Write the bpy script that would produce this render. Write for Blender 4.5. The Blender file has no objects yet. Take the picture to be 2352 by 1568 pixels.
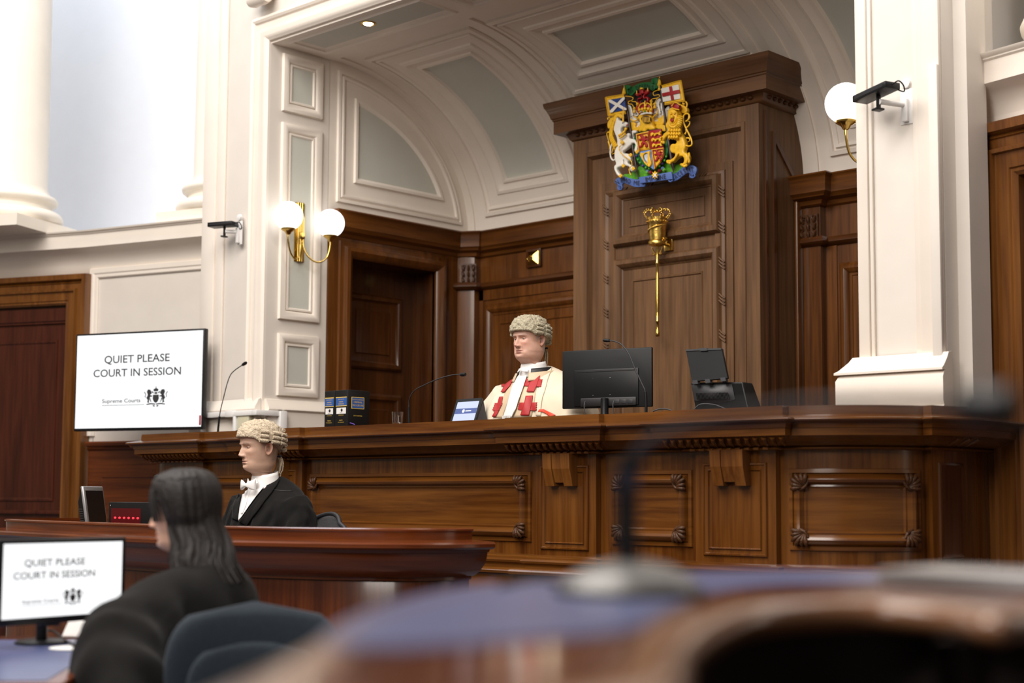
import bpy, bmesh, math, random
import numpy as np
from mathutils import Vector, Matrix, noise
from mathutils.bvhtree import BVHTree
R = math.radians
random.seed(7)
SC = bpy.context.scene
COL = SC.collection

# ---------------------------------------------------------------- camera
YAW, PITCH, ROLL, FPX, SHY = R(43.3), R(4.824), R(0.306), 3402.4, 71.7
EYE = Vector((0.0, 0.0, 1.25))
def _axes():
    F = Vector((-math.sin(YAW)*math.cos(PITCH), math.cos(YAW)*math.cos(PITCH), math.sin(PITCH)))
    r = Vector((math.cos(YAW), math.sin(YAW), 0.0)); u = r.cross(F)
    return r*math.cos(ROLL)+u*math.sin(ROLL), -r*math.sin(ROLL)+u*math.cos(ROLL), F
AR, AU, AF = _axes()
cam_d = bpy.data.cameras.new('camera'); cam = bpy.data.objects.new('camera', cam_d); COL.objects.link(cam)
cam.matrix_world = Matrix(((AR.x, AU.x, -AF.x, EYE.x), (AR.y, AU.y, -AF.y, EYE.y), (AR.z, AU.z, -AF.z, EYE.z), (0, 0, 0, 1)))
cam_d.sensor_fit = 'HORIZONTAL'; cam_d.sensor_width = 36.0
cam_d.lens = FPX/2352*36; cam_d.shift_y = SHY/2352
cam_d.clip_start = 0.05; cam_d.clip_end = 100
cam_d.dof.use_dof = True; cam_d.dof.focus_distance = 8.1; cam_d.dof.aperture_fstop = 1.7
SC.camera = cam
SC.view_settings.view_transform = 'Standard'; SC.view_settings.look = 'None'
SC.view_settings.gamma = 1.0; SC.view_settings.use_curve_mapping = False
SC.view_settings.exposure = 0.2

# measuring: the sight line through a point of the picture, met with a known plane
def ray(px, py):
    return AR*((px-1176)/FPX) - AU*((py-784-SHY)/FPX) + AF
def atY(px, py, Y): d = ray(px, py); return EYE + d*(Y/d.y)
def atX(px, py, X): d = ray(px, py); return EYE + d*(X/d.x)
def atZ(px, py, Z): d = ray(px, py); return EYE + d*((Z-EYE.z)/d.z)
def atD(px, py, D): return EYE + ray(px, py)*D

# ---------------------------------------------------------------- world and hall light
W = bpy.data.worlds.new('World'); SC.world = W; W.use_nodes = True
W.node_tree.nodes['Background'].inputs[0].default_value = (1.0, 0.82, 0.64, 1)
W.node_tree.nodes['Background'].inputs[1].default_value = 0.13
def area(name, loc, target, sx, sy, power, color):
    l = bpy.data.lights.new(name, 'AREA'); l.shape = 'RECTANGLE'; l.size = sx; l.size_y = sy
    l.energy = power; l.color = color
    o = bpy.data.objects.new(name, l); COL.objects.link(o); o.location = loc
    o.rotation_euler = (Vector(target)-Vector(loc)).to_track_quat('-Z', 'Y').to_euler()
    return o
area('hall_skylight', (-5.5, 0.8, 7.4), (-6.0, 4.5, 0.0), 7.0, 4.0, 760, (1.0, 0.95, 0.90))
area('hall_window_high', (-2.0, -2.5, 5.2), (-6.6, 6.0, 2.4), 3.2, 2.6, 250, (1.0, 0.93, 0.86))
area('gallery_light', (-10.2, 5.2, 7.6), (-10.8, 8.0, 4.4), 4.0, 1.5, 120, (0.82, 0.89, 1.0))
area('gallery_light', (-1.8, 5.2, 7.2), (-2.6, 7.4, 4.0), 2.0, 1.0, 110, (1.0, 0.97, 0.94))  # added light, hung in the hall to brighten the right gallery wall

# ---------------------------------------------------------------- materials
def newmat(name):
    m = bpy.data.materials.new(name); m.use_nodes = True
    return m, m.node_tree.nodes, m.node_tree.links, m.node_tree.nodes['Principled BSDF']
def mat(name, col, rough=0.5, metal=0.0, var=0.06, vscale=6.0, bump=0.0, bscale=60.0, coat=0.0, trans=0.0, spec=0.5, sheen=0.0, sub=0.0):
    m, N, L, b = newmat(name)
    tc = N.new('ShaderNodeTexCoord'); nz = N.new('ShaderNodeTexNoise'); nz.inputs['Scale'].default_value = vscale
    nz.inputs['Detail'].default_value = 4
    L.new(tc.outputs['Object'], nz.inputs['Vector'])
    cr = N.new('ShaderNodeValToRGB')
    cr.color_ramp.elements[0].position = 0.3; cr.color_ramp.elements[1].position = 0.7
    cr.color_ramp.elements[0].color = tuple(c*(1-var) for c in col)+(1,)
    cr.color_ramp.elements[1].color = tuple(min(1, c*(1+var)) for c in col)+(1,)
    L.new(nz.outputs['Fac'], cr.inputs[0]); L.new(cr.outputs[0], b.inputs['Base Color'])
    b.inputs['Roughness'].default_value = rough; b.inputs['Metallic'].default_value = metal
    b.inputs['Coat Weight'].default_value = coat; b.inputs['Coat Roughness'].default_value = 0.15
    b.inputs['Transmission Weight'].default_value = trans
    b.inputs['Specular IOR Level'].default_value = spec
    b.inputs['Sheen Weight'].default_value = sheen
    if sub:
        b.inputs['Subsurface Weight'].default_value = sub; b.inputs['Subsurface Scale'].default_value = 0.02
        b.inputs['Subsurface Radius'].default_value = (1.0, 0.35, 0.2)
    if bump:
        n2 = N.new('ShaderNodeTexNoise'); n2.inputs['Scale'].default_value = bscale; n2.inputs['Detail'].default_value = 5
        L.new(tc.outputs['Object'], n2.inputs['Vector'])
        bp = N.new('ShaderNodeBump'); bp.inputs['Strength'].default_value = bump; bp.inputs['Distance'].default_value = 0.01
        L.new(n2.outputs['Fac'], bp.inputs['Height']); L.new(bp.outputs[0], b.inputs['Normal'])
    return m
def wood(name, dark, light, rough=0.3, vertical=True, coat=0.3, scale=1.0):
    m, N, L, b = newmat(name)
    tc = N.new('ShaderNodeTexCoord')
    def layer(s_across, s_along, detail, dist):
        mp = N.new('ShaderNodeMapping')
        mp.inputs['Scale'].default_value = (s_across, s_across, s_along) if vertical else (s_along, s_along, s_across)
        L.new(tc.outputs['Object'], mp.inputs['Vector'])
        n = N.new('ShaderNodeTexNoise'); n.inputs['Scale'].default_value = 1.0
        n.inputs['Detail'].default_value = detail; n.inputs['Distortion'].default_value = dist
        L.new(mp.outputs[0], n.inputs['Vector']); return n.outputs['Fac']
    a = layer(9*scale, 0.7*scale, 5, 1.2); c = layer(60*scale, 2.5*scale, 3, 0.2)
    mx = N.new('ShaderNodeMix'); mx.data_type = 'FLOAT'; mx.inputs[0].default_value = 0.4
    L.new(a, mx.inputs[2]); L.new(c, mx.inputs[3])
    cr = N.new('ShaderNodeValToRGB'); e = cr.color_ramp.elements
    e[0].position = 0.36; e[0].color = dark+(1,); e[1].position = 0.64; e[1].color = light+(1,)
    L.new(mx.outputs[0], cr.inputs[0]); L.new(cr.outputs[0], b.inputs['Base Color'])
    b.inputs['Roughness'].default_value = rough; b.inputs['Coat Weight'].default_value = coat
    b.inputs['Coat Roughness'].default_value = 0.12; b.inputs['Specular IOR Level'].default_value = 0.4
    bp = N.new('ShaderNodeBump'); bp.inputs['Strength'].default_value = 0.05; bp.inputs['Distance'].default_value = 0.005
    L.new(c, bp.inputs['Height']); L.new(bp.outputs[0], b.inputs['Normal'])
    return m
def emit(name, col, strength):
    m, N, L, b = newmat(name)
    b.inputs['Base Color'].default_value = (0, 0, 0, 1); b.inputs['Roughness'].default_value = 0.3
    b.inputs['Emission Color'].default_value = col+(1,); b.inputs['Emission Strength'].default_value = strength
    return m
M = {}
M['white'] = mat('white_paint', (0.80, 0.72, 0.635), 0.55, var=0.02, bump=0.05, bscale=8)
M['white2'] = mat('white_wall_paint', (0.70, 0.64, 0.575), 0.6, var=0.02, bump=0.06, bscale=9)
M['grey'] = mat('grey_green_paint', (0.56, 0.56, 0.50), 0.5, var=0.02, bump=0.05, bscale=7)
M['gallery'] = mat('pale_blue_white_paint', (0.80, 0.82, 0.86), 0.7, var=0.01)
M['column'] = mat('cream_column_paint', (0.84, 0.77, 0.67), 0.5, var=0.02)
M['wv'] = wood('walnut_upright', (0.060, 0.018, 0.0030), (0.150, 0.050, 0.0085), 0.32, True)
M['wh'] = wood('walnut_level', (0.060, 0.018, 0.0030), (0.150, 0.050, 0.0085), 0.32, False)
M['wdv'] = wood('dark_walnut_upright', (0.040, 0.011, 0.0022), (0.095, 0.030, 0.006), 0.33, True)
M['wdh'] = wood('dark_walnut_level', (0.040, 0.011, 0.0022), (0.095, 0.030, 0.006), 0.33, False)
M['cv'] = wood('weathered_walnut_upright', (0.085, 0.039, 0.0150), (0.170, 0.083, 0.034), 0.52, True, 0.04)
M['ch'] = wood('weathered_walnut_level', (0.075, 0.030, 0.010), (0.140, 0.060, 0.021), 0.42, False, 0.12)
M['bh'] = wood('bench_walnut_level', (0.070, 0.019, 0.0026), (0.165, 0.058, 0.0090), 0.26, False, 0.5)
M['bv'] = wood('bench_walnut_upright', (0.070, 0.019, 0.0026), (0.165, 0.058, 0.0090), 0.26, True, 0.5)
M['mh'] = wood('mahogany_level', (0.075, 0.014, 0.0030), (0.170, 0.040, 0.0070), 0.22, False, 0.6)
M['mv'] = wood('mahogany_upright', (0.060, 0.010, 0.0020), (0.135, 0.030, 0.0055), 0.25, True, 0.5)
M['dv'] = wood('dark_mahogany_upright', (0.035, 0.008, 0.004), (0.080, 0.018, 0.008), 0.3, True, 0.3)
M['frame_v'] = wood('oak_brown_upright', (0.100, 0.031, 0.0055), (0.210, 0.078, 0.0150), 0.30, True, 0.35)
M['frame_h'] = wood('oak_brown_level', (0.100, 0.031, 0.0055), (0.210, 0.078, 0.0150), 0.30, False, 0.35)
M['carve'] = mat('carved_dark_wood', (0.070, 0.026, 0.008), 0.45, var=0.25, vscale=60, bump=0.4, bscale=90, coat=0.08, spec=0.3)
M['brass'] = mat('polished_brass', (0.72, 0.50, 0.14), 0.2, 1.0, var=0.1)
M['gilt'] = mat('gilt_metal', (0.85, 0.55, 0.14), 0.22, 1.0, var=0.25, vscale=40, bump=0.25, bscale=150)
M['black'] = mat('black_plastic', (0.006, 0.006, 0.007), 0.38, var=0.1, spec=0.35)
M['blackm'] = mat('matt_black_plastic', (0.0075, 0.0075, 0.008), 0.5, var=0.1, spec=0.3)
M['darkgrey'] = mat('dark_grey_plastic', (0.026, 0.026, 0.029), 0.45, var=0.08)
M['silver'] = mat('silver_plastic', (0.42, 0.42, 0.43), 0.3, 0.6, var=0.05)
M['pewter'] = mat('pewter_grey_plastic', (0.16, 0.155, 0.15), 0.4, 0.3, var=0.05)
M['whitepl'] = mat('white_plastic', (0.78, 0.76, 0.74), 0.35, var=0.02)
M['chrome'] = mat('chrome', (0.75, 0.75, 0.76), 0.12, 1.0, var=0.02)
M['gown'] = mat('black_gown_cloth', (0.0055, 0.0048, 0.0045), 0.9, var=0.2, vscale=20, bump=0.1, bscale=300, sheen=0.04, spec=0.2)
M['robe'] = mat('cream_robe_cloth', (0.78, 0.66, 0.50), 0.8, var=0.03, bump=0.06, bscale=250, sheen=0.2)
M['robe2'] = mat('buff_satin_lining', (0.62, 0.47, 0.31), 0.5, var=0.04, bump=0.05, bscale=200)
M['red'] = mat('red_satin', (0.42, 0.018, 0.020), 0.55, var=0.1, bump=0.05, bscale=200)
M['orange'] = mat('scarlet_ribbon', (0.72, 0.06, 0.02), 0.5, var=0.05)
M['linen'] = mat('white_linen', (0.86, 0.84, 0.82), 0.7, var=0.02, bump=0.05, bscale=300)
M['navy'] = mat('navy_chair_cloth', (0.010, 0.018, 0.028), 0.8, var=0.2, vscale=90, bump=0.15, bscale=300, sheen=0.1, spec=0.3)
M['leather'] = mat('blue_leather', (0.075, 0.090, 0.20), 0.32, var=0.08, bump=0.05, bscale=90)
M['wig1'] = mat('fair_horsehair', (0.62, 0.51, 0.37), 0.8, var=0.18, vscale=120, bump=0.9, bscale=180)
M['wig2'] = mat('grey_blond_horsehair', (0.50, 0.44, 0.31), 0.8, var=0.30, vscale=130, bump=1.0, bscale=190)
M['hair'] = mat('dark_brown_hair', (0.0085, 0.0048, 0.0036), 0.6, var=0.35, vscale=50, bump=0.3, bscale=120)
M['mesh'] = mat('grey_mesh_weave', (0.10, 0.10, 0.105), 0.5, var=0.2, vscale=200, bump=0.6, bscale=350)
M['ribbon'] = mat('blue_scroll_paint', (0.075, 0.135, 0.38), 0.4, var=0.08)
M['agreen'] = mat('bright_green_paint', (0.10, 0.36, 0.02), 0.45, var=0.3, vscale=60)
M['dgreen'] = mat('deep_green_paint', (0.010, 0.14, 0.030), 0.4, var=0.1)
M['ayellow'] = mat('yellow_gold_paint', (0.80, 0.46, 0.020), 0.35, var=0.12, vscale=60)
M['awhite'] = mat('ivory_paint', (0.76, 0.73, 0.66), 0.4, var=0.03)
M['ared'] = mat('crimson_paint', (0.34, 0.008, 0.012), 0.4, var=0.1)
M['ablue'] = mat('royal_blue_paint', (0.016, 0.045, 0.20), 0.4, var=0.05)
M['lblue'] = mat('sky_blue_paint', (0.15, 0.27, 0.56), 0.4, var=0.05)
M['ablack'] = mat('black_paint', (0.010, 0.009, 0.010), 0.5, var=0.1)
M['abrown'] = mat('dark_brown_paint', (0.035, 0.012, 0.008), 0.4, var=0.1)
M['ink'] = mat('dark_grey_ink', (0.03, 0.03, 0.032), 0.6, var=0.05)
M['bookblue'] = mat('blue_label_print', (0.030, 0.10, 0.34), 0.45, var=0.05)
M['bookgold'] = mat('gold_print', (0.80, 0.55, 0.10), 0.4, var=0.05)
M['bookcover'] = mat('black_book_cloth', (0.009, 0.0085, 0.0085), 0.5, var=0.1, spec=0.3, bump=0.05, bscale=300)
M['paper'] = mat('white_paper', (0.80, 0.79, 0.76), 0.7, var=0.02)
M['carpet'] = mat('blue_grey_carpet', (0.07, 0.07, 0.09), 0.95, var=0.2, vscale=50, bump=0.3, bscale=250)
M['counter_shade'] = mat('shade_black_wood', (0.010, 0.004, 0.003), 0.6, var=0.2)  # shadow inside the near counter, put into the panel's near-black colour
M['globe'] = emit('lit_opal_glass', (1.0, 0.97, 0.93), 1.8)
M['lamp'] = emit('lit_lamp', (1.0, 0.86, 0.62), 25.0)
M['screen'] = emit('lit_white_screen', (0.98, 0.985, 1.0), 0.98)
M['screenblue'] = emit('lit_lilac_screen', (0.62, 0.68, 0.92), 1.0)
M['screenband'] = emit('lit_blue_band', (0.10, 0.14, 0.36), 1.0)
M['ledred'] = emit('lit_red_segments', (1.0, 0.03, 0.05), 1.9)
M['ledback'] = emit('dim_red_panel', (0.11, 0.002, 0.004), 0.6)
def glassmat():
    m, N, L, b = newmat('clear_glass'); b.inputs['Base Color'].default_value = (0.97, 0.98, 0.98, 1)
    b.inputs['Roughness'].default_value = 0.03; b.inputs['Transmission Weight'].default_value = 1.0; b.inputs['IOR'].default_value = 1.45
    return m
M['glass'] = glassmat()
def attrmat(name, rough, sub):
    m, N, L, b = newmat(name)
    at = N.new('ShaderNodeAttribute'); at.attribute_name = 'tint'
    tc = N.new('ShaderNodeTexCoord'); nz = N.new('ShaderNodeTexNoise'); nz.inputs['Scale'].default_value = 45; nz.inputs['Detail'].default_value = 5
    L.new(tc.outputs['Object'], nz.inputs['Vector'])
    mr = N.new('ShaderNodeMapRange'); mr.inputs[3].default_value = 0.88; mr.inputs[4].default_value = 1.10
    L.new(nz.outputs['Fac'], mr.inputs[0])
    vm = N.new('ShaderNodeVectorMath'); vm.operation = 'SCALE'
    L.new(at.outputs['Color'], vm.inputs[0]); L.new(mr.outputs[0], vm.inputs['Scale']); L.new(vm.outputs[0], b.inputs['Base Color'])
    b.inputs['Roughness'].default_value = rough; b.inputs['Subsurface Weight'].default_value = sub
    b.inputs['Subsurface Scale'].default_value = 0.012; b.inputs['Subsurface Radius'].default_value = (1.0, 0.35, 0.2)
    return m
M['skin'] = attrmat('skin', 0.5, 0.15)
M['eye'] = mat('eye_white', (0.62, 0.58, 0.55), 0.15, var=0.02)
M['iris'] = mat('blue_grey_iris', (0.05, 0.07, 0.09), 0.15, var=0.1)

# ---------------------------------------------------------------- mesh helpers
def tag(o, label=None, cat=None, group=None, kind=None):
    if label: o['label'] = label
    if cat: o['category'] = cat
    if group: o['group'] = group
    if kind: o['kind'] = kind
    return o
def empty(name, loc=(0, 0, 0), rz=0.0, label=None, cat=None, group=None, parent=None):
    o = bpy.data.objects.new(name, None); COL.objects.link(o); o.location = loc; o.rotation_euler = (0, 0, rz)
    o.empty_display_size = 0.1
    if parent: o.parent = parent
    return tag(o, label, cat, group)
class MB:
    def __init__(s): s.v = []; s.f = []; s.sm = []
    def add(s, vs, fs):
        n = len(s.v); s.v += [tuple(p) for p in vs]; s.f += [tuple(i+n for i in f) for f in fs]; return s
    def quad(s, a, b, c, d): return s.add([a, b, c, d], [(0, 1, 2, 3)])
    def box(s, x0, x1, y0, y1, z0, z1, f=None):
        vs = [(x, y, z) for z in (z0, z1) for y in (y0, y1) for x in (x0, x1)]
        if f: vs = [f(*p) for p in vs]
        return s.add(vs, [(0, 2, 3, 1), (4, 5, 7, 6), (0, 1, 5, 4), (1, 3, 7, 5), (3, 2, 6, 7), (2, 0, 4, 6)])
    def bbox(s, x0, x1, y0, y1, z0, z1, b=0.004, f=None):
        "box with chamfered edges"
        if x1 < x0: x0, x1 = x1, x0
        if y1 < y0: y0, y1 = y1, y0
        if z1 < z0: z0, z1 = z1, z0
        bm = bmesh.new(); bmesh.ops.create_cube(bm, size=1.0)
        for v in bm.verts:
            v.co = Vector(((x0+x1)/2+v.co.x*(x1-x0), (y0+y1)/2+v.co.y*(y1-y0), (z0+z1)/2+v.co.z*(z1-z0)))
        b = min(b, (x1-x0)*.45, (y1-y0)*.45, (z1-z0)*.45)
        bmesh.ops.bevel(bm, geom=list(bm.edges), offset=b, segments=2, affect='EDGES', profile=0.5)
        bm.verts.index_update()
        vs = [tuple(v.co) for v in bm.verts]
        if f: vs = [f(*p) for p in vs]
        s.add(vs, [tuple(v.index for v in fc.verts) for fc in bm.faces]); bm.free(); return s
    def grid(s, fn, nu, nv, closeu=False):
        vs = [fn(i/nu, j/nv) for j in range(nv+1) for i in range(nu if closeu else nu+1)]
        w = nu if closeu else nu+1; fs = []
        for j in range(nv):
            for i in range(nu):
                i2 = (i+1) % w
                fs.append((j*w+i, j*w+i2, (j+1)*w+i2, (j+1)*w+i))
        return s.add(vs, fs)
    def tube(s, path, rad, seg=10, cap=True, flat=1.0):
        P = [Vector(p) for p in path]; n = len(P)
        rads = rad if isinstance(rad, (list, tuple)) else [rad]*n
        up = Vector((0, 0, 1)); vs = []; prev = None
        for i, p in enumerate(P):
            t = (P[min(i+1, n-1)]-P[max(i-1, 0)]).normalized()
            if prev is None:
                a = up if abs(t.z) < 0.9 else Vector((1, 0, 0)); u = (a-t*a.dot(t)).normalized()
            else:
                u = (prev-t*prev.dot(t)).normalized()
            prev = u; w = t.cross(u)
            for k in range(seg):
                an = 2*math.pi*k/seg
                vs.append(p+(u*math.cos(an)+w*math.sin(an)*flat)*rads[i])
        fs = [(i*seg+k, i*seg+(k+1) % seg, (i+1)*seg+(k+1) % seg, (i+1)*seg+k) for i in range(n-1) for k in range(seg)]
        if cap: fs += [tuple(range(seg))[::-1], tuple((n-1)*seg+k for k in range(seg))]
        return s.add(vs, fs)
    def lathe(s, prof, c=(0, 0, 0), seg=32, axis='Z'):
        vs = []
        for r, h in prof:
            for k in range(seg):
                a = 2*math.pi*k/seg; x, y = r*math.cos(a), r*math.sin(a)
                q = {'Z': (x, y, h), 'Y': (x, h, y), 'X': (h, x, y)}[axis]
                vs.append((c[0]+q[0], c[1]+q[1], c[2]+q[2]))
        n = len(prof)
        fs = [(i*seg+k, i*seg+(k+1) % seg, (i+1)*seg+(k+1) % seg, (i+1)*seg+k) for i in range(n-1) for k in range(seg)]
        fs += [tuple(range(seg))[::-1], tuple((n-1)*seg+k for k in range(seg))]
        return s.add(vs, fs)
    def sphere(s, c, r, seg=20, rings=12, sx=1, sy=1, sz=1):
        prof = [(max(1e-4, math.sin(math.pi*i/rings))*r, -math.cos(math.pi*i/rings)*r) for i in range(rings+1)]
        n = len(s.v); s.lathe(prof, (0, 0, 0), seg)
        for i in range(n, len(s.v)):
            x, y, z = s.v[i]; s.v[i] = (c[0]+x*sx, c[1]+y*sy, c[2]+z*sz)
        return s
    def prism(s, poly, z0, z1, f=None):
        n = len(poly); vs = [(x, y, z0) for x, y in poly]+[(x, y, z1) for x, y in poly]
        if f: vs = [f(*p) for p in vs]
        return s.add(vs, [tuple(range(n))[::-1], tuple(range(n, 2*n))]+[(i, (i+1) % n, n+(i+1) % n, n+i) for i in range(n)])
    def sweep(s, path, prof, f=None, side=-1, closed=False, cap=True):
        "profile (offset, height) swept along a 2D path with mitres; side -1 = right hand of travel"
        n = len(path); P = [Vector((p[0], p[1])) for p in path]; vs = []
        for i in range(n):
            if closed: a, b = P[i-1], P[(i+1) % n]
            else: a, b = P[max(i-1, 0)], P[min(i+1, n-1)]
            d1 = (P[i]-a); d2 = (b-P[i])
            if d1.length < 1e-9: d1 = d2
            if d2.length < 1e-9: d2 = d1
            d1.normalize(); d2.normalize()
            n1 = Vector((-d1.y, d1.x))*side; n2 = Vector((-d2.y, d2.x))*side
            m = n1+n2; m = m/max(m.length_squared/2, 0.15)
            m = m*1.0
            for off, h in prof:
                q = P[i]+m*off
                vs.append(f(q.x, q.y, h) if f else (q.x, q.y, h))
        k = len(prof); fs = []
        for i in range(n if closed else n-1):
            j = (i+1) % n
            for t in range(k-1): fs.append((i*k+t, i*k+t+1, j*k+t+1, j*k+t))
        if cap and not closed: fs += [tuple(range(k)), tuple(range((n-1)*k, n*k))[::-1]]
        return s.add(vs, fs)
    def panel(s, f, u0, u1, v0, v1, prof, nu=1, nv=1, centre=None):
        "mitred rectangular rings (inset, height) mapped by f(u, v, height)"
        def ring(i):
            a, b, c, d = u0+i, u1-i, v0+i, v1-i; pts = []
            pts += [(a+(b-a)*k/nu, c) for k in range(nu)]; pts += [(b, c+(d-c)*k/nv) for k in range(nv)]
            pts += [(b-(b-a)*k/nu, d) for k in range(nu)]; pts += [(a, d-(d-c)*k/nv) for k in range(nv)]
            return pts
        vs = []; k = 2*(nu+nv)
        for i, h in prof: vs += [f(u, v, h) for u, v in ring(i)]
        fs = [(t*k+q, t*k+(q+1) % k, (t+1)*k+(q+1) % k, (t+1)*k+q) for t in range(len(prof)-1) for q in range(k)]
        s.add(vs, fs)
        i, h = prof[-1]; a, b, c, d = u0+i, u1-i, v0+i, v1-i
        (centre or s).grid(lambda x, y: f(a+(b-a)*x, c+(d-c)*y, h), nu, nv)
        return s
    def build(s, name, m, parent=None, smooth=35, label=None, bevel=0, solid=0):
        me = bpy.data.meshes.new(name); me.from_pydata([tuple(p) for p in s.v], [], s.f)
        bm = bmesh.new(); bm.from_mesh(me); bmesh.ops.remove_doubles(bm, verts=bm.verts, dist=1e-5)
        bmesh.ops.recalc_face_normals(bm, faces=bm.faces); bm.to_mesh(me); bm.free()
        me.materials.append(m)
        if smooth:
            me.shade_smooth(); me.set_sharp_from_angle(angle=R(smooth))
        o = bpy.data.objects.new(name, me); COL.objects.link(o)
        if parent: o.parent = parent
        if label: o['label'] = label
        if bevel:
            b = o.modifiers.new('bevel', 'BEVEL'); b.width = bevel; b.segments = 2; b.limit_method = 'ANGLE'
        if solid:
            b = o.modifiers.new('solid', 'SOLIDIFY'); b.thickness = solid
        return o
def struct(name, mb, m, **k):
    return tag(mb.build(name, m, **k), kind='structure')
def eval_mesh(o):
    bpy.context.view_layer.update()
    dg = bpy.context.evaluated_depsgraph_get()
    me = bpy.data.meshes.new_from_object(o.evaluated_get(dg)); return me
def text_mesh(string, size, extrude=0.0, align='CENTER', squeeze=1.0, bold=0.0):
    c = bpy.data.curves.new('t', 'FONT'); c.body = string; c.size = size; c.extrude = extrude; c.align_x = align
    c.resolution_u = 3; c.offset = bold; c.space_character = 1.0
    o = bpy.data.objects.new('t', c); COL.objects.link(o)
    me = eval_mesh(o); bpy.data.objects.remove(o); bpy.data.curves.remove(c)
    vs = [(v.co.x*squeeze, v.co.y, v.co.z) for v in me.vertices]; fs = [tuple(p.vertices) for p in me.polygons]
    bpy.data.meshes.remove(me); return vs, fs
def add_text(mb, string, size, f, align='CENTER', squeeze=1.0, bold=0.0, extrude=0.0):
    vs, fs = text_mesh(string, size, extrude, align, squeeze, bold)
    mb.add([f(*v) for v in vs], fs)
def relief_mesh(pts, thick, bevel, smooth=True, cyclic=True, res=5):
    "flat outline given relief: returns verts in (u, v, height)"
    c = bpy.data.curves.new('r', 'CURVE'); c.dimensions = '2D'; c.fill_mode = 'BOTH'
    c.extrude = thick/2; c.bevel_depth = bevel; c.offset = -bevel*0.8; c.bevel_resolution = 2; c.resolution_u = res
    if smooth:
        sp = c.splines.new('BEZIER'); sp.bezier_points.add(len(pts)-1)
        for b, p in zip(sp.bezier_points, pts):
            b.co = (p[0], p[1], 0); b.handle_left_type = b.handle_right_type = 'AUTO'
    else:
        sp = c.splines.new('POLY'); sp.points.add(len(pts)-1)
        for b, p in zip(sp.points, pts): b.co = (p[0], p[1], 0, 1)
    sp.use_cyclic_u = cyclic
    o = bpy.data.objects.new('r', c); COL.objects.link(o)
    me = eval_mesh(o); bpy.data.objects.remove(o); bpy.data.curves.remove(c)
    vs = [tuple(v.co) for v in me.vertices]; fs = [tuple(p.vertices) for p in me.polygons]
    bpy.data.meshes.remove(me); return vs, fs
def arc(cx, cy, r, a0, a1, n):
    return [(cx+r*math.cos(R(a0+(a1-a0)*i/n)), cy+r*math.sin(R(a0+(a1-a0)*i/n))) for i in range(n+1)]
def smooth_path(pts, n=6):
    "Catmull-Rom through 3D points"
    P = [Vector(p) for p in pts]; out = []
    for i in range(len(P)-1):
        a, b, c, d = P[max(i-1, 0)], P[i], P[i+1], P[min(i+2, len(P)-1)]
        for k in range(n):
            t = k/n
            out.append(0.5*((2*b)+(c-a)*t+(2*a-5*b+4*c-d)*t*t+(3*b-a-3*c+d)*t**3))
    out.append(P[-1]); return out
def copy_tree(o, parent=None):
    c = o.copy(); COL.objects.link(c)
    if parent: c.parent = parent
    for ch in list(o.children): copy_tree(ch, c)
    return c
# ================================================================ THE SETTING
XL, XR, YO, YB = -8.30, -3.63, 6.30, 8.30
ZC = 3.33                                   # top of the wooden cornice and of the side cornices
ZS = 4.47                                   # soffit
face = lambda Y: (lambda u, v, d: (u, Y-d, v))
left_side = lambda u, v, d: (XL+d, u, v)
right_side = lambda u, v, d: (XR-d, u, v)
def frame(P0, ang, back=0.0):
    a = R(ang); du = (math.cos(a), math.sin(a)); dn = (math.sin(a), -math.cos(a))
    ox, oy = P0[0]-dn[0]*back, P0[1]-dn[1]*back
    return lambda u, v, d: (ox+du[0]*u+dn[0]*d, oy+du[1]*u+dn[1]*d, v)
def on_frame(px, py, P0, ang, back=0.0):
    d = ray(px, py); a = R(ang); n = Vector((-math.sin(a), math.cos(a), 0)); p = Vector((P0[0], P0[1], 0))+n*back
    t = n.dot(p)/n.dot(Vector((d.x, d.y, 0))); q = EYE+d*t
    return ((q.x-P0[0])*math.cos(a)+(q.y-P0[1])*math.sin(a), q.z)

mb = MB(); mb.box(-13, 3, -2, 12, -0.1, 0.0); struct('floor', mb, M['carpet'])
# raised floor of the bench and of the clerk
mb = MB(); mb.box(-8.6, -3.7, 5.95, 8.28, 0.0, 0.95); struct('floor', mb, M['wdh'])
mb = MB(); mb.box(-8.3, -4.75, 4.35, 5.72, 0.0, 0.30); struct('floor', mb, M['carpet'])

# ---- front wall of the niche: left pier, right pier, wall over the opening
mb = MB()
mb.box(-9.06, XL, YO, 6.84, 0, ZS); mb.box(-9.06, -3.09, YO, 6.80, ZS, 6.6)
struct('wall_front', mb, M['white2'])
mb = MB()  # raised mouldings on the left pier: strips of the architrave
mb.bbox(-9.05, -8.89, YO-0.035, YO, 0, 6.6, 0.01); mb.bbox(-8.89, -8.80, YO-0.02, YO, 0, 6.6, 0.006)
struct('trim_1', mb, M['white'])
# architrave round the opening
arch = [(0.0, 0.0), (0.0, 0.02), (0.012, 0.03), (0.03, 0.05), (0.055, 0.058), (0.075, 0.05), (0.08, 0.03), (0.135, 0.03), (0.14, 0.045), (0.155, 0.055), (0.17, 0.05), (0.175, 0.035), (0.185, 0.03), (0.19, 0.0)]
mb = MB(); mb.sweep([(XL, 0.95), (XL, ZS), (XR, ZS), (XR, 4.2)], arch, face(YO), side=1)
struct('trim_2', mb, M['white'])
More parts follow.
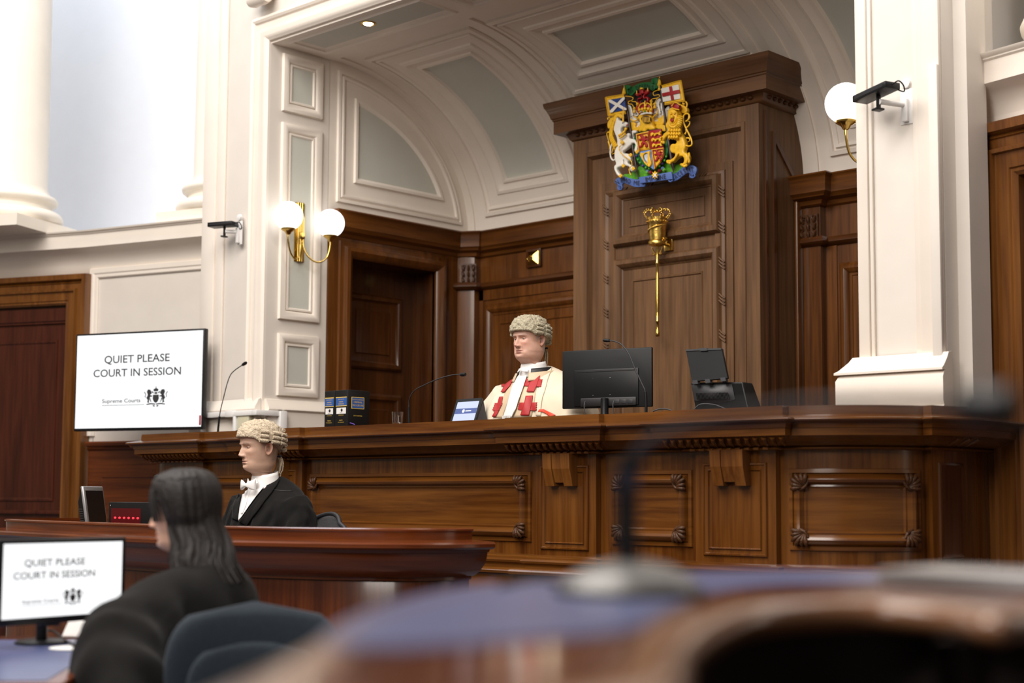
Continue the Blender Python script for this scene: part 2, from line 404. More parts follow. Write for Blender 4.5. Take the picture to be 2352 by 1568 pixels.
# right pier
mb = MB(); mb.box(XR, -3.19, YO, 6.84, 1.60, ZS-0.001); mb.box(-3.19, -3.125, 6.42, 6.62, 1.60, ZS-0.001); struct('wall_right_pier', mb, M['white2'])
mb = MB()
mb.bbox(XR, -3.57, YO-0.03, YO, 1.7, 6.5, 0.008); mb.bbox(-3.57, -3.55, YO-0.018, YO, 1.7, 6.5, 0.005)
mb.bbox(-3.335, -3.305, YO-0.018, YO, 1.7, 6.5, 0.005); mb.bbox(-3.305, -3.19, YO-0.03, YO, 1.7, 6.5, 0.008)
struct('trim_3', mb, M['white'])
mb = MB()  # base of the right pier
bp = [(0, 1.93), (0.035, 1.925), (0.05, 1.90), (0.085, 1.86), (0.10, 1.85), (0.10, 1.84), (0.07, 1.84), (0.085, 1.83), (0.095, 1.81), (0.095, 1.70), (0.085, 1.68), (0.10, 1.67), (0.10, 1.658), (0, 1.658)]
mb.sweep([(-3.62, 6.70), (-3.62, YO-0.01), (-3.25, YO-0.01), (-3.16, YO-0.01)], bp[::1], None, side=1 if False else -1, cap=True)
o = struct('baseboard_right', mb, M['white'])
mb = MB()
bpl = [(0, 1.93), (0.02, 1.925), (0.03, 1.90), (0.05, 1.87), (0.055, 1.855), (0.04, 1.84), (0.04, 1.0), (0, 1.0)]
mb.sweep([(-9.06, 6.9), (-9.06, YO-0.03), (XL, YO-0.03)], bpl, None, side=-1)
mb.sweep([(XL+0.001, YO-0.0), (XL+0.001, 6.84)], bpl, None, side=-1)
struct('baseboard_left', mb, M['white'])
# soffit
mb = MB(); mb.box(XL, XR, YO+0.001, 6.86, ZS-0.0005, ZS+0.05)
for x0, x1 in ((-8.3, -8.2), (-6.83, -6.70), (-5.24, -5.11), (-3.74, -3.63)): mb.box(x0, x1, 6.36, 6.72, ZS-0.018, ZS)
mb.box(XL, XR, YO+0.001, 6.36, ZS-0.018, ZS-0.001); mb.box(XL, XR, 6.72, 6.86, ZS-0.018, ZS)
struct('ceiling', mb, M['white'])
SOF = [(-8.2, -6.83), (-6.70, -5.24), (-5.11, -3.74)]
for k, (x0, x1) in enumerate(SOF):
    mb, mc = MB(), MB()
    mb.panel(lambda u, v, d: (u, v, ZS-d), x0, x1, 6.36, 6.72, [(0, 0.018), (0.012, 0.03), (0.03, 0.022), (0.035, 0.012), (0.05, 0.008), (0.06, 0.002)], centre=mc)
    o = struct('trim_4', mb, M['white']); c = mc.build('soffit_panel', M['grey'], o)
# vault: quarter barrel springing from the wooden cornice
VY, VZ, VRY, VRZ = 6.85, ZC-0.005, 1.45, 1.145
def vault(u, t, d):
    a = R(t); return (u, VY+(VRY-d)*math.cos(a), VZ+(VRZ-d)*math.sin(a))
mb = MB(); mb.grid(lambda x, y: vault(XL-0.004+(XR-XL+0.008)*x, 90*y, 0.0), 4, 40); struct('ceiling', mb, M['white'], smooth=60)
def vault_panel(x0, x1, t0, t1):
    prof = [(0, 0), (0.0, 0.022), (0.03, 0.026), (0.035, 0.010), (0.05, 0.010), (0.055, 0.03), (0.075, 0.022), (0.08, 0.012), (0.17, 0.012), (0.175, 0.024), (0.20, 0.03), (0.225, 0.012), (0.26, 0.010), (0.265, 0.024), (0.285, 0.026), (0.295, 0.002)]
    k = 1.3   # metres of arc to a degree scale
    sc = math.degrees(1)/1.3
    f = lambda u, v, d: vault(u, v*sc, d)
    mb, mc = MB(), MB()
    mb.panel(f, x0, x1, t0/sc, t1/sc, prof, nu=1, nv=24, centre=mc)
    o = struct('trim_5', mb, M['white'], smooth=40)
    mc.build('vault_panel', M['grey'], o, smooth=60)
for x0, x1, t0 in ((-8.10, -7.02, 7), (-6.86, -5.26, 43), (-4.98, -3.84, 7)): vault_panel(x0, x1, t0, 84)
mb = MB()  # narrow ribs of the vault
for x in (XL+0.03, -6.94, -5.12, XR-0.03):
    mb.grid(lambda a, b: vault(x-0.045+0.09*a, 90*b, 0.014), 1, 40)
    for s in (-1, 1): mb.grid(lambda a, b: vault(x+0.045*s, 90*b, 0.014*a), 1, 40)
struct('trim_6', mb, M['white'], smooth=50)
# side walls of the niche (lunettes above, wood below)
def lunette(X, sgn):
    n = 28
    def outline(i, full=True):
        y0, z0 = 6.838+i, ZC+i; ry, rz = VRY-0.01-i, VRZ-i; pts = []
        zc, yc = VZ, VY
        # right bottom corner on the arc at z0
        a0 = math.asin(min(1, (z0-zc)/rz)) if z0 > zc else 0.0
        a1 = math.acos(min(1, (y0-yc)/ry))
        pts = [(y0, z0)]
        pts += [(yc+ry*math.cos(a0+(a1-a0)*k/n), zc+rz*math.sin(a0+(a1-a0)*k/n)) for k in range(n+1)]
        return pts
    prof = [(0, 0), (0.075, 0), (0.08, 0.016), (0.10, 0.02), (0.105, 0.006), (0.12, 0.02), (0.135, 0.018), (0.14, 0.002), (0.24, 0.002), (0.245, 0.02), (0.265, 0.022), (0.285, 0.004)]
    mb = MB(); vs = []
    for i, h in prof: vs += [(X+sgn*h, y, z) for y, z in outline(i)]
    k = n+2
    mb.add(vs, [(t*k+q, t*k+(q+1) % k, (t+1)*k+(q+1) % k, (t+1)*k+q) for t in range(len(prof)-1) for q in range(k)])
    mc = MB(); mc.add([(X+sgn*0.004, y, z) for y, z in outline(0.285)], [tuple(range(k))])
    o = struct('wall_left_niche' if sgn > 0 else 'wall_right_niche', mb, M['white'], smooth=40)
    mc.build('lunette_panel', M['grey'], o, smooth=0)
lunette(XL, 1); lunette(XR, -1)
mb = MB(); mb.box(-8.9, XL-0.35, 6.84, 8.5, 0.9, 4.7); mb.box(-8.9, XL, 6.84, 7.065, 0.9, 3.3); mb.box(-8.9, XL, 7.92, 8.5, 0.9, 3.3); mb.box(-8.9, XL-0.002, 6.84, 8.5, 3.0, 4.7)
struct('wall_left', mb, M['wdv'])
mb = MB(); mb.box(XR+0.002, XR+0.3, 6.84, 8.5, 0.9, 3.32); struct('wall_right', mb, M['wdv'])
mb = MB(); mb.box(XR+0.002, XR+0.3, 6.84, 8.5, 3.32, 4.7); struct('wall_right', mb, M['white2'])
mb = MB(); mb.box(XL-0.3, XR+0.3, YB+0.002, YB+0.2, 0.9, 4.7); struct('wall_back', mb, M['wv'])
# white reveal panels
RP = [(3.985, 4.405), (2.495, 3.905), (1.955, 2.395)]
rprof = [(0, 0), (0.004, 0.022), (0.02, 0.028), (0.05, 0.022), (0.062, 0.010), (0.066, 0.002), (0.07, 0.014), (0.082, 0.014), (0.088, 0.003)]
for f in (left_side, right_side):
    for z0, z1 in RP:
        mb, mc = MB(), MB(); mb.panel(f, 6.40, 6.765, z0, z1, rprof, centre=mc)
        o = struct('trim_7', mb, M['white']); mc.build('reveal_panel', M['grey'], o, smooth=0)

# ---- wooden panelling of the niche
crown = [(0.0, 3.335), (0.115, 3.335), (0.12, 3.325), (0.105, 3.312), (0.10, 3.30), (0.095, 3.215), (0.075, 3.20), (0.07, 3.19), (0.03, 3.175), (0.02, 3.15), (0.0, 3.14)]
path = [(XL, 6.845), (XL, 8.13), (XL+0.11, 8.13), (XL+0.11, 8.21), (XL+0.23, 8.21), (XL+0.23, YB), (-6.74, YB)]
path = [(XL, 6.845), (XL, 8.16), (XL+0.06, 8.20), (XL+0.13, 8.24), (XL+0.13, YB), (-6.70, YB)]
mb = MB(); mb.sweep(path, crown, None, side=-1); struct('trim_9', mb, M['wh'])
mb = MB(); mb.sweep([(-5.21, YB-0.07), (-5.03, YB-0.07), (-5.03, YB), (XR, YB), (XR, 6.845)], crown, None, side=-1); struct('trim_9', mb, M['wh'])
low = [(0.0, 2.945), (0.02, 2.94), (0.035, 2.92), (0.04, 2.905), (0.03, 2.895), (0.01, 2.885), (0.0, 2.88)]
mb = MB(); mb.sweep([(-8.25, YB), (-6.70, YB)], low, None, side=-1); mb.sweep([(-5.03, YB), (XR, YB)], low, None, side=-1); struct('trim_10', mb, M['wdh'])
bolect = [(0, 0), (0.004, 0.016), (0.02, 0.034), (0.045, 0.04), (0.065, 0.03), (0.075, 0.014), (0.08, 0.012), (0.09, 0.012), (0.095, 0.006)]
inner = bolect[:-1]+[(0.095, 0.006), (0.15, 0.006), (0.155, 0.012), (0.165, 0.010), (0.17, 0.002)]
mb = MB(); mb.panel(face(YB), -8.11, -6.5, 1.05, 2.765, inner); mb.panel(face(YB), -4.93, -3.75, 1.05, 2.765, inner); struct('trim_11', mb, M['wv'])
mb = MB()   # rails and stiles
mb.box(-8.19, -6.72, YB-0.008, YB, 2.80, 2.88); mb.box(-8.28, -8.13, YB-0.008, YB, 0.95, 2.88); mb.box(-5.02, -4.95, YB-0.008, YB, 0.95, 2.88)
struct('trim_12', mb, M['wv'])
def acanthus(c, w, h, f):
    "carved leaf capital: stacked curled leaves on a block"
    mb = MB()
    mb.box(-w/2, w/2, 0, 0.02, 0, h, f)
    for r in range(3):
        for k in range(3):
            x = (k-1)*w*0.31; z = h*(0.18+0.3*r)
            pts = [f(x+(k-1)*0.004*s, 0.02+0.014*math.sin(s*0.9), z-0.02+0.014*s) for s in range(4)]
            mb.tube(pts, [0.010, 0.012, 0.010, 0.005], 6)
    for k in range(2):
        x = (k*2-1)*w*0.3
        pts = [f(x+0.012*math.cos(a), 0.03, h*0.86+0.012*math.sin(a)) for a in [i*0.7 for i in range(9)]]
        mb.tube(pts, 0.005, 5)
    return mb
def block(P, ang):
    a = R(ang); return lambda x, d, z: (P[0]+math.cos(a)*x+math.sin(a)*d, P[1]+math.sin(a)*x-math.cos(a)*d, P[2]+z)
# corner pilaster
mb = MB(); mb.prism([(XL, 8.16), (XL+0.055, 8.185), (XL+0.125, 8.235), (XL+0.125, YB), (XL, YB)], 0.95, 3.15); struct('trim_13', mb, M['wv'])
fb = block((XL+0.09, 8.21, 2.93), 35)
struct('trim_14', acanthus(None, 0.12, 0.16, fb), M['carve'])
mb = MB(); mb.sweep([(XL, 8.14), (XL+0.06, 8.17), (XL+0.14, 8.225), (XL+0.14, YB)], low, None, side=-1); struct('trim_10', mb, M['wdh'])
mb = MB(); mb.box(-5.20, -5.035, YB-0.06, YB, 0.95, 3.15); struct('trim_13', mb, M['wv'])
struct('trim_14', acanthus(None, 0.13, 0.16, block((-5.11, YB-0.06, 2.93), 0)), M['carve'])
mb = MB(); mb.sweep([(-5.205, YB-0.065), (-5.03, YB-0.065), (-5.03, YB)], low, None, side=-1); struct('trim_10', mb, M['wdh'])
mb = MB(); mb.bbox(-5.19, -5.165, YB-0.13, YB-0.06, 0.95, 3.18, 0.01); struct('trim_13', mb, M['wv'])

# left door of the niche (casing, jamb, leaf)
case = [(0.0, -0.02), (0.0, 0.02), (0.02, 0.045), (0.05, 0.06), (0.075, 0.055), (0.085, 0.03), (0.095, 0.025), (0.12, 0.025), (0.125, 0.015), (0.13, 0.0)]
mb = MB(); mb.sweep([(7.065, 0.95), (7.065, 3.0), (7.92, 3.0), (7.92, 0.95)], case, left_side, side=1); struct('trim_15', mb, M['wv'])
mb = MB(); mb.box(XL, XL+0.01, 6.845, 6.94, 0.95, 3.14); mb.box(XL, XL+0.01, 8.05, 8.16, 0.95, 3.14); mb.box(XL, XL+0.012, 6.9, 8.16, 3.12, 3.16); struct('trim_12', mb, M['wv'])
mb = MB()
mb.box(XL-0.28, XL-0.24, 7.065, 7.92, 0.95, 3.0)
lf = lambda u, v, d: (XL-0.24+d, u, v)
dprof = [(0, 0), (0.004, 0.018), (0.02, 0.03), (0.045, 0.028), (0.06, 0.006), (0.065, 0.004), (0.12, 0.004), (0.125, 0.012), (0.15, 0.004)]
mb.panel(lf, 7.20, 7.79, 2.22, 2.80, dprof); mb.panel(lf, 7.20, 7.79, 1.10, 2.04, dprof)
mb.box(XL-0.24, XL-0.235, 7.885, 7.892, 0.95, 3.0)
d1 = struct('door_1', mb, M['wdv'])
mb = MB(); mb.lathe([(0.004, 0), (0.022, 0.004), (0.012, 0.012), (0.012, 0.035), (0.026, 0.045), (0.03, 0.06), (0.022, 0.075), (0.004, 0.078)], (XL-0.24, 7.84, 1.80), 16, 'X')
mb.build('door_knob', M['brass'], d1)

# ---- the tall canopy behind the judge
CY = 7.81; CX0, CX1 = -6.745, -5.195
mb = MB(); mb.box(CX0, CX1, CY, YB, 0.95, 4.00); struct('wall_canopy', mb, M['cv'])
mb = MB()
# outer stiles proud of the field, then mouldings
cs = [(0, 0), (0.0, 0.03), (0.10, 0.03), (0.105, 0.038), (0.13, 0.038), (0.14, 0.02), (0.15, 0.0)]
mb.sweep([(CX0, 0.95), (CX0, 3.755), (CX1, 3.755), (CX1, 0.95)], cs, face(CY), side=-1)
struct('trim_16', mb, M['cv'])
mb = MB()   # second frame with bound-reed moulding
c2 = [(0, 0), (0.0, 0.012), (0.05, 0.012), (0.055, 0.024), (0.075, 0.030), (0.09, 0.022), (0.10, 0.012), (0.14, 0.012), (0.145, 0.0)]
mb.sweep([(-6.53, 0.95), (-6.53, 3.42), (-5.41, 3.42), (-5.41, 0.95)], [(o-0.0, h) for o, h in c2], face(CY), side=-1)
struct('trim_17', mb, M['cv'])
mb = MB()   # bindings on the reed
def binding(cx, cz, ang):
    for s in (-0.018, 0.0, 0.018):
        a = R(ang); dx, dz = math.cos(a+0.9), math.sin(a+0.9); ox, oz = math.cos(a)*s*1.2, math.sin(a)*s*1.2
        mb.tube([(cx+ox-dx*0.028, CY-0.030, cz+oz-dz*0.028), (cx+ox, CY-0.038, cz+oz), (cx+ox+dx*0.028, CY-0.030, cz+oz+dz*0.028)], 0.006, 6)
for k in range(9):
    binding(-6.455, 1.35+k*0.235, 90); binding(-5.485, 1.35+k*0.235, 90)
for k in range(4): binding(-6.3+k*0.22, 3.345, 0)
struct('trim_18', mb, M['cv'])
mb = MB()
cp = [(0, 0), (0.004, 0.02), (0.02, 0.042), (0.045, 0.046), (0.065, 0.03), (0.072, 0.014), (0.08, 0.010), (0.085, 0.004), (0.15, 0.004), (0.155, 0.012), (0.165, 0.010), (0.17, 0.002)]
mb.panel(face(CY), -6.395, -5.50, 2.96, 3.36, cp[:8]+[(0.13, 0.004), (0.132, 0.012), (0.14, 0.012), (0.142, 0.006)]); mb.panel(face(CY), -6.395, -5.50, 0.98, 2.88, cp)
struct('trim_19', mb, M['cv'])
# canopy cornice
cc = [(0.0, 3.755), (0.02, 3.76), (0.035, 3.775), (0.045, 3.80), (0.055, 3.81), (0.115, 3.812), (0.115, 3.90), (0.122, 3.905), (0.122, 3.915), (0.13, 3.92), (0.135, 3.94), (0.15, 3.975), (0.165, 4.0), (0.17, 4.03), (0.0, 4.04)]
mb = MB(); mb.sweep([(CX0, YB), (CX0, CY), (CX1, CY), (CX1, YB)], cc, None, side=-1)
mb.box(CX0, CX1, CY, YB, 3.9, 4.035); struct('trim_20', mb, M['ch'])
mb = MB()   # carved band below the cornice
for k in range(26):
    x = CX0+0.05+k*(CX1-CX0-0.1)/25; mb.sphere((x, CY-0.045, 3.795), 0.02, 8, 6, 1.1, 1.0, 0.7)
for k in range(6): mb.sphere((CX1+0.045, CY+0.03+k*0.06, 3.795), 0.02, 8, 6, 1.0, 1.1, 0.7)
struct('trim_21', mb, M['carve'])
mb = MB()
mb.sweep([(CY+0.12, 0.95), (CY+0.12, 3.60), (YB-0.07, 3.30)], [(0, 0), (0, 0.012), (0.03, 0.012), (0.03, 0)], lambda u, v, d: (CX1+d, u, v), side=-1)
mb.sweep([(CY+0.03, 0.95), (CY+0.03, 3.72)], [(0, 0), (0, 0.012), (0.02, 0.012), (0.02, 0)], lambda u, v, d: (CX1+d, u, v), side=-1)
struct('trim_22', mb, M['wdv'])

# ---- left wall: two straight facets of the curved hall
A0 = (-9.05, 6.50); AANG = 16.0; BANG = 22.0
uB = on_frame(190, 700, A0, AANG)[0]
PB = (A0[0]+uB*math.cos(R(AANG)), A0[1]+uB*math.sin(R(AANG)))
fA = frame(A0, AANG, 0.16); fB = frame(PB, BANG, 0.16)
fA0 = frame(A0, AANG); fB0 = frame(PB, BANG)
lwall = [fB0(-2.6, 0, 0)[:2], fB0(0, 0, 0)[:2], fA0(0.4, 0, 0)[:2]]
wprof = [(-0.20, 3.336), (0.035, 3.336), (0.03, 3.325), (0.012, 3.318), (0.012, 3.312), (0.0, 3.305), (0.0, 3.205), (-0.012, 3.198), (-0.06, 3.185), (-0.115, 3.14), (-0.14, 3.08), (-0.15, 3.03), (-0.16, 3.02), (-0.16, 2.99)]
mb = MB(); mb.sweep(lwall, wprof, None, side=-1); struct('trim_23', mb, M['white'])
mb = MB()
mb.quad(fA(uB-0.0, 0, 0), fA(0.4, 0, 0), fA(0.4, 3.3, 0), fA(uB, 3.3, 0)); dr = on_frame(132, 900, PB, BANG, 0.06)[0]; dtop = on_frame(132, 698, PB, BANG, 0.06)[1]
for a_, b_, z_ in ((-2.6, dr-1.15, 0), (dr, 0.01, 0), (dr-1.15, dr, dtop)): mb.quad(fB(a_, z_, 0), fB(b_, z_, 0), fB(b_, 3.3, 0), fB(a_, 3.3, 0))
struct('wall_left_hall', mb, M['white2'])
# sunk panel of wall A: thin frame
mb = MB(); ul = on_frame(196, 630, A0, AANG)[0]
mb.sweep([(ul, 1.72), (ul, 2.975), (0.30, 2.975)], [(0, 0), (0, 0.012), (-0.008, 0.022), (-0.03, 0.022), (-0.04, 0.030), (-0.075, 0.032), (-0.085, 0)], fA, side=-1)
struct('trim_24', mb, M['white'])
# dado
mb = MB()
mb.box(uB, 0.3, 0, 0.05, 0.0, 1.63, lambda u, d, z: fA(u, z, d))
mb.panel(lambda u, v, d: fA(u, v, d+0.05), on_frame(186, 1100, A0, AANG)[0]+0.02, 0.1, 0.5, 1.49, [(0, 0), (0.004, 0.012), (0.02, 0.014), (0.09, 0.006), (0.095, 0.012), (0.105, 0.004)])
struct('wall_left_dado', mb, M['mh'])
mb = MB(); mb.sweep([(uB, 0), (0.3, 0)], [(0.05, 1.60), (0.06, 1.605), (0.07, 1.62), (0.065, 1.63), (0.09, 1.64), (0.095, 1.66), (0.085, 1.672), (0.0, 1.675)], lambda u, w, h: fA(u, h, -w), side=-1); struct('trim_25', mb, M['mh'])
# door on facet B
casing = [(0.0, -0.10), (0.0, 0.03), (0.015, 0.045), (0.03, 0.04), (0.035, 0.05), (0.10, 0.055), (0.105, 0.075), (0.12, 0.08), (0.13, 0.055), (0.165, 0.06), (0.17, 0.07), (0.185, 0.055), (0.195, 0.095), (0.235, 0.10), (0.24, 0.0)]
mb = MB(); mb.sweep([(dr-1.15, 0.0), (dr-1.15, dtop), (dr, dtop), (dr, 0.0)], casing, fB, side=1); struct('trim_26', mb, M['frame_v'])
mb = MB(); mb.box(dr-1.15, dr, -0.08, -0.02, 0.0, dtop, lambda u, d, z: fB(u, z, d+0.0))
mb.sweep([(dr-1.15, 0), (dr, 0)], [(0, dtop-0.02), (0.03, dtop-0.02), (0.03, dtop-0.12), (0.02, dtop-0.13), (0.02, dtop-0.14), (0, dtop-0.15)], lambda u, w, h: fB(u, h, -w-0.02), side=-1)
mb.panel(lambda u, v, d: fB(u, v, d-0.02), dr-1.05, dr-0.10, 1.20, 2.50, [(0, 0), (0.005, 0.01), (0.02, 0.01), (0.03, 0.002)])
mb.bbox(dr-1.15, dr, -0.02, 0.01, 1.10, 1.13, 0.004, lambda u, d, z: fB(u, z, d))
struct('door_2', mb, M['dv'])
# gallery above the left wall
mb = MB(); gp = [fB0(-3.6, 0, -1.7)[:2], fB0(0, 0, -1.7)[:2], fA0(1.2, 0, -1.7)[:2]]
for a, b in zip(gp, gp[1:]): mb.quad((a[0], a[1], 3.2), (b[0], b[1], 3.2), (b[0], b[1], 7.0), (a[0], a[1], 7.0))
struct('wall_gallery', mb, M['gallery'])
mb = MB(); mb.prism([fB0(-3.6, 0, -0.15)[:2], fB0(0, 0, -0.15)[:2], fA0(0.3, 0, -0.15)[:2], fA0(0.9, 0, -1.7)[:2], fB0(0, 0, -1.7)[:2], fB0(-3.6, 0, -1.7)[:2]], 3.2, 3.33)
struct('floor', mb, M['gallery'])
mb = MB(); e0 = fA0(-0.62, 0, -1.68); mb.box(-0.006, 0.006, 0, 0.02, 3.33, 7.0, lambda x, y, z: (e0[0]+x, e0[1]-y, z)); struct('trim_27', mb, M['gallery'])
def column_at(c, z0, r=0.32, name_n=0):
    pr = [(0.42, 0.0), (0.455, 0.03), (0.46, 0.055), (0.445, 0.085), (0.42, 0.10), (0.385, 0.105), (0.375, 0.12), (0.365, 0.14), (0.375, 0.16), (0.39, 0.165), (0.41, 0.18), (0.415, 0.20), (0.40, 0.222), (0.385, 0.228), (0.36, 0.235), (0.345, 0.25), (0.325, 0.30)]
    k = r/0.33
    prof = [(a*k, b) for a, b in pr]+[(r*(1-0.03*i), 0.30+i*1.0) for i in range(1, 4)]
    mb = MB(); mb.lathe(prof, (c[0], c[1], z0+0.09), 72)
    return mb
cA = fA0(on_frame(352, 500, A0, AANG)[0]+0.42, 0, -0.42-0.03)
mb = column_at(cA, 3.336); struct('wall_column', mb, M['column'], smooth=50)
mb = MB(); a = frame((cA[0], cA[1]), AANG); mb.box(-0.42, 0.42, -0.42, 0.42, 3.336, 3.428, lambda u, d, z: a(u, z, d)); struct('wall_column_plinth', mb, M['column'])
cB = atD(14, 500, 12.0)
mb = column_at(cB, 3.336); struct('wall_column', mb, M['column'], smooth=50)
mb = MB(); a = frame((cB.x, cB.y), BANG+3); mb.box(-0.42, 0.42, -0.40, 0.42, 3.336, 3.428, lambda u, d, z: a(u, z, d)); struct('wall_column_plinth', mb, M['column'])
# plaster scroll at the top of the left pier
mb = MB(); s0 = atY(592, 4, YO-0.1)
mb.lathe([(0.02, 0.0), (0.045, 0.01), (0.055, 0.05), (0.05, 0.10), (0.055, 0.15), (0.045, 0.2), (0.02, 0.21)], (s0.x-0.09, s0.y, s0.z+0.02), 16, 'X')
mb.bbox(s0.x-0.08, s0.x+0.12, s0.y, YO, s0.z+0.03, s0.z+0.3, 0.02)
struct('trim_28', mb, M['white'])

# ---- right wall
C0 = (-3.12, 6.60); CANG = -12.0
fC = frame(C0, CANG, 0.12); fC0 = frame(C0, CANG)
mb = MB(); dl = on_frame(2326, 500, C0, CANG, 0.04)[0]; ctop = on_frame(2340, 395, C0, CANG, 0.04)[1]
for a_, b_, z_ in ((-0.25, dl, 1.6), (dl+1.3, 3.2, 0), (dl, dl+1.3, ctop)): mb.quad(fC(a_, z_, 0), fC(b_, z_, 0), fC(b_, 3.35, 0), fC(a_, 3.35, 0))
struct('wall_right_hall', mb, M['white'])
mb = MB(); mb.quad(fC(-0.25, 0, 0), fC(dl, 0, 0), fC(dl, 1.6, 0), fC(-0.25, 1.6, 0)); struct('wall_right_dado', mb, M['frame_v'])
cprof = [(-0.20, 3.375), (0.035, 3.375), (0.03, 3.365), (0.012, 3.355), (0.012, 3.348), (0.0, 3.34), (0.0, 3.235), (-0.02, 3.225), (-0.06, 3.215), (-0.10, 3.17), (-0.115, 3.13), (-0.12, 3.10)]
mb = MB(); mb.sweep([fC0(-0.25, 0, 0)[:2], fC0(3.2, 0, 0)[:2]], cprof, None, side=-1); struct('trim_29', mb, M['white'])
mb = MB(); mb.sweep([(dl, 0.0), (dl, ctop), (dl+1.3, ctop), (dl+1.3, 0.0)], [(o*1.12, h) for o, h in casing], fC, side=1); struct('trim_30', mb, M['frame_v'])
mb = MB(); mb.box(dl, dl+1.3, -0.12, -0.10, 0.0, ctop, lambda u, d, z: fC(u, z, d)); struct('door_3', mb, M['dv'])
mb = MB(); mb.quad(fC0(-0.25, 3.3, -0.75), fC0(3.2, 3.3, -0.75), fC0(3.2, 6.8, -0.75), fC0(-0.25, 6.8, -0.75)); struct('wall_gallery_right', mb, M['gallery'])
mb = MB(); mb.prism([fC0(-0.25, 0, -0.15)[:2], fC0(3.2, 0, -0.15)[:2], fC0(3.2, 0, -0.9)[:2], fC0(-0.3, 0, -0.9)[:2]], 3.3, 3.37); struct('floor', mb, M['gallery'])
cR = fC0(on_frame(2440, 100, C0, CANG)[0], 0, -0.45); mb = column_at(cR, 3.375); struct('wall_column', mb, M['column'], smooth=50)
mb = MB(); mb.bbox(-3.235, -3.188, YO-0.055, YO-0.031, 1.67, atY(2160, 146, YO-0.04).z, 0.004); struct('trim_31', mb, M['white2'])
# white cable trunking at the foot of the left pier
mb = MB()
z1, z0 = atY(520, 945, 6.2).z, atY(520, 957, 6.2).z
mb.bbox(-8.93, -8.29, 6.18, 6.24, z0, z1, 0.004); mb.bbox(-8.58, -8.50, 6.17, 6.245, z0-0.005, z1+0.005, 0.004)
mb.bbox(-8.29, -8.23, 6.18, 6.42, z0, z1, 0.004); mb.bbox(-8.29, -8.22, 6.38, 6.44, 1.45, z1, 0.004)
mb.bbox(-8.93, -8.88, 6.18, 6.24, 1.45, z0, 0.004); mb.bbox(-8.50, -8.47, 6.18, 6.24, 1.5, z0, 0.004)
struct('trim_32', mb, M['whitepl'])
mb = MB(); mb.bbox(-8.46, -8.33, 6.19, 6.235, 1.6, z0, 0.004); struct('trim_33', mb, mat('aged_ivory_plastic', (0.60, 0.56, 0.40), 0.5))
# ================================================================ THE JUDGE'S BENCH
BC = -6.23
bench = empty('judges_bench', (0, 0, 0), 0, 'long curved walnut judge\'s bench with carved panels and a projecting cornice', 'bench')
def bench_path(ext=0.0):
    r = [(-5.26, 5.80), (-5.26, 5.76), (-4.84, 5.76), (-4.84, 5.80), (-4.22, 5.80), (-4.22, 5.76), (-3.77, 5.76), (-3.77, 5.80)]
    ac = [(-3.77+0.55*math.sin(R(a)), 6.35-0.55*math.cos(R(a))) for a in range(4, 73, 4)]
    e = [(-3.77+0.59*math.sin(R(a)), 6.35-0.59*math.cos(R(a))) for a in (72, 78, 84, 90)]+[(-3.18, 6.50), (-3.18, 6.68)]
    right = r+ac+e
    left = [(2*BC-x, y) for x, y in right][::-1]
    return left+right
BP = bench_path()
# cornice and rim
bprof = [(0.075, 1.60), (0.075, 1.668), (0.112, 1.668), (0.114, 1.627), (0.14, 1.622), (0.18, 1.614), (0.19, 1.610), (0.192, 1.603), (0.186, 1.597), (0.165, 1.592), (0.155, 1.586), (0.152, 1.568), (0.147, 1.564), (0.146, 1.534), (0.135, 1.531), (0.105, 1.520), (0.07, 1.500), (0.05, 1.492), (0.03, 1.490), (0.032, 1.487), (0.042, 1.484), (0.044, 1.479), (0.038, 1.475), (0.0, 1.472)]
MB().sweep(BP, bprof, None, side=-1).build('cornice', M['bh'], bench, smooth=30)
MB().sweep(BP, [(-0.02, 1.48), (0.0, 1.48), (0.0, 0.90), (-0.02, 0.90)], None, side=-1).build('front', M['bv'], bench, smooth=25)
MB().sweep(BP, [(0.0, 0.955), (0.02, 0.95), (0.03, 0.942), (0.03, 0.935), (0.045, 0.932), (0.055, 0.922), (0.05, 0.912), (0.035, 0.905), (0.035, 0.893), (0.07, 0.889), (0.09, 0.880), (0.10, 0.868), (0.095, 0.855), (0.075, 0.848), (0.07, 0.84), (0.07, 0.02), (0.0, 0.02)], None, side=-1).build('plinth', M['bh'], bench, smooth=30)
mb = MB(); n = len(BP)
top = [(x, y) for x, y in BP]
inner_l = [(-3.30, 6.62), (-3.60, 6.62), (-3.95, 6.22), (2*BC+3.95, 6.22), (2*BC+3.60, 6.28), (2*BC+3.30, 6.28)]
outer = [p for p in BP if True]
mb.sweep([(x, y) for x, y in BP], [(0.08, 1.655), (0.0, 1.655), (-0.22, 1.655), (-0.22, 1.625), (0.08, 1.625)], None, side=-1)
mb.box(2*BC+3.77, -3.77, 5.84, 6.0, 1.625, 1.655)
mb.build('desk_surface', M['bh'], bench)
fs_ = face(5.80)
def shell(c, sx, sz, f):
    "fan-shaped acanthus corner: lobes radiating from the inner corner"
    mb = MB()
    for k in range(6):
        a = R(-8+k*21); L = 0.072 if k in (2, 3) else 0.062
        pts = [f(c[0]+sx*math.cos(a)*L*t, c[1]+sz*math.sin(a)*L*t, 0.022+0.022*math.sin(t*2.6)) for t in (0.1, 0.35, 0.6, 0.85, 1.0)]
        mb.tube(pts, [0.003, 0.007, 0.010, 0.011, 0.006], 6)
    for a in (R(-30), R(120)):
        pts = [f(c[0]+sx*math.cos(a)*L_, c[1]+sz*math.sin(a)*L_, 0.03) for L_ in (0.0, 0.02, 0.035)]
        mb.tube(pts, [0.009, 0.008, 0.004], 6)
    return mb
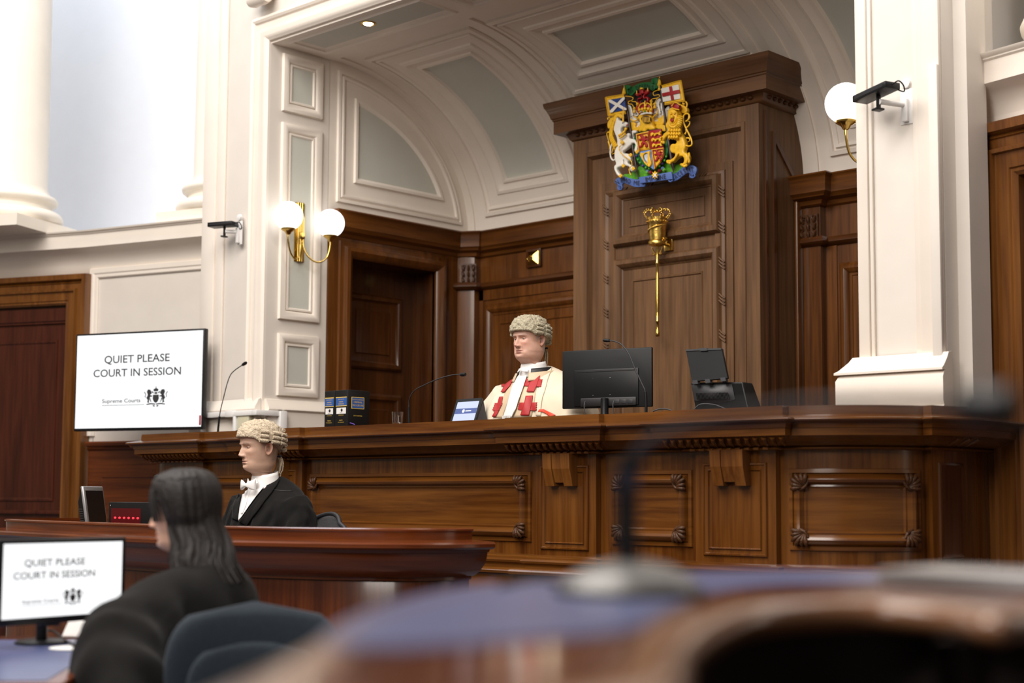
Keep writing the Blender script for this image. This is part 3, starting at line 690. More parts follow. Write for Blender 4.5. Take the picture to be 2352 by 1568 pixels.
pprof = [(0, 0), (0.003, 0.010), (0.020, 0.012), (0.024, 0.004), (0.030, 0.018), (0.038, 0.032), (0.050, 0.038), (0.062, 0.032), (0.070, 0.016), (0.074, 0.008), (0.082, 0.010), (0.090, 0.002)]
def bench_panel(f, u0, u1, nu=1):
    z0, z1 = 1.018, 1.390
    p = MB(); c = MB(); p.panel(f, u0, u1, z0, z1, pprof, nu, 1, centre=c)
    o = p.build('raised_panel', M['bh'], bench, smooth=35); c.build('panel_field', M['bh'], o, smooth=20)
    for sx, cx in ((-1, u0+0.085), (1, u1-0.085)):
        for sz, cz in ((-1, z0+0.085), (1, z1-0.085)):
            shell((cx, cz), sx, sz, f).build('corner_carving', M['carve'], o, smooth=60)
bench_panel(fs_, -7.165, -5.315); bench_panel(fs_, -4.765, -4.265); bench_panel(fs_, 2*BC+4.265, 2*BC+4.765)
arcf = lambda u, v, d: (-3.77+(0.55+d)*math.sin(u/0.55), 6.35-(0.55+d)*math.cos(u/0.55), v)
arcl = lambda u, v, d: (2*BC+3.77-(0.55+d)*math.sin(u/0.55), 6.35-(0.55+d)*math.cos(u/0.55), v)
bench_panel(arcf, 0.045, 0.655, 14); bench_panel(arcl, 0.045, 0.655, 14)
PX = [(-5.26, -4.84), (-4.22, -3.77)]; PX += [(2*BC-b, 2*BC-a) for a, b in PX]
fp = face(5.76)
for k, (a, b) in enumerate(PX):
    mb = MB(); mb.panel(fp, a+0.045, b-0.045, 0.985, 1.418, [(0, 0), (0.003, 0.010), (0.010, 0.012), (0.014, 0.006), (0.03, 0.004), (0.034, 0.012), (0.040, 0.0025)])
    o = mb.build('pier_panel', M['bv'], bench)
    c = (a+b)/2
    if k != 3:
        w = 0.092
        mb = MB()
        prof = [(0.0, 1.478), (0.075, 1.478), (0.070, 1.40), (0.045, 1.318), (0.0, 1.312)]
        for x0, x1, zc in ((c-w, c-w*0.36, 1.310), (c-w*0.36, c+w*0.36, 1.328), (c+w*0.36, c+w, 1.310)):
            pr = [(d, z if z > 1.33 else zc) for d, z in prof]
            d_ = 0.0 if zc < 1.32 else -0.006
            vs = [(x, 5.76-d-(d_ if d > 0 else 0), z) for x in (x0, x1) for d, z in pr]
            mb.add(vs, [(0, 1, 2, 3, 4), (9, 8, 7, 6, 5)]+[(i, (i+1) % 5, 5+(i+1) % 5, 5+i) for i in range(5)])
        mb.build('bracket', M['frame_v'], bench, smooth=0, bevel=0.002)
    mb = MB()
    for q in range(15):
        x = a-0.10+q*(b-a+0.20)/14
        mb.tube([(x+0.012, 5.76-0.125, 1.528), (x, 5.76-0.105, 1.512), (x-0.010, 5.76-0.062, 1.494)], [0.013, 0.012, 0.006], 8)
    mb.build('gadroon_band', M['bh'], bench, smooth=60)
    mb = MB()
    for q in range(9):
        x = a+0.02+q*(b-a-0.04)/8; mb.tube([(x-0.014, 5.712, 1.480), (x+0.014, 5.712, 1.480)], 0.007, 8)
    mb.build('bead_band', M['frame_h'], bench, smooth=60)
mb = MB()
for a in (76, 82, 88):
    s_, c_ = math.sin(R(a)), math.cos(R(a))
    mb.tube([(-3.77+(0.59+.125)*s_, 6.35-(0.59+.125)*c_, 1.528), (-3.77+(0.59+.06)*s_, 6.35-(0.59+.06)*c_, 1.496)], [0.013, 0.006], 8)
mb.build('gadroon_band', M['bh'], bench, smooth=60)
ef = lambda u, v, d: (-3.77+(0.59+d)*math.sin(u/0.59), 6.35-(0.59+d)*math.cos(u/0.59), v)
mb = MB(); mb.panel(ef, 0.78, 0.98, 0.98, 1.42, [(0, 0), (0.004, 0.010), (0.012, 0.012), (0.03, 0.003)], nu=4); mb.build('pier_panel', M['wdv'], bench)

# ================================================================ THE CLERK'S DESK
cd = empty('clerks_desk', (0, 0, 0), 0, 'polished mahogany bow-fronted clerk\'s desk below the judge\'s bench', 'desk')
RIM = [(-8.10, 5.1), (-8.10, 4.5), (-8.05, 4.33), (-7.93, 4.22), (-7.4, 4.14), (-6.85, 4.085), (-6.2, 4.045), (-5.75, 4.05), (-5.35, 4.12), (-5.02, 4.25), (-4.83, 4.37), (-4.74, 4.48), (-4.70, 4.60), (-4.69, 4.72)]
RIM = [(p.x, p.y) for p in smooth_path([(x, y, 0) for x, y in RIM], 4)]
rp = [(-0.028, 1.00), (-0.028, 1.115), (0.004, 1.115), (0.012, 1.110), (0.012, 1.103), (0.004, 1.098), (0.002, 1.064), (0.10, 1.060), (0.145, 1.056), (0.155, 1.048), (0.155, 1.034), (0.145, 1.026), (0.12, 1.022), (0.115, 1.012), (0.105, 1.008), (0.10, 0.985), (0.085, 0.955), (0.055, 0.925), (0.02, 0.905), (0.0, 0.90), (0.0, 0.888), (-0.015, 0.885), (-0.02, 0.875)]
MB().sweep(RIM, rp, None, side=-1).build('cornice', M['mh'], cd, smooth=30)
MB().sweep(RIM, [(-0.02, 0.90), (-0.015, 0.89), (-0.015, 0.03), (-0.05, 0.03)], None, side=-1).build('front', M['mv'], cd, smooth=40)
MB().sweep(RIM, [(-0.02, 0.42), (0.0, 0.415), (0.012, 0.40), (0.012, 0.385), (0.0, 0.38), (0.02, 0.37), (0.02, 0.02), (-0.02, 0.02)], None, side=-1).build('plinth', M['mh'], cd, smooth=40)
poly = [(x, y) for x, y in RIM if y < 4.42]; poly = [(-8.08, 4.43)]+poly+[(-4.79, 4.43)]
MB().prism(poly, 1.035, 1.06).build('desk_surface', M['mh'], cd, smooth=0)
mb = MB(); mb.bbox(-8.05, -7.98, 4.55, 4.60, 0.3, 1.035); mb.build('leg', M['mv'], cd)
mb = MB(); mb.bbox(-4.80, -4.73, 4.55, 4.60, 0.3, 1.035); mb.build('leg', M['mv'], cd)

# ================================================================ THINGS ON THE BENCH
BT = 1.6555
def on_top(px, Y): q = atY(px, 950, Y); return q.x
# law books
bx = on_top(745, 5.98)
def frame_world(P0, ang): return frame(P0, ang)
books = []
bY = 5.86
def book(x0, w, nm, label, cover):
    b = empty('law_book', (x0+w/2, bY, BT), 0, label, 'book', 'law books at the left of the bench')
    H, D = 0.245, 0.175
    mb = MB(); mb.bbox(-w/2, w/2, 0, D, 0, H, 0.004); mb.build('cover', M['bookcover'], b)
    f = lambda u, v, d: (u, -d, v)
    mb = MB(); mb.box(-w*0.42, w*0.42, -0.0015, 0, 0.150, 0.198); mb.build('title_label', M['bookblue'], b)
    mb = MB(); mb.box(-w*0.42, w*0.42, -0.0018, 0, 0.146, 0.150); mb.box(-w*0.42, w*0.42, -0.0018, 0, 0.198, 0.203); mb.build('gold_rule', M['bookgold'], b)
    mb = MB(); add_text(mb, 'RENTON & BROWN', 0.0062, lambda x, y, z: (x, -0.0025, 0.186+y))
    add_text(mb, 'CRIMINAL', 0.0095, lambda x, y, z: (x, -0.0025, 0.170+y)); add_text(mb, 'PROCEDURE', 0.0088, lambda x, y, z: (x, -0.0025, 0.157+y))
    add_text(mb, 'SIXTH EDITION', 0.0066, lambda x, y, z: (x, -0.0015, 0.089+y)); add_text(mb, 'Edited by', 0.0085, lambda x, y, z: (x, -0.0015, 0.058+y))
    add_text(mb, 'G.H. Gordon, Q.C.', 0.007, lambda x, y, z: (x, -0.0015, 0.046+y))
    mb.box(-0.008, -0.003, -0.0015, 0, 0.016, 0.021); mb.box(0.002, 0.007, -0.0015, 0, 0.016, 0.021)
    mb.build('lettering', M['bookgold'], b, smooth=0)
    mb = MB(); mb.box(-w*0.36, w*0.36, -0.002, 0, 0.100, 0.137); s = mb.build('library_sticker', M['whitepl'], b)
    mb = MB(); mb.prism([(w*0.05+0.010*math.cos(t*0.785), 0.122+0.010*math.sin(t*0.785)) for t in range(8)], 0, 1, lambda x, y, z: (x, -0.0025-z*0.0003, y))
    add_text(mb, 'LIBRARY', 0.006, lambda x, y, z: (x, -0.0025, 0.104+y)); mb.build('sticker_print', M['ink'], s, smooth=0)
    if cover:
        fc = lambda u, v, d: (w/2+d, u, v)
        mb = MB(); mb.box(0.028, 0.130, 0.131, 0.203, 0, 0.0012, lambda u, v, d: fc(u, v, d)); mb.build('gold_rule', M['bookgold'], b)
        mb = MB(); mb.box(0.032, 0.126, 0.135, 0.199, 0, 0.0016, lambda u, v, d: fc(u, v, d)); mb.build('title_label', M['bookblue'], b)
        mb = MB(); g = lambda yy: (lambda x, y, z: (w/2+0.0022, 0.079+x, yy+y))
        add_text(mb, 'RENTON & BROWN\'S', 0.0092, g(0.184)); add_text(mb, 'CRIMINAL', 0.0155, g(0.166)); add_text(mb, 'PROCEDURE', 0.0155, g(0.147)); add_text(mb, 'SIXTH EDITION', 0.010, g(0.085))
        mb.build('lettering', M['bookgold'], b, smooth=0)
    return b
x0 = atY(745, 950, bY).x; x1 = atY(769, 950, bY).x; x2 = atY(799, 950, bY).x
book(x0, x1-x0-0.003, 1, 'slimmer black law book showing only its blue and gold labelled spine', False)
book(x1, x2-x1-0.001, 2, 'thicker black law book showing its front cover with gold lettering', True)
# glass of water
gx = on_top(913, 5.84)
g = empty('water_glass', (gx, 5.84, BT), 0, 'clear drinking glass part filled with water on the bench', 'glass')
MB().lathe([(0.0005, 0.006), (0.026, 0.006), (0.028, 0.012), (0.0325, 0.092), (0.035, 0.092), (0.0300, 0.006), (0.029, 0.0), (0.0005, 0.0)], seg=32).build('tumbler', M['glass'], g, smooth=50)
MB().lathe([(0.0005, 0.0075), (0.0255, 0.0075), (0.028, 0.030), (0.0005, 0.030)], seg=32).build('water', M['glass'], g, smooth=50)
def mic(name, base, pts, label, cat='microphone', head_r=0.011, base_r=0.045, rad=0.0035, flat_base=True, group=None):
    m = empty(name, base, 0, label, cat, group)
    B = Vector(base)
    if flat_base:
        MB().lathe([(0.001, 0), (base_r, 0), (base_r, 0.006), (base_r*0.92, 0.012), (0.012, 0.016), (0.001, 0.016)], seg=32).build('base', M['blackm'], m, smooth=50)
    P = smooth_path([Vector(p)-B for p in pts], 8); n = len(P)
    MB().tube(P, rad, 10).build('gooseneck', M['darkgrey'], m, smooth=60)
    MB().tube(P[:max(3, n//6)], rad*2.2, 12).build('stem', M['black'], m, smooth=60)
    d = (P[-1]-P[-2]).normalized(); L = head_r*4.2
    MB().tube([P[-1]-d*0.002, P[-1], P[-1]+d*L*0.3, P[-1]+d*L*0.8, P[-1]+d*L, P[-1]+d*(L*1.03)], [head_r*0.4, head_r*0.75, head_r, head_r, head_r*0.75, head_r*0.2], 14).build('microphone_head', M['blackm'], m, smooth=60)
    return m
my = 5.95
q0 = atY(940, 965, my); mic('microphone', (q0.x, my, BT), [(q0.x, my, BT)]+[atY(px, py, my-k*0.012) for k, (px, py) in enumerate(((939, 935), (941, 915), (952, 897), (975, 884), (1010, 869), (1040, 861), (1058, 860)))], 'black gooseneck microphone between the water glass and the tablet')
my = 6.02
q0 = atY(1484, 930, my); mic('microphone', (q0.x, my, BT), [(q0.x, my, BT)]+[atY(px, py, my-k*0.004) for k, (px, py) in enumerate(((1483, 905), (1474, 880), (1460, 850), (1447, 818), (1436, 800), (1425, 789), (1410, 783), (1400, 782)))], 'black gooseneck microphone arching over the rear of the big monitor', head_r=0.009)
my = 5.93
q0 = atY(500, 980, my); mic('microphone', (q0.x, my, BT), [(q0.x, my, BT)]+[atY(px, py, my-k*0.005) for k, (px, py) in enumerate(((505, 950), (513, 915), (522, 880), (530, 860), (542, 848), (557, 838)))], 'black gooseneck microphone standing between the television and the law books', rad=0.0033)
# small tablet on a wedge stand
tY = 5.92
t = empty('tablet', (0, 0, 0), 0, 'small tilted touch screen with a blue banner beside the judge', 'tablet')
c00, c10, c11, c01 = atY(1031, 963, tY), atY(1090, 961, tY), atY(1107, 913, tY+0.09), atY(1049, 917, tY+0.09)
c00.z = c10.z = BT+0.006
def bil(a, b, c, d): return lambda u, v, h, n=(b-a).cross(d-a).normalized(): (a*(1-u)*(1-v)+b*u*(1-v)+c*u*v+d*(1-u)*v)+n*h
F = bil(c00, c10, c11, c01)
if F(0.5, 0.5, 1).y > F(0.5, 0.5, 0).y:
    F0 = F; F = lambda u, v, h: F0(u, v, -h)
MB().bbox(0, 1, 0, 1, -0.012, 0.0, 0.002, F).build('case', M['black'], t)
MB().box(0.09, 0.93, 0.13, 0.88, 0.0, 0.0008, F).build('screen', M['screenblue'], t)
sb = MB().box(0.09, 0.93, 0.42, 0.62, 0.0008, 0.0012, F).build('screen_banner', M['screenband'], t)
mb = MB(); mb.lathe([(0.012, -0.0004), (0.012, 0.0)], seg=12); mb = MB()
mb.prism([(0.42+0.05*math.cos(i*0.524), 0.52+0.07*math.sin(i*0.524)) for i in range(12)], 0.0012, 0.0016, F)
mb.box(0.50, 0.72, 0.50, 0.54, 0.0012, 0.0016, F); mb.build('banner_print', M['screen'], sb, smooth=0)
mb = MB(); n_ = (c10-c00); bk = Vector((0.01, 0.10, 0))
mb.add([c00+Vector((0, 0.01, -0.006)), c10+Vector((0, 0.01, -0.006)), c10+bk+Vector((0, 0, -0.006)), c00+bk+Vector((0, 0, -0.006)), c01+Vector((0, 0.012, -0.012)), c11+Vector((0, 0.012, -0.012))],
       [(0, 1, 2, 3), (0, 1, 5, 4), (3, 2, 5, 4), (1, 2, 5), (0, 3, 4)]); mb.build('stand', M['darkgrey'], t, smooth=0)
# big monitor seen from behind
mo = empty('computer_monitor', (0, 0, 0), 0, 'large black monitor seen from behind beside the judge in the cream robe', 'monitor')
MA = 14.0; mY = 6.02
pL = atY(1291, 870, mY)
fm = frame((pL.x, pL.y), MA)
fr = lambda px, py: on_frame(px, py, (pL.x, pL.y), MA)
uR = fr(1497, 870)[0]; zt = fr(1400, 801)[1]; zb = fr(1400, 943)[1]; zbL = fr(1291, 940)[1]
zb = zbL+0.002
G = lambda u, d, z: fm(u, z, -d)
MB().bbox(0, uR, 0, 0.022, zb, zt, 0.006, G).build('screen_panel', M['blackm'], mo)
mb = MB(); mb.bbox(uR*0.14, uR*0.86, -0.008, 0.0, zb+0.012, zb+(zt-zb)*0.66, 0.006, G); mb.build('rear_housing', M['black'], mo)
mb = MB(); mb.box(uR*0.17, uR*0.84, -0.010, -0.0085, zb+(zt-zb)*0.618, zb+(zt-zb)*0.632, G); mb.build('vent_slot', M['ablack'], mo)
mb = MB(); mb.bbox(uR*0.22, uR*0.84, -0.014, -0.0, zb+0.008, zb+0.055, 0.006, G); pb = mb.build('port_bay', M['ablack'], mo)
mb = MB()
for k in range(3): mb.bbox(uR*(0.60+0.075*k), uR*(0.655+0.075*k), -0.0155, -0.014, zb+0.02, zb+0.042, 0.001, G)
mb.build('port_label', M['darkgrey'], pb)
mb = MB()
for k in (0.36, 0.55):
    for z in (zb+0.068, zb+0.16): mb.lathe([(0.0025, -0.031), (0.0025, -0.027)], (0, 0, 0), 8, 'Y') if False else mb.bbox(uR*k-0.0015, uR*k+0.0015, -0.0095, -0.007, z-0.0015, z+0.0015, 0.0005, G)
mb.build('screw', M['chrome'], mo)
mb = MB(); c_ = G(uR*0.5, -0.02, 0); mb.lathe([(0.025, BT+0.012), (0.022, BT+0.02), (0.021, zb+0.05)], (c_[0], c_[1], 0), 20)
mb.lathe([(0.001, BT), (0.10, BT), (0.10, BT+0.006), (0.09, BT+0.011), (0.001, BT+0.012)], (c_[0], c_[1], 0), 32); mb.build('stand', M['black'], mo, smooth=40)
for k in (0.30, 0.62):
    a_ = [G(uR*k, -0.036, zb+0.035), G(uR*k, -0.05, zb+0.01), G(uR*(k+0.02), -0.055, BT+0.03), G(uR*(k+0.05), -0.03, BT+0.006)]
    MB().tube(smooth_path(a_, 6), 0.003, 8).build('cable', M['darkgrey'], mo, smooth=60)
# document camera / flip-up display unit
dv = empty('display_unit', (0, 0, 0), 0, 'black desktop unit with an upright flip-up lid on the judge\'s bench', 'display unit')
dY = 6.05
k_ = [atY(1575, 803, dY), atY(1657, 800, dY), atY(1671, 868, dY-0.03), atY(1589, 876, dY-0.03)]
F = bil(k_[3], k_[2], k_[1], k_[0])
s_ = 1 if F(0.5, 0.5, 1).y > F(0.5, 0.5, 0).y else -1
Fb = lambda u, v, h: F(u, v, h*s_)
MB().bbox(0, 1, 0, 1, 0.0, 0.016, 0.004, Fb).build('lid', M['blackm'], dv)
mb = MB(); mb.bbox(0.0, 1.0, 0.95, 1.01, -0.004, 0.018, 0.003, Fb); mb.bbox(0.42, 0.62, 0.93, 1.03, -0.008, 0.01, 0.003, Fb); mb.build('latch', M['darkgrey'], dv)
mb = MB()
for u in (0.1, 0.45, 0.88): mb.bbox(u-0.07, u+0.07, -0.10, 0.03, -0.004, 0.018, 0.003, Fb)
mb.build('hinge', M['darkgrey'], dv)
e_ = [atY(1586, 878, dY), atY(1705, 877, dY), atY(1722, 935, dY), atY(1600, 936, dY)]
for p in e_[2:]: p.z = BT+0.004
B = lambda p, dy: Vector((p.x, p.y+dy, p.z))
mb = MB(); w0, w1, w2, w3 = e_
mb.add([w0, w1, w2, w3, B(w0, 0.09), B(w1, 0.09), B(w2, 0.13), B(w3, 0.13)], [(0, 1, 2, 3), (7, 6, 5, 4), (0, 4, 5, 1), (1, 5, 6, 2), (2, 6, 7, 3), (3, 7, 4, 0)])
mb.build('body', M['black'], dv, smooth=0, bevel=0.006)
Fg = bil(e_[3], e_[2], e_[1], e_[0]); s_ = 1 if Fg(.5, .5, 1).y < Fg(.5, .5, 0).y else -1
mb = MB(); mb.grid(lambda u, v: Fg(0.02+0.78*u, 0.38+0.55*v+0.10*(2*u-1)**2*(1-v), s_*(0.003+0.022*math.sin(math.pi*v)*math.sin(math.pi*min(1, max(0, u))))), 16, 8); bl = mb.build('rear_shell', M['darkgrey'], dv, smooth=60)
mb = MB()
for k in range(24): mb.box(0.12+k*0.026, 0.130+k*0.026, 0.50, 0.68, s_*0.019, s_*0.026, Fg)
mb.build('vent', M['ablack'], bl, smooth=0)
MB().box(0.35, 0.55, 0.12, 0.2, 0, s_*0.002, Fg).build('rating_label', M['darkgrey'], dv)
for i, (pp, lb) in enumerate(((((1595, 939), (1610, 928), (1640, 929), (1665, 938)), 'thin black cable looping on the bench before the flip-up unit'), (((1500, 944), (1515, 939), (1530, 939), (1545, 943)), 'thin black cable lying on the bench beside the big monitor stand'))):
    P = [atY(px, py, 5.90+0.01*k) for k, (px, py) in enumerate(pp)]
    tag(MB().tube(smooth_path(P, 6), 0.0035, 8).build('cable', M['darkgrey'], smooth=60), lb, 'cable')
pv = [atY(px, py, 5.88) for px, py in ((793, 974), (800, 971), (808, 972), (815, 975))]
tag(MB().tube(smooth_path(pv, 6), 0.003, 8).build('cord', mat('violet_rubber', (0.14, 0.07, 0.35), 0.5), smooth=60), 'short violet cord curled at the foot of the law books', 'cord')

# ================================================================ WALL FITTINGS
def sconce(X, sgn, label):
    s = empty('wall_lamp', (X, 6.575, 3.14), 0, label, 'lamp', 'double globe wall lamps')
    mb = MB(); z0, z1 = -0.22, 0.205
    mb.bbox(0, sgn*0.008, -0.045, 0.045, z0, z1, 0.002)
    mb.build('back_plate', M['brass'], s)
    mb = MB()
    for y in (-0.018, 0.0, 0.018): mb.tube([(sgn*0.016, y, z0), (sgn*0.016, y, z1)], 0.009, 8)
    mb.bbox(0.0, sgn*0.045, -0.022, 0.022, -0.06, -0.01, 0.004); mb.build('reeded_bar', M['brass'], s, smooth=60)
    for dy, gz in ((-1, 0.07), (1, 0.07)):
        gy = 0.190*dy
        pts = smooth_path([(sgn*0.03, 0.012*dy, -0.02), (sgn*0.04, 0.018*dy, -0.13), (sgn*0.07, 0.055*dy, -0.20), (sgn*0.095, 0.11*dy, -0.22), (sgn*0.115, 0.165*dy, -0.18), (sgn*0.12, gy, -0.10), (sgn*0.12, gy, gz-0.105)], 6)
        a = MB().tube(pts, 0.0065, 10).build('arm', M['brass'], s, smooth=60)
        MB().lathe([(0.008, gz-0.135), (0.016, gz-0.13), (0.024, gz-0.115), (0.05, gz-0.098), (0.052, gz-0.090), (0.048, gz-0.084), (0.01, gz-0.084)], (sgn*0.12, gy, 0), 24).build('gallery_cup', M['brass'], a, smooth=40)
        MB().sphere((sgn*0.12, gy, gz), 0.102, 32, 20).build('glass_globe', M['globe'], s, smooth=80)
        l = bpy.data.lights.new('globe_light', 'POINT'); l.energy = 1.0; l.color = (1, 0.90, 0.76); l.shadow_soft_size = 0.10
        lo = bpy.data.objects.new('globe_light', l); COL.objects.link(lo); lo.location = (X+sgn*0.12, 6.575+gy, 3.14+gz+0.0)
        lo.location.x += sgn*0.16
    return s
sconce(XL+0.002, 1, 'lit brass wall lamp showing both opal globes above the law books')
sconce(XR-0.0, -1, 'lit brass wall lamp with only one globe showing past the white pier')
dl_ = empty('downlight', (-7.49, 6.44, ZS-0.003), 0, 'small round brass downlight glowing in the ceiling panel', 'lamp')
dl_.location.y = 6.50
MB().lathe([(0.055, 0.004), (0.055, -0.004), (0.045, -0.008), (0.036, -0.003), (0.036, 0.004)], seg=32).build('brass_ring', M['brass'], dl_, smooth=40)
MB().sphere((0, 0, -0.003), 0.032, 20, 10, 1, 1, 0.35).build('bulb', M['lamp'], dl_, smooth=80)
sp = bpy.data.lights.new('downlight_beam', 'SPOT'); sp.energy = 6; sp.color = (1, 0.82, 0.6); sp.spot_size = R(85); sp.spot_blend = 0.6; sp.shadow_soft_size = 0.03
so = bpy.data.objects.new('downlight_beam', sp); COL.objects.link(so); so.location = (-7.49, 6.50, ZS-0.03)
# brass hook plate on the wall and mace
hp = empty('hook_plate', (-7.585, YB-0.012, 3.08), 0, 'small square brass plate with a hook on the panelling', 'wall hook')
MB().bbox(-0.075, 0.075, -0.012, 0.02, -0.07, 0.07, 0.004).build('wooden_backing', M['wdv'], hp)
mb = MB(); mb.add([(-0.055, -0.012, -0.052), (0.055, -0.012, -0.052), (0.055, -0.012, 0.052), (-0.055, -0.012, 0.052), (-0.018, -0.035, -0.018), (0.018, -0.035, -0.018), (0.018, -0.035, 0.018), (-0.018, -0.035, 0.018)],
                 [(0, 1, 5, 4), (1, 2, 6, 5), (2, 3, 7, 6), (3, 0, 4, 7), (4, 5, 6, 7)]); mb.build('brass_plate', M['brass'], hp, smooth=0)
MB().tube(smooth_path([(0, -0.03, 0.01), (0, -0.06, 0.0), (0, -0.075, -0.02), (0, -0.06, -0.035), (0, -0.05, -0.02)], 5), 0.005, 8).build('hook', M['brass'], hp, smooth=60)
# mace
mz = lambda y: atY(1510, y, 7.70).z
mace = empty('ceremonial_mace', (-5.943, 7.70, 0), 0, 'gilded ceremonial mace with an open crown hung head-up on the panelling', 'mace')
H = [mz(y) for y in range(480, 781, 1)]
zz = lambda y: H[int(y-480)]
mb = MB(); mb.lathe([(0.011, zz(773)), (0.016, zz(770)), (0.017, zz(764)), (0.011, zz(758)), (0.010, zz(740)), (0.013, zz(739)), (0.013, zz(736)), (0.008, zz(734)), (0.013, zz(715)), (0.016, zz(690)), (0.014, zz(660)), (0.010, zz(630)), (0.010, zz(608)), (0.014, zz(606)), (0.014, zz(603)), (0.0105, zz(600)), (0.011, zz(566)), (0.017, zz(563)), (0.02, zz(560))], seg=20)
mb.build('shaft', M['brass'], mace, smooth=50)
mb = MB(); mb.lathe([(0.02, zz(566)), (0.058, zz(562)), (0.062, zz(557)), (0.055, zz(553)), (0.052, zz(552)), (0.055, zz(545)), (0.060, zz(520)), (0.064, zz(515)), (0.070, zz(512)), (0.070, zz(508)), (0.064, zz(506)), (0.067, zz(500)), (0.02, zz(499))], seg=32)
for k in range(60):
    a = k*2.399; z = zz(518)+(zz(550)-zz(518))*((k*0.618) % 1); mb.sphere((0.057*math.cos(a), 0.057*math.sin(a), z), 0.009, 6, 5)
for k in range(24): a = k*math.pi/12; mb.sphere((0.070*math.cos(a), 0.070*math.sin(a), zz(510)), 0.006, 6, 5)
mb.build('crowned_head', M['gilt'], mace, smooth=50)
mb = MB()
for k in range(8):
    a = k*math.pi/4+0.2; z0 = zz(503); hz = 1.15*(zz(483)-z0)
    pts = smooth_path([(r*math.cos(a), r*math.sin(a), z0+h*hz) for r, h in ((0.062, 0), (0.085, 0.35), (0.092, 0.62), (0.075, 0.9), (0.045, 0.93), (0.012, 0.72))], 5)
    mb.tube(pts, 0.0042, 6)
    for p in pts[::3]: mb.sphere(p, 0.0065, 6, 5)
mb.sphere((0, 0, zz(484)), 0.010, 8, 6); mb.build('open_crown', M['gilt'], mace, smooth=60)
mb = MB()
for s in (-1, 1): mb.tube(smooth_path([(s*0.045, 0, zz(566)), (s*0.035, 0, zz(575)), (s*0.018, 0, zz(582)), (s*0.03, 0, zz(584)), (s*0.034, 0, zz(580))], 5), 0.005, 6)
mb.build('scroll', M['gilt'], mace, smooth=60)
mb = MB(); q = atY(1534, 562, CY-0.02); q0_ = q-Vector((-5.943, 7.70, 0))
mb.bbox(q0_.x-0.035, q0_.x+0.035, q0_.y-0.0, q0_.y+0.018, q0_.z-0.04, q0_.z+0.04, 0.004); mb.tube([(0.02, 0.0, zz(560)), (q0_.x, q0_.y, q0_.z)], 0.010, 10)
mb.build('bracket', M['brass'], mace, smooth=40)
# infrared emitters
def emitter(P, size, ang, tilt, label, wallY):
    e = empty('infrared_emitter', P, 0, label, 'wall device', 'black panel emitters on the white piers')
    a = R(ang); ca, sa = math.cos(a), math.sin(a)
    f = lambda x, y, z: (x*ca-y*sa, x*sa+y*ca, z+math.tan(R(tilt))*x)
    mb = MB(); mb.bbox(-size/2, size/2, -0.045, 0.045, -0.016, 0.016, 0.004, f); mb.build('panel_body', M['black'], e)
    mb = MB(); mb.box(-size*0.42, size*0.42, -0.046, -0.0455, -0.006, 0.006, f); mb.build('window_strip', M['ablack'], e)
    mb = MB(); mb.bbox(size*0.05, size*0.09, -0.012, 0.012, -0.085, -0.016, 0.003, f); mb.bbox(size*0.0, size*0.16, -0.03, 0.02, -0.092, -0.082, 0.003, f); mb.build('clamp', M['black'], e)
    yb = wallY-P[1]
    mb = MB(); mb.bbox(size*0.22, size*0.52, yb-0.006, yb, -0.14, 0.03, 0.003); mb.tube([f(size*0.1, 0, -0.05), (size*0.36, yb-0.01, -0.05)], 0.013, 12); mb.bbox(size*0.30, size*0.42, yb-0.03, yb, -0.13, -0.02, 0.004); mb.build('wall_bracket', M['whitepl'], e, smooth=40)
    mb = MB(); mb.lathe([(0.002, -0.02), (0.022, -0.016), (0.025, 0.0)], (size*0.36, yb-0.0, 0.055), 20, 'Y'); mb.build('junction_disc', M['whitepl'], e, smooth=50)
    mb = MB(); mb.tube(smooth_path([f(size*0.5, 0, 0.004), f(size*0.62, 0.01, 0.012), f(size*0.66, 0.03, -0.01), f(size*0.58, 0.05, -0.03), f(size*0.45, 0.04, -0.014)], 6), 0.0035, 8); mb.build('cable', M['black'], e, smooth=60)
    return e
p = atY(512, 516, YO-0.13); emitter(tuple(p), 0.205, 20, 0, 'small black panel emitter on the white pier above the television', YO-0.035)
p = atY(2012, 213, YO-0.14); emitter(tuple(p), 0.235, -20, 4, 'long black panel emitter on the white pier in front of a lit globe', YO)

# television on the left wall
TA = 20.0; T0 = atD(468, 870, 10.5); T0 = (T0.x, T0.y)
tf = frame(T0, TA); tg = lambda px, py: on_frame(px, py, T0, TA)
tv = empty('television', (0, 0, 0), 0, 'wall-mounted television showing a court in session notice', 'television')
u0 = tg(172, 880)[0]; zt = (tg(172, 768)[1]+tg(468, 753)[1])/2; zb = (tg(170, 990)[1]+tg(465, 986)[1])/2
Tm = lambda u, d, z: tf(u, z, -d)
MB().bbox(u0, 0, 0.0, 0.045, zb, zt, 0.006, Tm).build('case', M['black'], tv)
MB().box(u0+0.014, -0.014, -0.002, 0.0, zb+0.02, zt-0.014, Tm).build('screen', M['screen'], tv)
def fit_text(mb, string, cx, base, width, cap, P):
    "lettering fitted to a width and cap height, centred on cx, standing on base"
    vs, fs = text_mesh(string, 1.0, bold=0.012)
    xs = [v[0] for v in vs]; w = max(xs)-min(xs); c = (max(xs)+min(xs))/2
    H, _ = text_mesh('E', 1.0); h = max(v[1] for v in H)-min(v[1] for v in H)
    mb.add([P(cx+(v[0]-c)/w*width, base+v[1]/h*cap) for v in vs], fs)
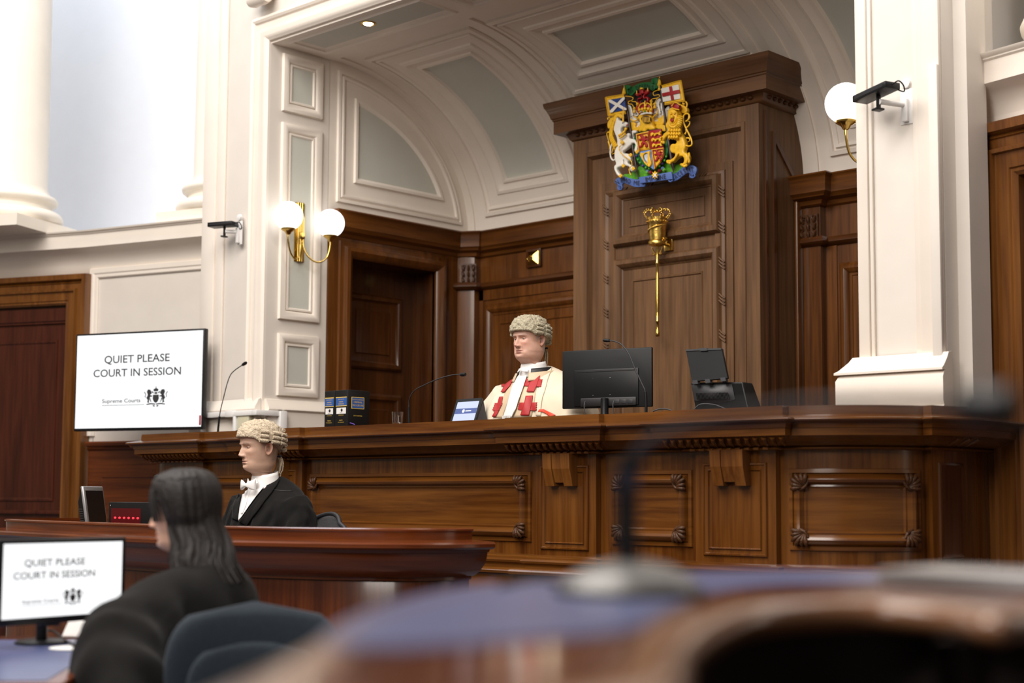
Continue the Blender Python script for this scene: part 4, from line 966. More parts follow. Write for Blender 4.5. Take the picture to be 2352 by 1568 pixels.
def notice(parent, P):
    "court notice on a screen: P(u, v) with the screen 1 wide"
    mb = MB(); fit_text(mb, 'QUIET PLEASE', -0.012, 0.118, 0.507, 0.047, P); mb.build('notice_text', M['ink'], parent, smooth=0)
    mb = MB(); fit_text(mb, 'COURT IN SESSION', -0.010, 0.031, 0.680, 0.047, P); mb.build('notice_text', M['ink'], parent, smooth=0)
    mb = MB(); fit_text(mb, 'Supreme Courts', -0.125, -0.137, 0.300, 0.0235, P); mb.build('notice_text', M['ink'], parent, smooth=0)
    mb = MB(); mb.add([P(-0.275, -0.152), P(0.055, -0.152), P(0.055, -0.155), P(-0.275, -0.155)], [(0, 1, 2, 3)]); mb.build('notice_rule', M['ink'], parent, smooth=0)
    # the royal arms printed in grey
    mb = MB(); c = (0.143, -0.112)
    def pl(pts): mb.add([P(c[0]+x*0.100, c[1]+y*0.066) for x, y in pts], [tuple(range(len(pts)))])
    pl([(-0.22, 0.3), (0.22, 0.3), (0.24, -0.1), (0.14, -0.38), (0, -0.5), (-0.14, -0.38), (-0.24, -0.1)])
    pl([(-0.16, 0.62), (-0.2, 0.82), (0.0, 0.95), (0.2, 0.82), (0.16, 0.62)]); pl([(-0.03, 0.95), (0.03, 0.95), (0.03, 1.08), (-0.03, 1.08)]); pl([(-0.10, 0.36), (-0.12, 0.55), (0.12, 0.55), (0.10, 0.36)])
    for s_ in (-1, 1):
        S = lambda pts: pl([(s_*x, y) for x, y in pts])
        S([(0.30, 0.45), (0.42, 0.78), (0.62, 0.82), (0.70, 0.6), (0.62, 0.3), (0.72, 0.0), (0.62, -0.2), (0.5, -0.1), (0.42, 0.1), (0.28, 0.12), (0.26, 0.2), (0.44, 0.28)])
        S([(0.5, -0.1), (0.62, -0.2), (0.66, -0.42), (0.5, -0.5), (0.52, -0.36)]); S([(0.42, 0.02), (0.5, -0.1), (0.42, -0.34), (0.30, -0.44), (0.38, -0.24)])
        S([(0.72, 0.0), (0.86, 0.1), (0.80, 0.35), (0.92, 0.55), (0.86, 0.6), (0.74, 0.36), (0.80, 0.14)]); S([(0.14, 0.4), (0.3, 0.5), (0.34, 0.66), (0.2, 0.58)])
        S([(0.02, -0.55), (0.4, -0.5), (0.72, -0.58), (0.7, -0.68), (0.4, -0.62), (0.04, -0.66)]); S([(0.08, -0.7), (0.24, -0.72), (0.2, -0.82), (0.06, -0.86)])
    mb.build('notice_emblem', M['ink'], parent, smooth=0)
uc, vc = u0/2, (zb+zt)/2; sc_ = abs(u0)
notice(tv, lambda x, y: tf(uc+x*sc_, vc+y*sc_, 0.0035))
mb = MB(); mb.bbox(u0*0.7, u0*0.3, 0.045, 0.11, zb+0.2, zt-0.2, 0.004, Tm); mb.build('wall_mount', M['blackm'], tv)
mb = MB(); mb.bbox(-0.03, -0.015, -0.003, 0.0, zb+0.03, zb+0.10, 0.001, Tm); mb.build('sticker', M['ared'], tv)

# ================================================================ THINGS ON THE CLERK'S DESK
DT = 1.0605
# small monitor turned edge-on
q = atY(222, 1190, 4.32); an = -68
sm = empty('computer_monitor', (q.x-0.005, 4.34, DT), 0, 'small silver-framed monitor turned side-on beside the red display box', 'monitor')
fmn = frame((0, 0), 68-90)
Gm = lambda u, d, z: fmn(u, z, -d)
hM = atY(222, 1117, 4.34).z-DT
cx_ = math.cos
ff = frame((0.0, 0.0), 129)
Gs = lambda u, d, z: ff(u, z, -d-z*0.16)
MB().bbox(-0.15, 0.15, 0.0, 0.018, 0.012, hM, 0.005, Gs).build('frame', M['silver'], sm)
MB().box(-0.130, 0.130, -0.0015, 0.0, 0.035, hM-0.022, Gs).build('screen', M['black'], sm)
mb = MB(); mb.add([Gs(-0.14, 0.018, 0.02), Gs(0.14, 0.018, 0.02), Gs(0.14, 0.018, hM-0.01), Gs(-0.14, 0.018, hM-0.01), Gs(-0.10, 0.06, 0.02), Gs(0.10, 0.06, 0.02), Gs(0.10, 0.06, hM*0.65), Gs(-0.10, 0.06, hM*0.65)],
                 [(0, 1, 5, 4), (1, 2, 6, 5), (2, 3, 7, 6), (3, 0, 4, 7), (4, 5, 6, 7)]); rs = mb.build('rear_shell', M['black'], sm, smooth=0, bevel=0.004)
mb = MB()
for k in range(8): mb.box(-0.13, 0.13, 0.020, 0.05, 0.03+k*0.012, 0.036+k*0.012, Gs)
mb.build('vent', M['ablack'], rs, smooth=0)
mb = MB(); mb.bbox(-0.09, 0.09, -0.05, 0.07, 0, 0.012, 0.004, Gs); mb.build('base', M['black'], sm)
# red led box
lx0, lx1 = atY(249, 1190, 4.25).x, atY(356, 1190, 4.25).x
zl = atY(300, 1153, 4.25).z
lb = empty('led_clock', ((lx0+lx1)/2, 4.25, DT), 0, 'black desktop box with a row of six glowing red segments', 'display box')
w = (lx1-lx0)
MB().bbox(-w/2, w/2, 0, 0.10, 0.008, zl-DT, 0.004).build('case', M['blackm'], lb)
mb = MB()
for s in (-1, 1): mb.bbox(s*w*0.42-0.01, s*w*0.42+0.01, 0.01, 0.03, 0, 0.008, 0.002)
mb.build('foot', M['black'], lb)
hh = zl-DT
mb = MB(); mb.box(-w*0.44, w*0.20, -0.001, 0, hh*0.22, hh*0.80); wdw = mb.build('display_window', M['ledback'], lb)
mb = MB()
for k in range(6): mb.sphere((-w*0.40+w*0.055+k*w*0.098, -0.002, hh*0.48), 0.010, 12, 8, 1.1, 0.3, 0.55)
mb.build('led_segment', M['ledred'], wdw, smooth=80)
MB().box(w*0.10, w*0.18, -0.0015, 0, hh*0.10, hh*0.16).build('maker_plate', M['silver'], lb)
mb = MB()
for x in (-0.46, 0.46):
    for z in (0.12, 0.88): mb.sphere((x*w, -0.001, hh*z), 0.004, 8, 6, 1, 0.4, 1)
mb.build('screw', M['chrome'], lb, smooth=60)
# clerk's microphone, mostly behind the woman's head
my = 4.30
q0 = atY(420, 1190, my); mic('microphone', (q0.x, my, DT), [(q0.x, my, DT)]+[atY(px, py, my) for px, py in ((420, 1160), (418, 1125), (405, 1107), (390, 1100), (374, 1098))], 'black gooseneck microphone on the clerk\'s desk beside the dark-haired woman', head_r=0.016)

# clerk's mesh chair
chp = atY(762, 1210, 5.15)
mc_ = empty('mesh_chair', (chp.x-0.10, 5.15, 0.3), R(-8), 'grey mesh-backed office chair behind the person with the white bow tie', 'chair')
zt_ = atY(762, 1180, 5.15).z-0.3
def seatback(mb, w, z0, z1, y, bulge, n=14, thick=0.012, power=3.0):
    def f(u, v):
        x = (u-0.5)*2; z = v
        half = w/2*(1-0.35*max(0, (v-0.55)/0.45)**power)
        return (x*half, y+bulge*(1-x*x)+0.02*v, z0+(z1-z0)*v-0.05*x*x*v**4)
    mb.grid(f, n, n)
mb = MB(); seatback(mb, 0.52, 0.50, zt_, 0.0, 0.05); mb.build('mesh_back', M['mesh'], mc_, smooth=60, solid=0.006)
fr_ = []
for k in range(41):
    t = k/40*2-1
    if abs(t) > 0.55: x = math.copysign(1, t); v = (1-abs(t))/0.45
    else: x = t/0.55; v = 1
    half = 0.26*(1-0.35*max(0, (v-0.55)/0.45)**3); z = 0.50+(zt_-0.50)*v-0.05*x*x*v**4
    fr_.append((x*half, 0.05*(1-x*x)+0.02*v, z))
MB().tube(fr_, 0.012, 10).build('back_frame', M['darkgrey'], mc_, smooth=60)
mb = MB(); mb.bbox(-0.25, 0.25, -0.50, -0.02, 0.44, 0.50, 0.02); mb.build('seat', M['blackm'], mc_)
mb = MB(); mb.tube([(0, -0.25, 0.08), (0, -0.25, 0.44)], 0.03, 12); mb.tube([(0, -0.25, 0.42), (0, 0.03, 0.44), (0, 0.06, 0.55)], 0.02, 8); mb.build('column', M['black'], mc_)
for k in range(5):
    a = k*2*math.pi/5
    l = MB().tube([(0, -0.25, 0.09), (0.27*math.cos(a), -0.25+0.27*math.sin(a), 0.06)], [0.025, 0.014], 8).build('leg', M['black'], mc_)
    MB().sphere((0.27*math.cos(a), -0.25+0.27*math.sin(a), 0.028), 0.028, 12, 8).build('caster', M['black'], l)

# ================================================================ FOREGROUND LEFT: THE WOMAN'S DESK
dt = 0.765
wd = empty('writing_desk', (0, 0, 0), 0, 'blue leather-topped wooden desk carrying the telephone and notice monitor', 'desk')
a1, a2, a3, a4 = atZ(-60, 1565, dt), atZ(330, 1562, dt), atZ(330, 1420, dt), atZ(-60, 1420, dt)
dd = (Vector((a2.x, a2.y, 0))-Vector((a1.x, a1.y, 0))).normalized(); dn_ = Vector((-dd.y, dd.x, 0))
dw = (Vector((a2.x, a2.y, 0))-Vector((a1.x, a1.y, 0))).length-0.25
df_ = lambda u, v, h: (a1.x+dd.x*u+dn_.x*v, a1.y+dd.y*u+dn_.y*v, dt+h)
MB().bbox(-0.9, dw+0.05, -0.06, 1.30, -0.035, -0.001, 0.008, df_).build('desk_top', M['mh'], wd)
MB().box(-0.85, dw, 0.0, 1.14, -0.001, 0.0015, df_).build('leather_inset', M['leather'], wd)
for u in (-0.85, dw-0.02):
    MB().bbox(u, u+0.05, 0.02, 1.2, -dt, -0.035, 0.004, df_).build('end_panel', M['mv'], wd)
MB().bbox(-0.8, dw-0.02, 1.16, 1.18, -0.55, -0.035, 0.004, df_).build('modesty_panel', M['mv'], wd)
# monitor with the notice
mD = 5.05
pc = atD(288, 1340, mD); fang = 96.0
fw = frame((pc.x, pc.y), fang); gw = lambda px, py: on_frame(px, py, (pc.x, pc.y), fang)
nm = empty('computer_monitor', (0, 0, 0), 0, 'black desk monitor showing the court notice on the blue leather desk', 'monitor')
zt = gw(288, 1232)[1]; zb = gw(288, 1418)[1]; ul_ = gw(0, 1340)[0]
wid = -gw(-6, 1340)[0]
zt2 = gw(150, 1234)[1]
Gw = lambda u, d, z: fw(u, z, -d)
zt = (gw(288, 1232)[1]+gw(0, 1240)[1])/2; zb = (gw(262, 1418)[1]+gw(0, 1442)[1])/2
MB().bbox(-wid, 0, 0.0, 0.03, zb, zt, 0.005, Gw).build('case', M['black'], nm)
MB().box(-wid+0.018, -0.018, -0.002, 0.0, zb+0.022, zt-0.014, Gw).build('screen', M['screen'], nm)
cu = gw(128, 1330)[0]; cv = gw(128, 1298)[1]-0.118*0.46
notice(nm, lambda x, y: fw(cu+x*0.46, cv+y*0.46, 0.0035))
qb = atZ(95, 1478, dt)
mb = MB(); mb.lathe([(0.001, 0), (0.085, 0), (0.085, 0.006), (0.075, 0.011), (0.001, 0.012)], (qb.x, qb.y, dt+0.002), 36); mb.build('base', M['black'], nm, smooth=40)
mb = MB(); mb.tube([(qb.x, qb.y, dt+0.01), (qb.x, qb.y, zb+0.03)], 0.018, 12); mb.bbox(-0.03+cu-0.0, 0.03+cu, 0.01, 0.05, zb-0.01, zb+0.06, 0.004, Gw); mb.build('stand', M['black'], nm)
# white phone-like box and paper by the monitor
bx_ = atZ(205, 1462, dt)
wb = empty('desk_phone', (bx_.x, bx_.y, dt+0.002), R(30), 'white wedge-shaped telephone unit beside the notice monitor on the leather desk', 'telephone')
mb = MB(); mb.add([(-0.08, -0.05, 0), (0.08, -0.05, 0), (0.08, 0.07, 0), (-0.08, 0.07, 0), (-0.07, -0.02, 0.055), (0.07, -0.02, 0.055), (0.075, 0.07, 0.075), (-0.075, 0.07, 0.075)],
                 [(3, 2, 1, 0), (4, 5, 6, 7), (0, 1, 5, 4), (1, 2, 6, 5), (2, 3, 7, 6), (3, 0, 4, 7)]); mb.build('body', M['whitepl'], wb, smooth=0, bevel=0.006)
mb = MB(); mb.bbox(-0.075, 0.075, 0.0, 0.06, 0.07, 0.083, 0.004); mb.build('handset', M['paper'], wb)
pp_ = atZ(165, 1490, dt)
tag(MB().lathe([(0.001, 0.0), (0.07, 0.0), (0.07, 0.002), (0.001, 0.002)], (pp_.x, pp_.y, dt+0.003), 24).build('paper_slip', M['paper']), 'white round-cornered paper slip lying by the monitor base', 'paper')
P = [atZ(px, py, dt+0.012) for px, py in ((95, 1470), (88, 1455), (120, 1448), (150, 1470), (190, 1490))]
tag(MB().tube(smooth_path(P, 6), 0.004, 8).build('cable', M['black'], smooth=60), 'black cable curling beside the stand of the notice monitor', 'cable')

# navy chair behind the woman
cq = atD(585, 1500, 4.12)
nc = empty('upholstered_chair', (cq.x, cq.y, 0.0), R(58), 'dark navy upholstered office chair behind the dark-haired person', 'chair')
zt_ = atD(575, 1384, 4.12).z
def cushion(w, z0, z1, thick, y, mbx, rr=0.5, pw=5):
    n = 24
    def f(u, v):
        a = 2*math.pi*u; ca, sa = math.cos(a), math.sin(a); e = 0.55
        x = math.copysign(abs(ca)**e, ca)*w/2; yy = math.copysign(abs(sa)**e, sa)*thick/2
        t = v; k = (1-abs(2*t-1)**pw)**(1/pw) if 0 < t < 1 else 0.02
        top = max(0, (t-0.5)*2); x *= k*(1-0.10*top**2); yy *= k
        z = z0+(z1-z0)*t-0.035*(x/(w/2))**2*top
        return (x, y+yy+0.06*(x/(w/2))**2*(-1)+0.05*t, z)
    mbx.grid(f, 40, 24, closeu=True); return mbx
cushion(0.50, 0.50, zt_, 0.10, 0.0, MB()).build('backrest', M['navy'], nc, smooth=80)
cushion(0.38, 0.55, zt_-0.10, 0.05, -0.05, MB()).build('back_pad', M['navy'], nc, smooth=80)
mb = MB(); mb.bbox(-0.25, 0.25, 0.0, 0.5, 0.42, 0.50, 0.03); mb.build('seat', M['navy'], nc)
mb = MB(); mb.tube([(0, 0.25, 0.08), (0, 0.25, 0.43)], 0.03, 12); mb.tube([(0, 0.25, 0.42), (0, -0.05, 0.45), (0, -0.03, 0.6)], 0.02, 8); mb.build('column', M['black'], nc)
for k in range(5):
    a = k*2*math.pi/5
    l = MB().tube([(0, 0.25, 0.09), (0.29*math.cos(a), 0.25+0.29*math.sin(a), 0.06)], [0.025, 0.014], 8).build('leg', M['black'], nc)
    MB().sphere((0.29*math.cos(a), 0.25+0.29*math.sin(a), 0.028), 0.028, 12, 8).build('caster', M['black'], l)

# ================================================================ FOREGROUND RIGHT: THE NEAR COUNTER
ft = 1.14
nd = empty('near_counter', (0, 0, 0), 0, 'large blurred curved counter with wooden edge and blue leather top', 'desk')
far = [(-0.50, 0.28), (-0.66, 0.47), (-0.80, 0.64), (-1.0, 0.87), (-1.17, 1.13), (-1.30, 1.40), (-1.36, 1.66), (-1.26, 1.86), (-1.0, 2.03), (-0.6, 2.18), (-0.1, 2.28)]
near = [(q.x, q.y) for q in (atZ(px, py, ft) for px, py in ((2700, 1345), (2500, 1365), (2352, 1392), (2290, 1408), (2200, 1392), (2000, 1378), (1750, 1388), (1620, 1425), (1540, 1480), (1480, 1580)))]+[(-0.52, 0.50), (-0.40, 0.28)]
sp2 = lambda P: [(p.x, p.y) for p in smooth_path([(x, y, 0) for x, y in P], 5)]
out = sp2(far)+sp2(near)
mb = MB(); mb.prism(out, ft-0.03, ft-0.0005); mb.build('counter_top', M['mh'], nd, smooth=0)
edge = [(-0.03, ft), (0.0, ft+0.002), (0.010, ft-0.003), (0.016, ft-0.014), (0.012, ft-0.026), (0.0, ft-0.032), (-0.01, ft-0.034)]
wedge = mat('pale_worn_edge_wood', (0.23, 0.105, 0.050), 0.28, var=0.12, vscale=9, coat=0.6)
MB().sweep(out, [(o_, h_) for o_, h_ in edge]+[(-0.01, ft-0.03)], None, side=1, closed=True).build('moulded_edge', wedge, nd, smooth=60)
ins = [(q.x, q.y) for q in (atZ(px, py, ft) for px, py in ((720, 1490), (800, 1425), (930, 1378), (1080, 1348), (1350, 1322), (1700, 1312), (2100, 1314), (2600, 1316), (2600, 1328), (2100, 1338), (1800, 1344), (1640, 1362), (1540, 1400), (1440, 1450), (1200, 1475), (950, 1490)))]
mb = MB(); mb.prism([(p.x, p.y) for p in smooth_path([(x, y, 0) for x, y in ins], 4)], ft-0.0004, ft+0.0016); mb.build('leather_inset', M['leather'], nd, smooth=0)
mb = MB(); mb.sweep([(x, y) for x, y in sp2(near)], [(-0.05, 0.0), (-0.05, ft-0.03), (-0.07, ft-0.03), (-0.07, 0.0)], None, side=1); mb.build('inner_panel', M['counter_shade'], nd, smooth=60)
mb = MB(); mb.sweep([(x, y) for x, y in sp2(far)], [(-0.05, 0.0), (-0.05, ft-0.03), (-0.07, ft-0.03), (-0.07, 0.0)], None, side=1); mb.build('outer_panel', M['mv'], nd, smooth=60)
# foreground microphone
mq = atZ(1448, 1368, ft)
fm_ = empty('microphone', (mq.x, mq.y, ft+0.002), R(20), 'blurred grey-based gooseneck microphone on the near counter', 'microphone')
MB().lathe([(0.001, 0), (0.078, 0.0), (0.080, 0.006), (0.070, 0.020), (0.045, 0.032), (0.018, 0.038), (0.001, 0.038)], seg=36).build('base', M['pewter'], fm_, smooth=50)
MB().lathe([(0.001, 0), (0.086, 0.0), (0.086, 0.005), (0.001, 0.005)], seg=36).build('base_ring', M['black'], fm_, smooth=50)
ax, ay = mq.x, mq.y
inv = fm_.matrix_world
D0 = (mq-EYE).dot(AF)
pts = [atD(1444, 1320, D0), atD(1440, 1230, D0), atD(1440, 1130, D0), atD(1446, 1070, D0-0.04), atD(1490, 1010, D0-0.12), atD(1600, 965, D0-0.24), atD(1780, 935, D0-0.36), atD(2000, 925, D0-0.46), atD(2200, 932, D0-0.52)]
loc = Matrix.Translation((mq.x, mq.y, ft+0.002)) @ Matrix.Rotation(R(20), 4, 'Z'); li = loc.inverted()
P = smooth_path([li @ p for p in pts], 8)
MB().tube(P[:26], 0.0125, 12).build('stem', M['black'], fm_, smooth=60)
MB().tube(P[24:], 0.0045, 12).build('gooseneck', M['black'], fm_, smooth=60)
d = (P[-1]-P[-2]).normalized(); MB().tube([P[-1], P[-1]+d*0.008, P[-1]+d*0.045, P[-1]+d*0.05], [0.008, 0.017, 0.017, 0.006], 14).build('microphone_head', M['black'], fm_, smooth=60)
P = [atZ(px, py, ft+0.004) for px, py in ((1330, 1352), (1280, 1340), (1230, 1330), (1150, 1345))]
tag(MB().tube(smooth_path(P, 6), 0.004, 8).build('cable', M['black'], smooth=60), 'black cable running from the blurred microphone base on the counter', 'cable')
l0, l1 = atZ(2012, 1343, ft), atZ(2420, 1362, ft)
dd2 = (l1-l0).normalized(); dn2 = Vector((-dd2.y, dd2.x, 0))
lf_ = lambda u, v, h: (l0.x+dd2.x*u+dn2.x*v, l0.y+dd2.y*u+dn2.y*v, ft+0.0025+h)
lp = empty('laptop', (0, 0, 0), 0, 'closed grey laptop lying flat and blurred on the near counter', 'laptop')
MB().bbox(0, 0.34, 0, 0.20, 0.0, 0.010, 0.003, lf_).build('base', M['silver'], lp)
MB().bbox(0, 0.34, 0, 0.20, 0.0115, 0.018, 0.003, lf_).build('lid', M['silver'], lp)
# ================================================================ THE ROYAL ARMS
AY = 7.60
arms = empty('royal_coat_of_arms', (0, 0, 0), 0, 'painted royal coat of arms with white unicorn and gold lion high on the panelling', 'coat of arms')
ax_ = 1370; ay_ = 160; ak = 250/1352
def apx(x, y, front=0.0):
    q = atY(ax_+x*ak, ay_+y*ak, AY-front); return (q.x, q.z)
def ap3(x, y, front=0.0):
    q = atY(ax_+x*ak, ay_+y*ak, AY-front); return (q.x, q.y, q.z)
MM = 0.0052*ak*2.35/0.9     # about one crop pixel in metres
def relief(name, pts, m, front=0.0, thick=0.02, bevel=0.006, smooth=True, parent=arms, raw=False):
    thick *= 0.6; bevel *= 0.55
    P = pts if raw else [apx(p[0], p[1], front) for p in pts]
    cx = sum(p[0] for p in P)/len(P); cz = sum(p[1] for p in P)/len(P)
    vs, fs = relief_mesh([(p[0]-cx, p[1]-cz) for p in P], thick, bevel, smooth)
    mb = MB(); mb.add([(cx+x, AY-front-z, cz+y) for x, y, z in vs], fs)
    return mb.build(name, m, parent, smooth=50)
def rope(name, pts, r, m, front=0.02, parent=arms, n=4, taper=False, wob=0.0):
    r *= 0.62
    P = [ap3(x, y, front) for x, y in pts]
    P = smooth_path(P, n); k = len(P)
    rad = [r*(1-0.75*i/(k-1)) if taper else r*(1+wob*math.sin(i*1.9)) for i in range(k)]
    return MB().tube(P, rad, 8).build(name, m, parent, smooth=70)
def sub(base, fn, name, m):
    mb = MB(); fn(mb); return mb.build(name, m, base, smooth=60)
# backing tie
relief('backing_board', [(500, 300), (760, 260), (860, 700), (900, 1100), (760, 1270), (600, 1270), (480, 1100), (440, 760)], M['ablack'], -0.05, 0.02, 0.004)
MB().bbox(-5.95, -5.85, 7.62, CY, 3.55, 3.62, 0.004).build('wall_fixing', M['ablack'], arms)
# hill
relief('green_mound', [(340, 1330), (440, 1290), (520, 1230), (560, 1195), (640, 1230), (720, 1250), (800, 1210), (860, 1150), (930, 1165), (1000, 1185), (1100, 1180), (1080, 1230), (960, 1300), (820, 1320), (600, 1345), (430, 1370)], M['agreen'], -0.01, 0.03, 0.01)
# motto ribbon
r1 = relief('motto_ribbon', [(235, 1395), (270, 1345), (340, 1330), (420, 1350), (500, 1365), (560, 1362), (610, 1440), (560, 1455), (480, 1455), (400, 1425), (330, 1420), (325, 1480), (285, 1498), (262, 1470), (270, 1440)], M['ribbon'], 0.01, 0.016, 0.005)
r2 = relief('motto_ribbon', [(532, 1338), (700, 1312), (820, 1290), (938, 1268), (950, 1360), (860, 1372), (720, 1392), (548, 1410)], M['ribbon'], 0.035, 0.014, 0.005, smooth=False)
r3 = relief('motto_ribbon', [(900, 1385), (945, 1390), (1010, 1370), (1080, 1320), (1140, 1285), (1170, 1300), (1160, 1335), (1200, 1345), (1235, 1300), (1248, 1225), (1215, 1195), (1160, 1185), (1090, 1205), (1020, 1265), (960, 1295), (930, 1300)], M['ribbon'], 0.01, 0.016, 0.005)
rope('ribbon_scroll', [(262, 1440), (290, 1435), (320, 1460), (305, 1490), (280, 1480), (285, 1460), (300, 1462)], 0.006, M['ribbon'], 0.03, r1)
rope('ribbon_scroll', [(1165, 1290), (1160, 1320), (1190, 1342), (1222, 1325), (1215, 1295), (1190, 1298), (1195, 1312)], 0.006, M['ribbon'], 0.03, r3)
rope('ribbon_scroll', [(898, 1300), (890, 1360), (920, 1390), (950, 1370)], 0.009, M['ribbon'], 0.03, r2)
def word(parent, letters, front):
    "single letters placed along the ribbon: (char, x, y base, height, lean)"
    mb = MB()
    for ch, x, y, h, w, an in letters:
        vs, fs = text_mesh(ch, 1.0, 0.0, 'CENTER')
        if not vs: continue
        xs = [v[0] for v in vs]; ys = [v[1] for v in vs]; x0, x1, y0, y1 = min(xs), max(xs), min(ys), max(ys)
        c, s = math.cos(R(an)), math.sin(R(an)); out = []
        for v in vs:
            lx = (v[0]-(x0+x1)/2)/max(x1-x0, 1e-4)*w; ly = (v[1]-y0)/max(y1-y0, 1e-4)*h
            if ch == 'I': lx = (v[0]-(x0+x1)/2)/max(x1-x0, 1e-4)*h*0.16
            out.append(ap3(x+lx*c-ly*s, y-lx*s-ly*c, front))
        mb.add(out, fs)
    mb.build('motto_lettering', M['ablack'], parent, smooth=0)
word(r1, [('N', 270, 1420, 58, 34, 30), ('E', 316, 1398, 56, 26, 5), ('M', 356, 1402, 56, 36, -4), ('O', 400, 1410, 54, 36, -8), ('M', 478, 1430, 54, 38, -6), ('E', 522, 1434, 54, 26, -4)], 0.0245)
word(r2, [('I', 617, 1392, 58, 10, 8), ('M', 650, 1388, 58, 44, 8), ('P', 697, 1382, 58, 28, 8), ('u', 768, 1368, 44, 26, 8), ('N', 810, 1362, 58, 36, 9), ('E', 852, 1354, 58, 26, 9)], 0.048)
word(r3, [('L', 965, 1362, 58, 28, 30), ('A', 1000, 1350, 56, 38, 32), ('C', 1038, 1322, 54, 34, 34), ('E', 1068, 1300, 52, 24, 30), ('S', 1100, 1282, 52, 26, 22), ('S', 1130, 1272, 52, 24, 14), ('I', 1158, 1264, 52, 8, 6), ('T', 1186, 1262, 54, 34, 2)], 0.0245)
# green scroll at the top
g1 = relief('crest_scroll', [(405, 262), (450, 220), (520, 180), (600, 160), (680, 160), (735, 178), (720, 255), (640, 232), (560, 245), (490, 275), (432, 322)], M['dgreen'], 0.0, 0.014, 0.004)
word(g1, [('I', 424, 292, 46, 8, 38), ('N', 446, 280, 48, 34, 35), ('D', 512, 248, 48, 30, 18), ('E', 545, 238, 48, 22, 12), ('F', 574, 232, 48, 20, 6), ('E', 604, 228, 48, 22, 0), ('N', 640, 232, 48, 32, -6), ('S', 690, 245, 50, 28, -12)], 0.0125)
for P in ([(352, 205), (380, 195), (420, 200), (432, 235), (400, 250), (405, 300), (388, 312), (365, 270)], [(690, 130), (720, 108), (765, 108), (775, 150), (770, 225), (745, 232), (735, 180), (700, 165)]):
    relief('scroll_end', P, M['dgreen'], 0.006, 0.02, 0.008, parent=g1)
rope('scroll_fold', [(690, 125), (705, 150), (700, 165), (685, 160), (688, 142)], 0.006, M['dgreen'], 0.02, g1)
rope('scroll_fold', [(380, 250), (395, 232), (420, 215), (428, 205)], 0.006, M['dgreen'], 0.02, g1)
# banners on lances
for P, tip, nm in ((((338, 210), (350, 330), (395, 560), (430, 800), (470, 1080), (520, 1350)), (342, 205), 0), (((782, 110), (795, 240), (825, 400), (865, 700), (905, 950), (940, 1150), (960, 1280)), (782, 95), 1)):
    k = MB(); Q = [ap3(*p, 0.045) for p in P]; n = len(Q)
    k.tube(Q, [0.006, 0.006, 0.007, 0.008, 0.011, 0.014, 0.003][:n-1]+[0.003], 8); l = k.build('lance', M['abrown'], arms, smooth=60)
    q = ap3(*tip, 0.045); a_ = MB()
    a_.lathe([(0.001, 0.01), (0.004, -0.005), (0.015, -0.052), (0.008, -0.058), (0.006, -0.068), (0.011, -0.075), (0.011, -0.085), (0.006, -0.09)], q, 12); a_.build('spear_tip', M['ayellow'], l, smooth=50)
b1 = relief('banner', [(118, 350), (330, 315), (362, 535), (155, 570)], M['ayellow'], 0.05, 0.010, 0.002, smooth=False)
relief('banner_field', [(148, 378), (350, 342), (372, 500), (172, 535)], M['ablue'], 0.058, 0.008, 0.001, smooth=False, parent=b1)
for P in ([(148, 378), (180, 372), (372, 480), (372, 500), (345, 505), (152, 400)], [(172, 535), (168, 510), (325, 346), (350, 342), (352, 365), (200, 530)]):
    relief('saltire', P, M['awhite'], 0.066 if P[0][0] == 148 else 0.0674, 0.006, 0.001, smooth=False, parent=b1)
b2 = relief('banner', [(815, 205), (1045, 140), (1085, 380), (850, 425)], M['ayellow'], 0.05, 0.010, 0.002, smooth=False)
relief('banner_field', [(805, 235), (1022, 183), (1045, 360), (830, 400)], M['awhite'], 0.058, 0.008, 0.001, smooth=False, parent=b2)
relief('cross', [(815, 293), (912, 272), (902, 212), (934, 205), (944, 265), (1030, 248), (1036, 290), (950, 308), (962, 370), (930, 377), (919, 314), (822, 335)], M['ared'], 0.066, 0.006, 0.001, smooth=False, parent=b2)
def fringe(parent, a, b, n, L):
    mb = MB()
    for i in range(n):
        t = i/(n-1); x = a[0]+(b[0]-a[0])*t; y = a[1]+(b[1]-a[1])*t
        mb.tube([ap3(x, y, 0.056), ap3(x+L[0], y+L[1], 0.054)], [0.0035, 0.0025], 5)
    mb.build('fringe', M['ayellow'], parent, smooth=60)
fringe(b1, (155, 572), (362, 536), 20, (2, 14)); fringe(b1, (118, 350), (155, 570), 20, (-14, 2)); fringe(b1, (118, 350), (330, 315), 20, (-2, -12))
fringe(b2, (850, 427), (1085, 382), 22, (2, 14)); fringe(b2, (1045, 140), (1085, 380), 20, (14, -2)); fringe(b2, (815, 205), (1045, 140), 20, (-2, -12))
for P in ([(360, 330), (420, 335), (455, 350), (440, 380), (400, 395), (400, 425), (440, 430), (460, 460), (470, 485)], [(440, 395), (490, 400), (510, 430)], [(800, 245), (740, 262), (705, 285), (715, 320), (770, 310), (785, 335), (740, 355), (690, 365), (680, 395)], [(760, 350), (735, 390), (722, 430)]):
    c = rope('cord', P, 0.0045, M['ayellow'], 0.05)
    q = apx(*P[-1], 0.05); MB().lathe([(0.003, 0.012), (0.009, 0.006), (0.011, -0.002), (0.006, -0.006), (0.012, -0.028), (0.003, -0.028)], (q[0], AY-0.05, q[1]), 10).build('tassel', M['ayellow'], c, smooth=50)
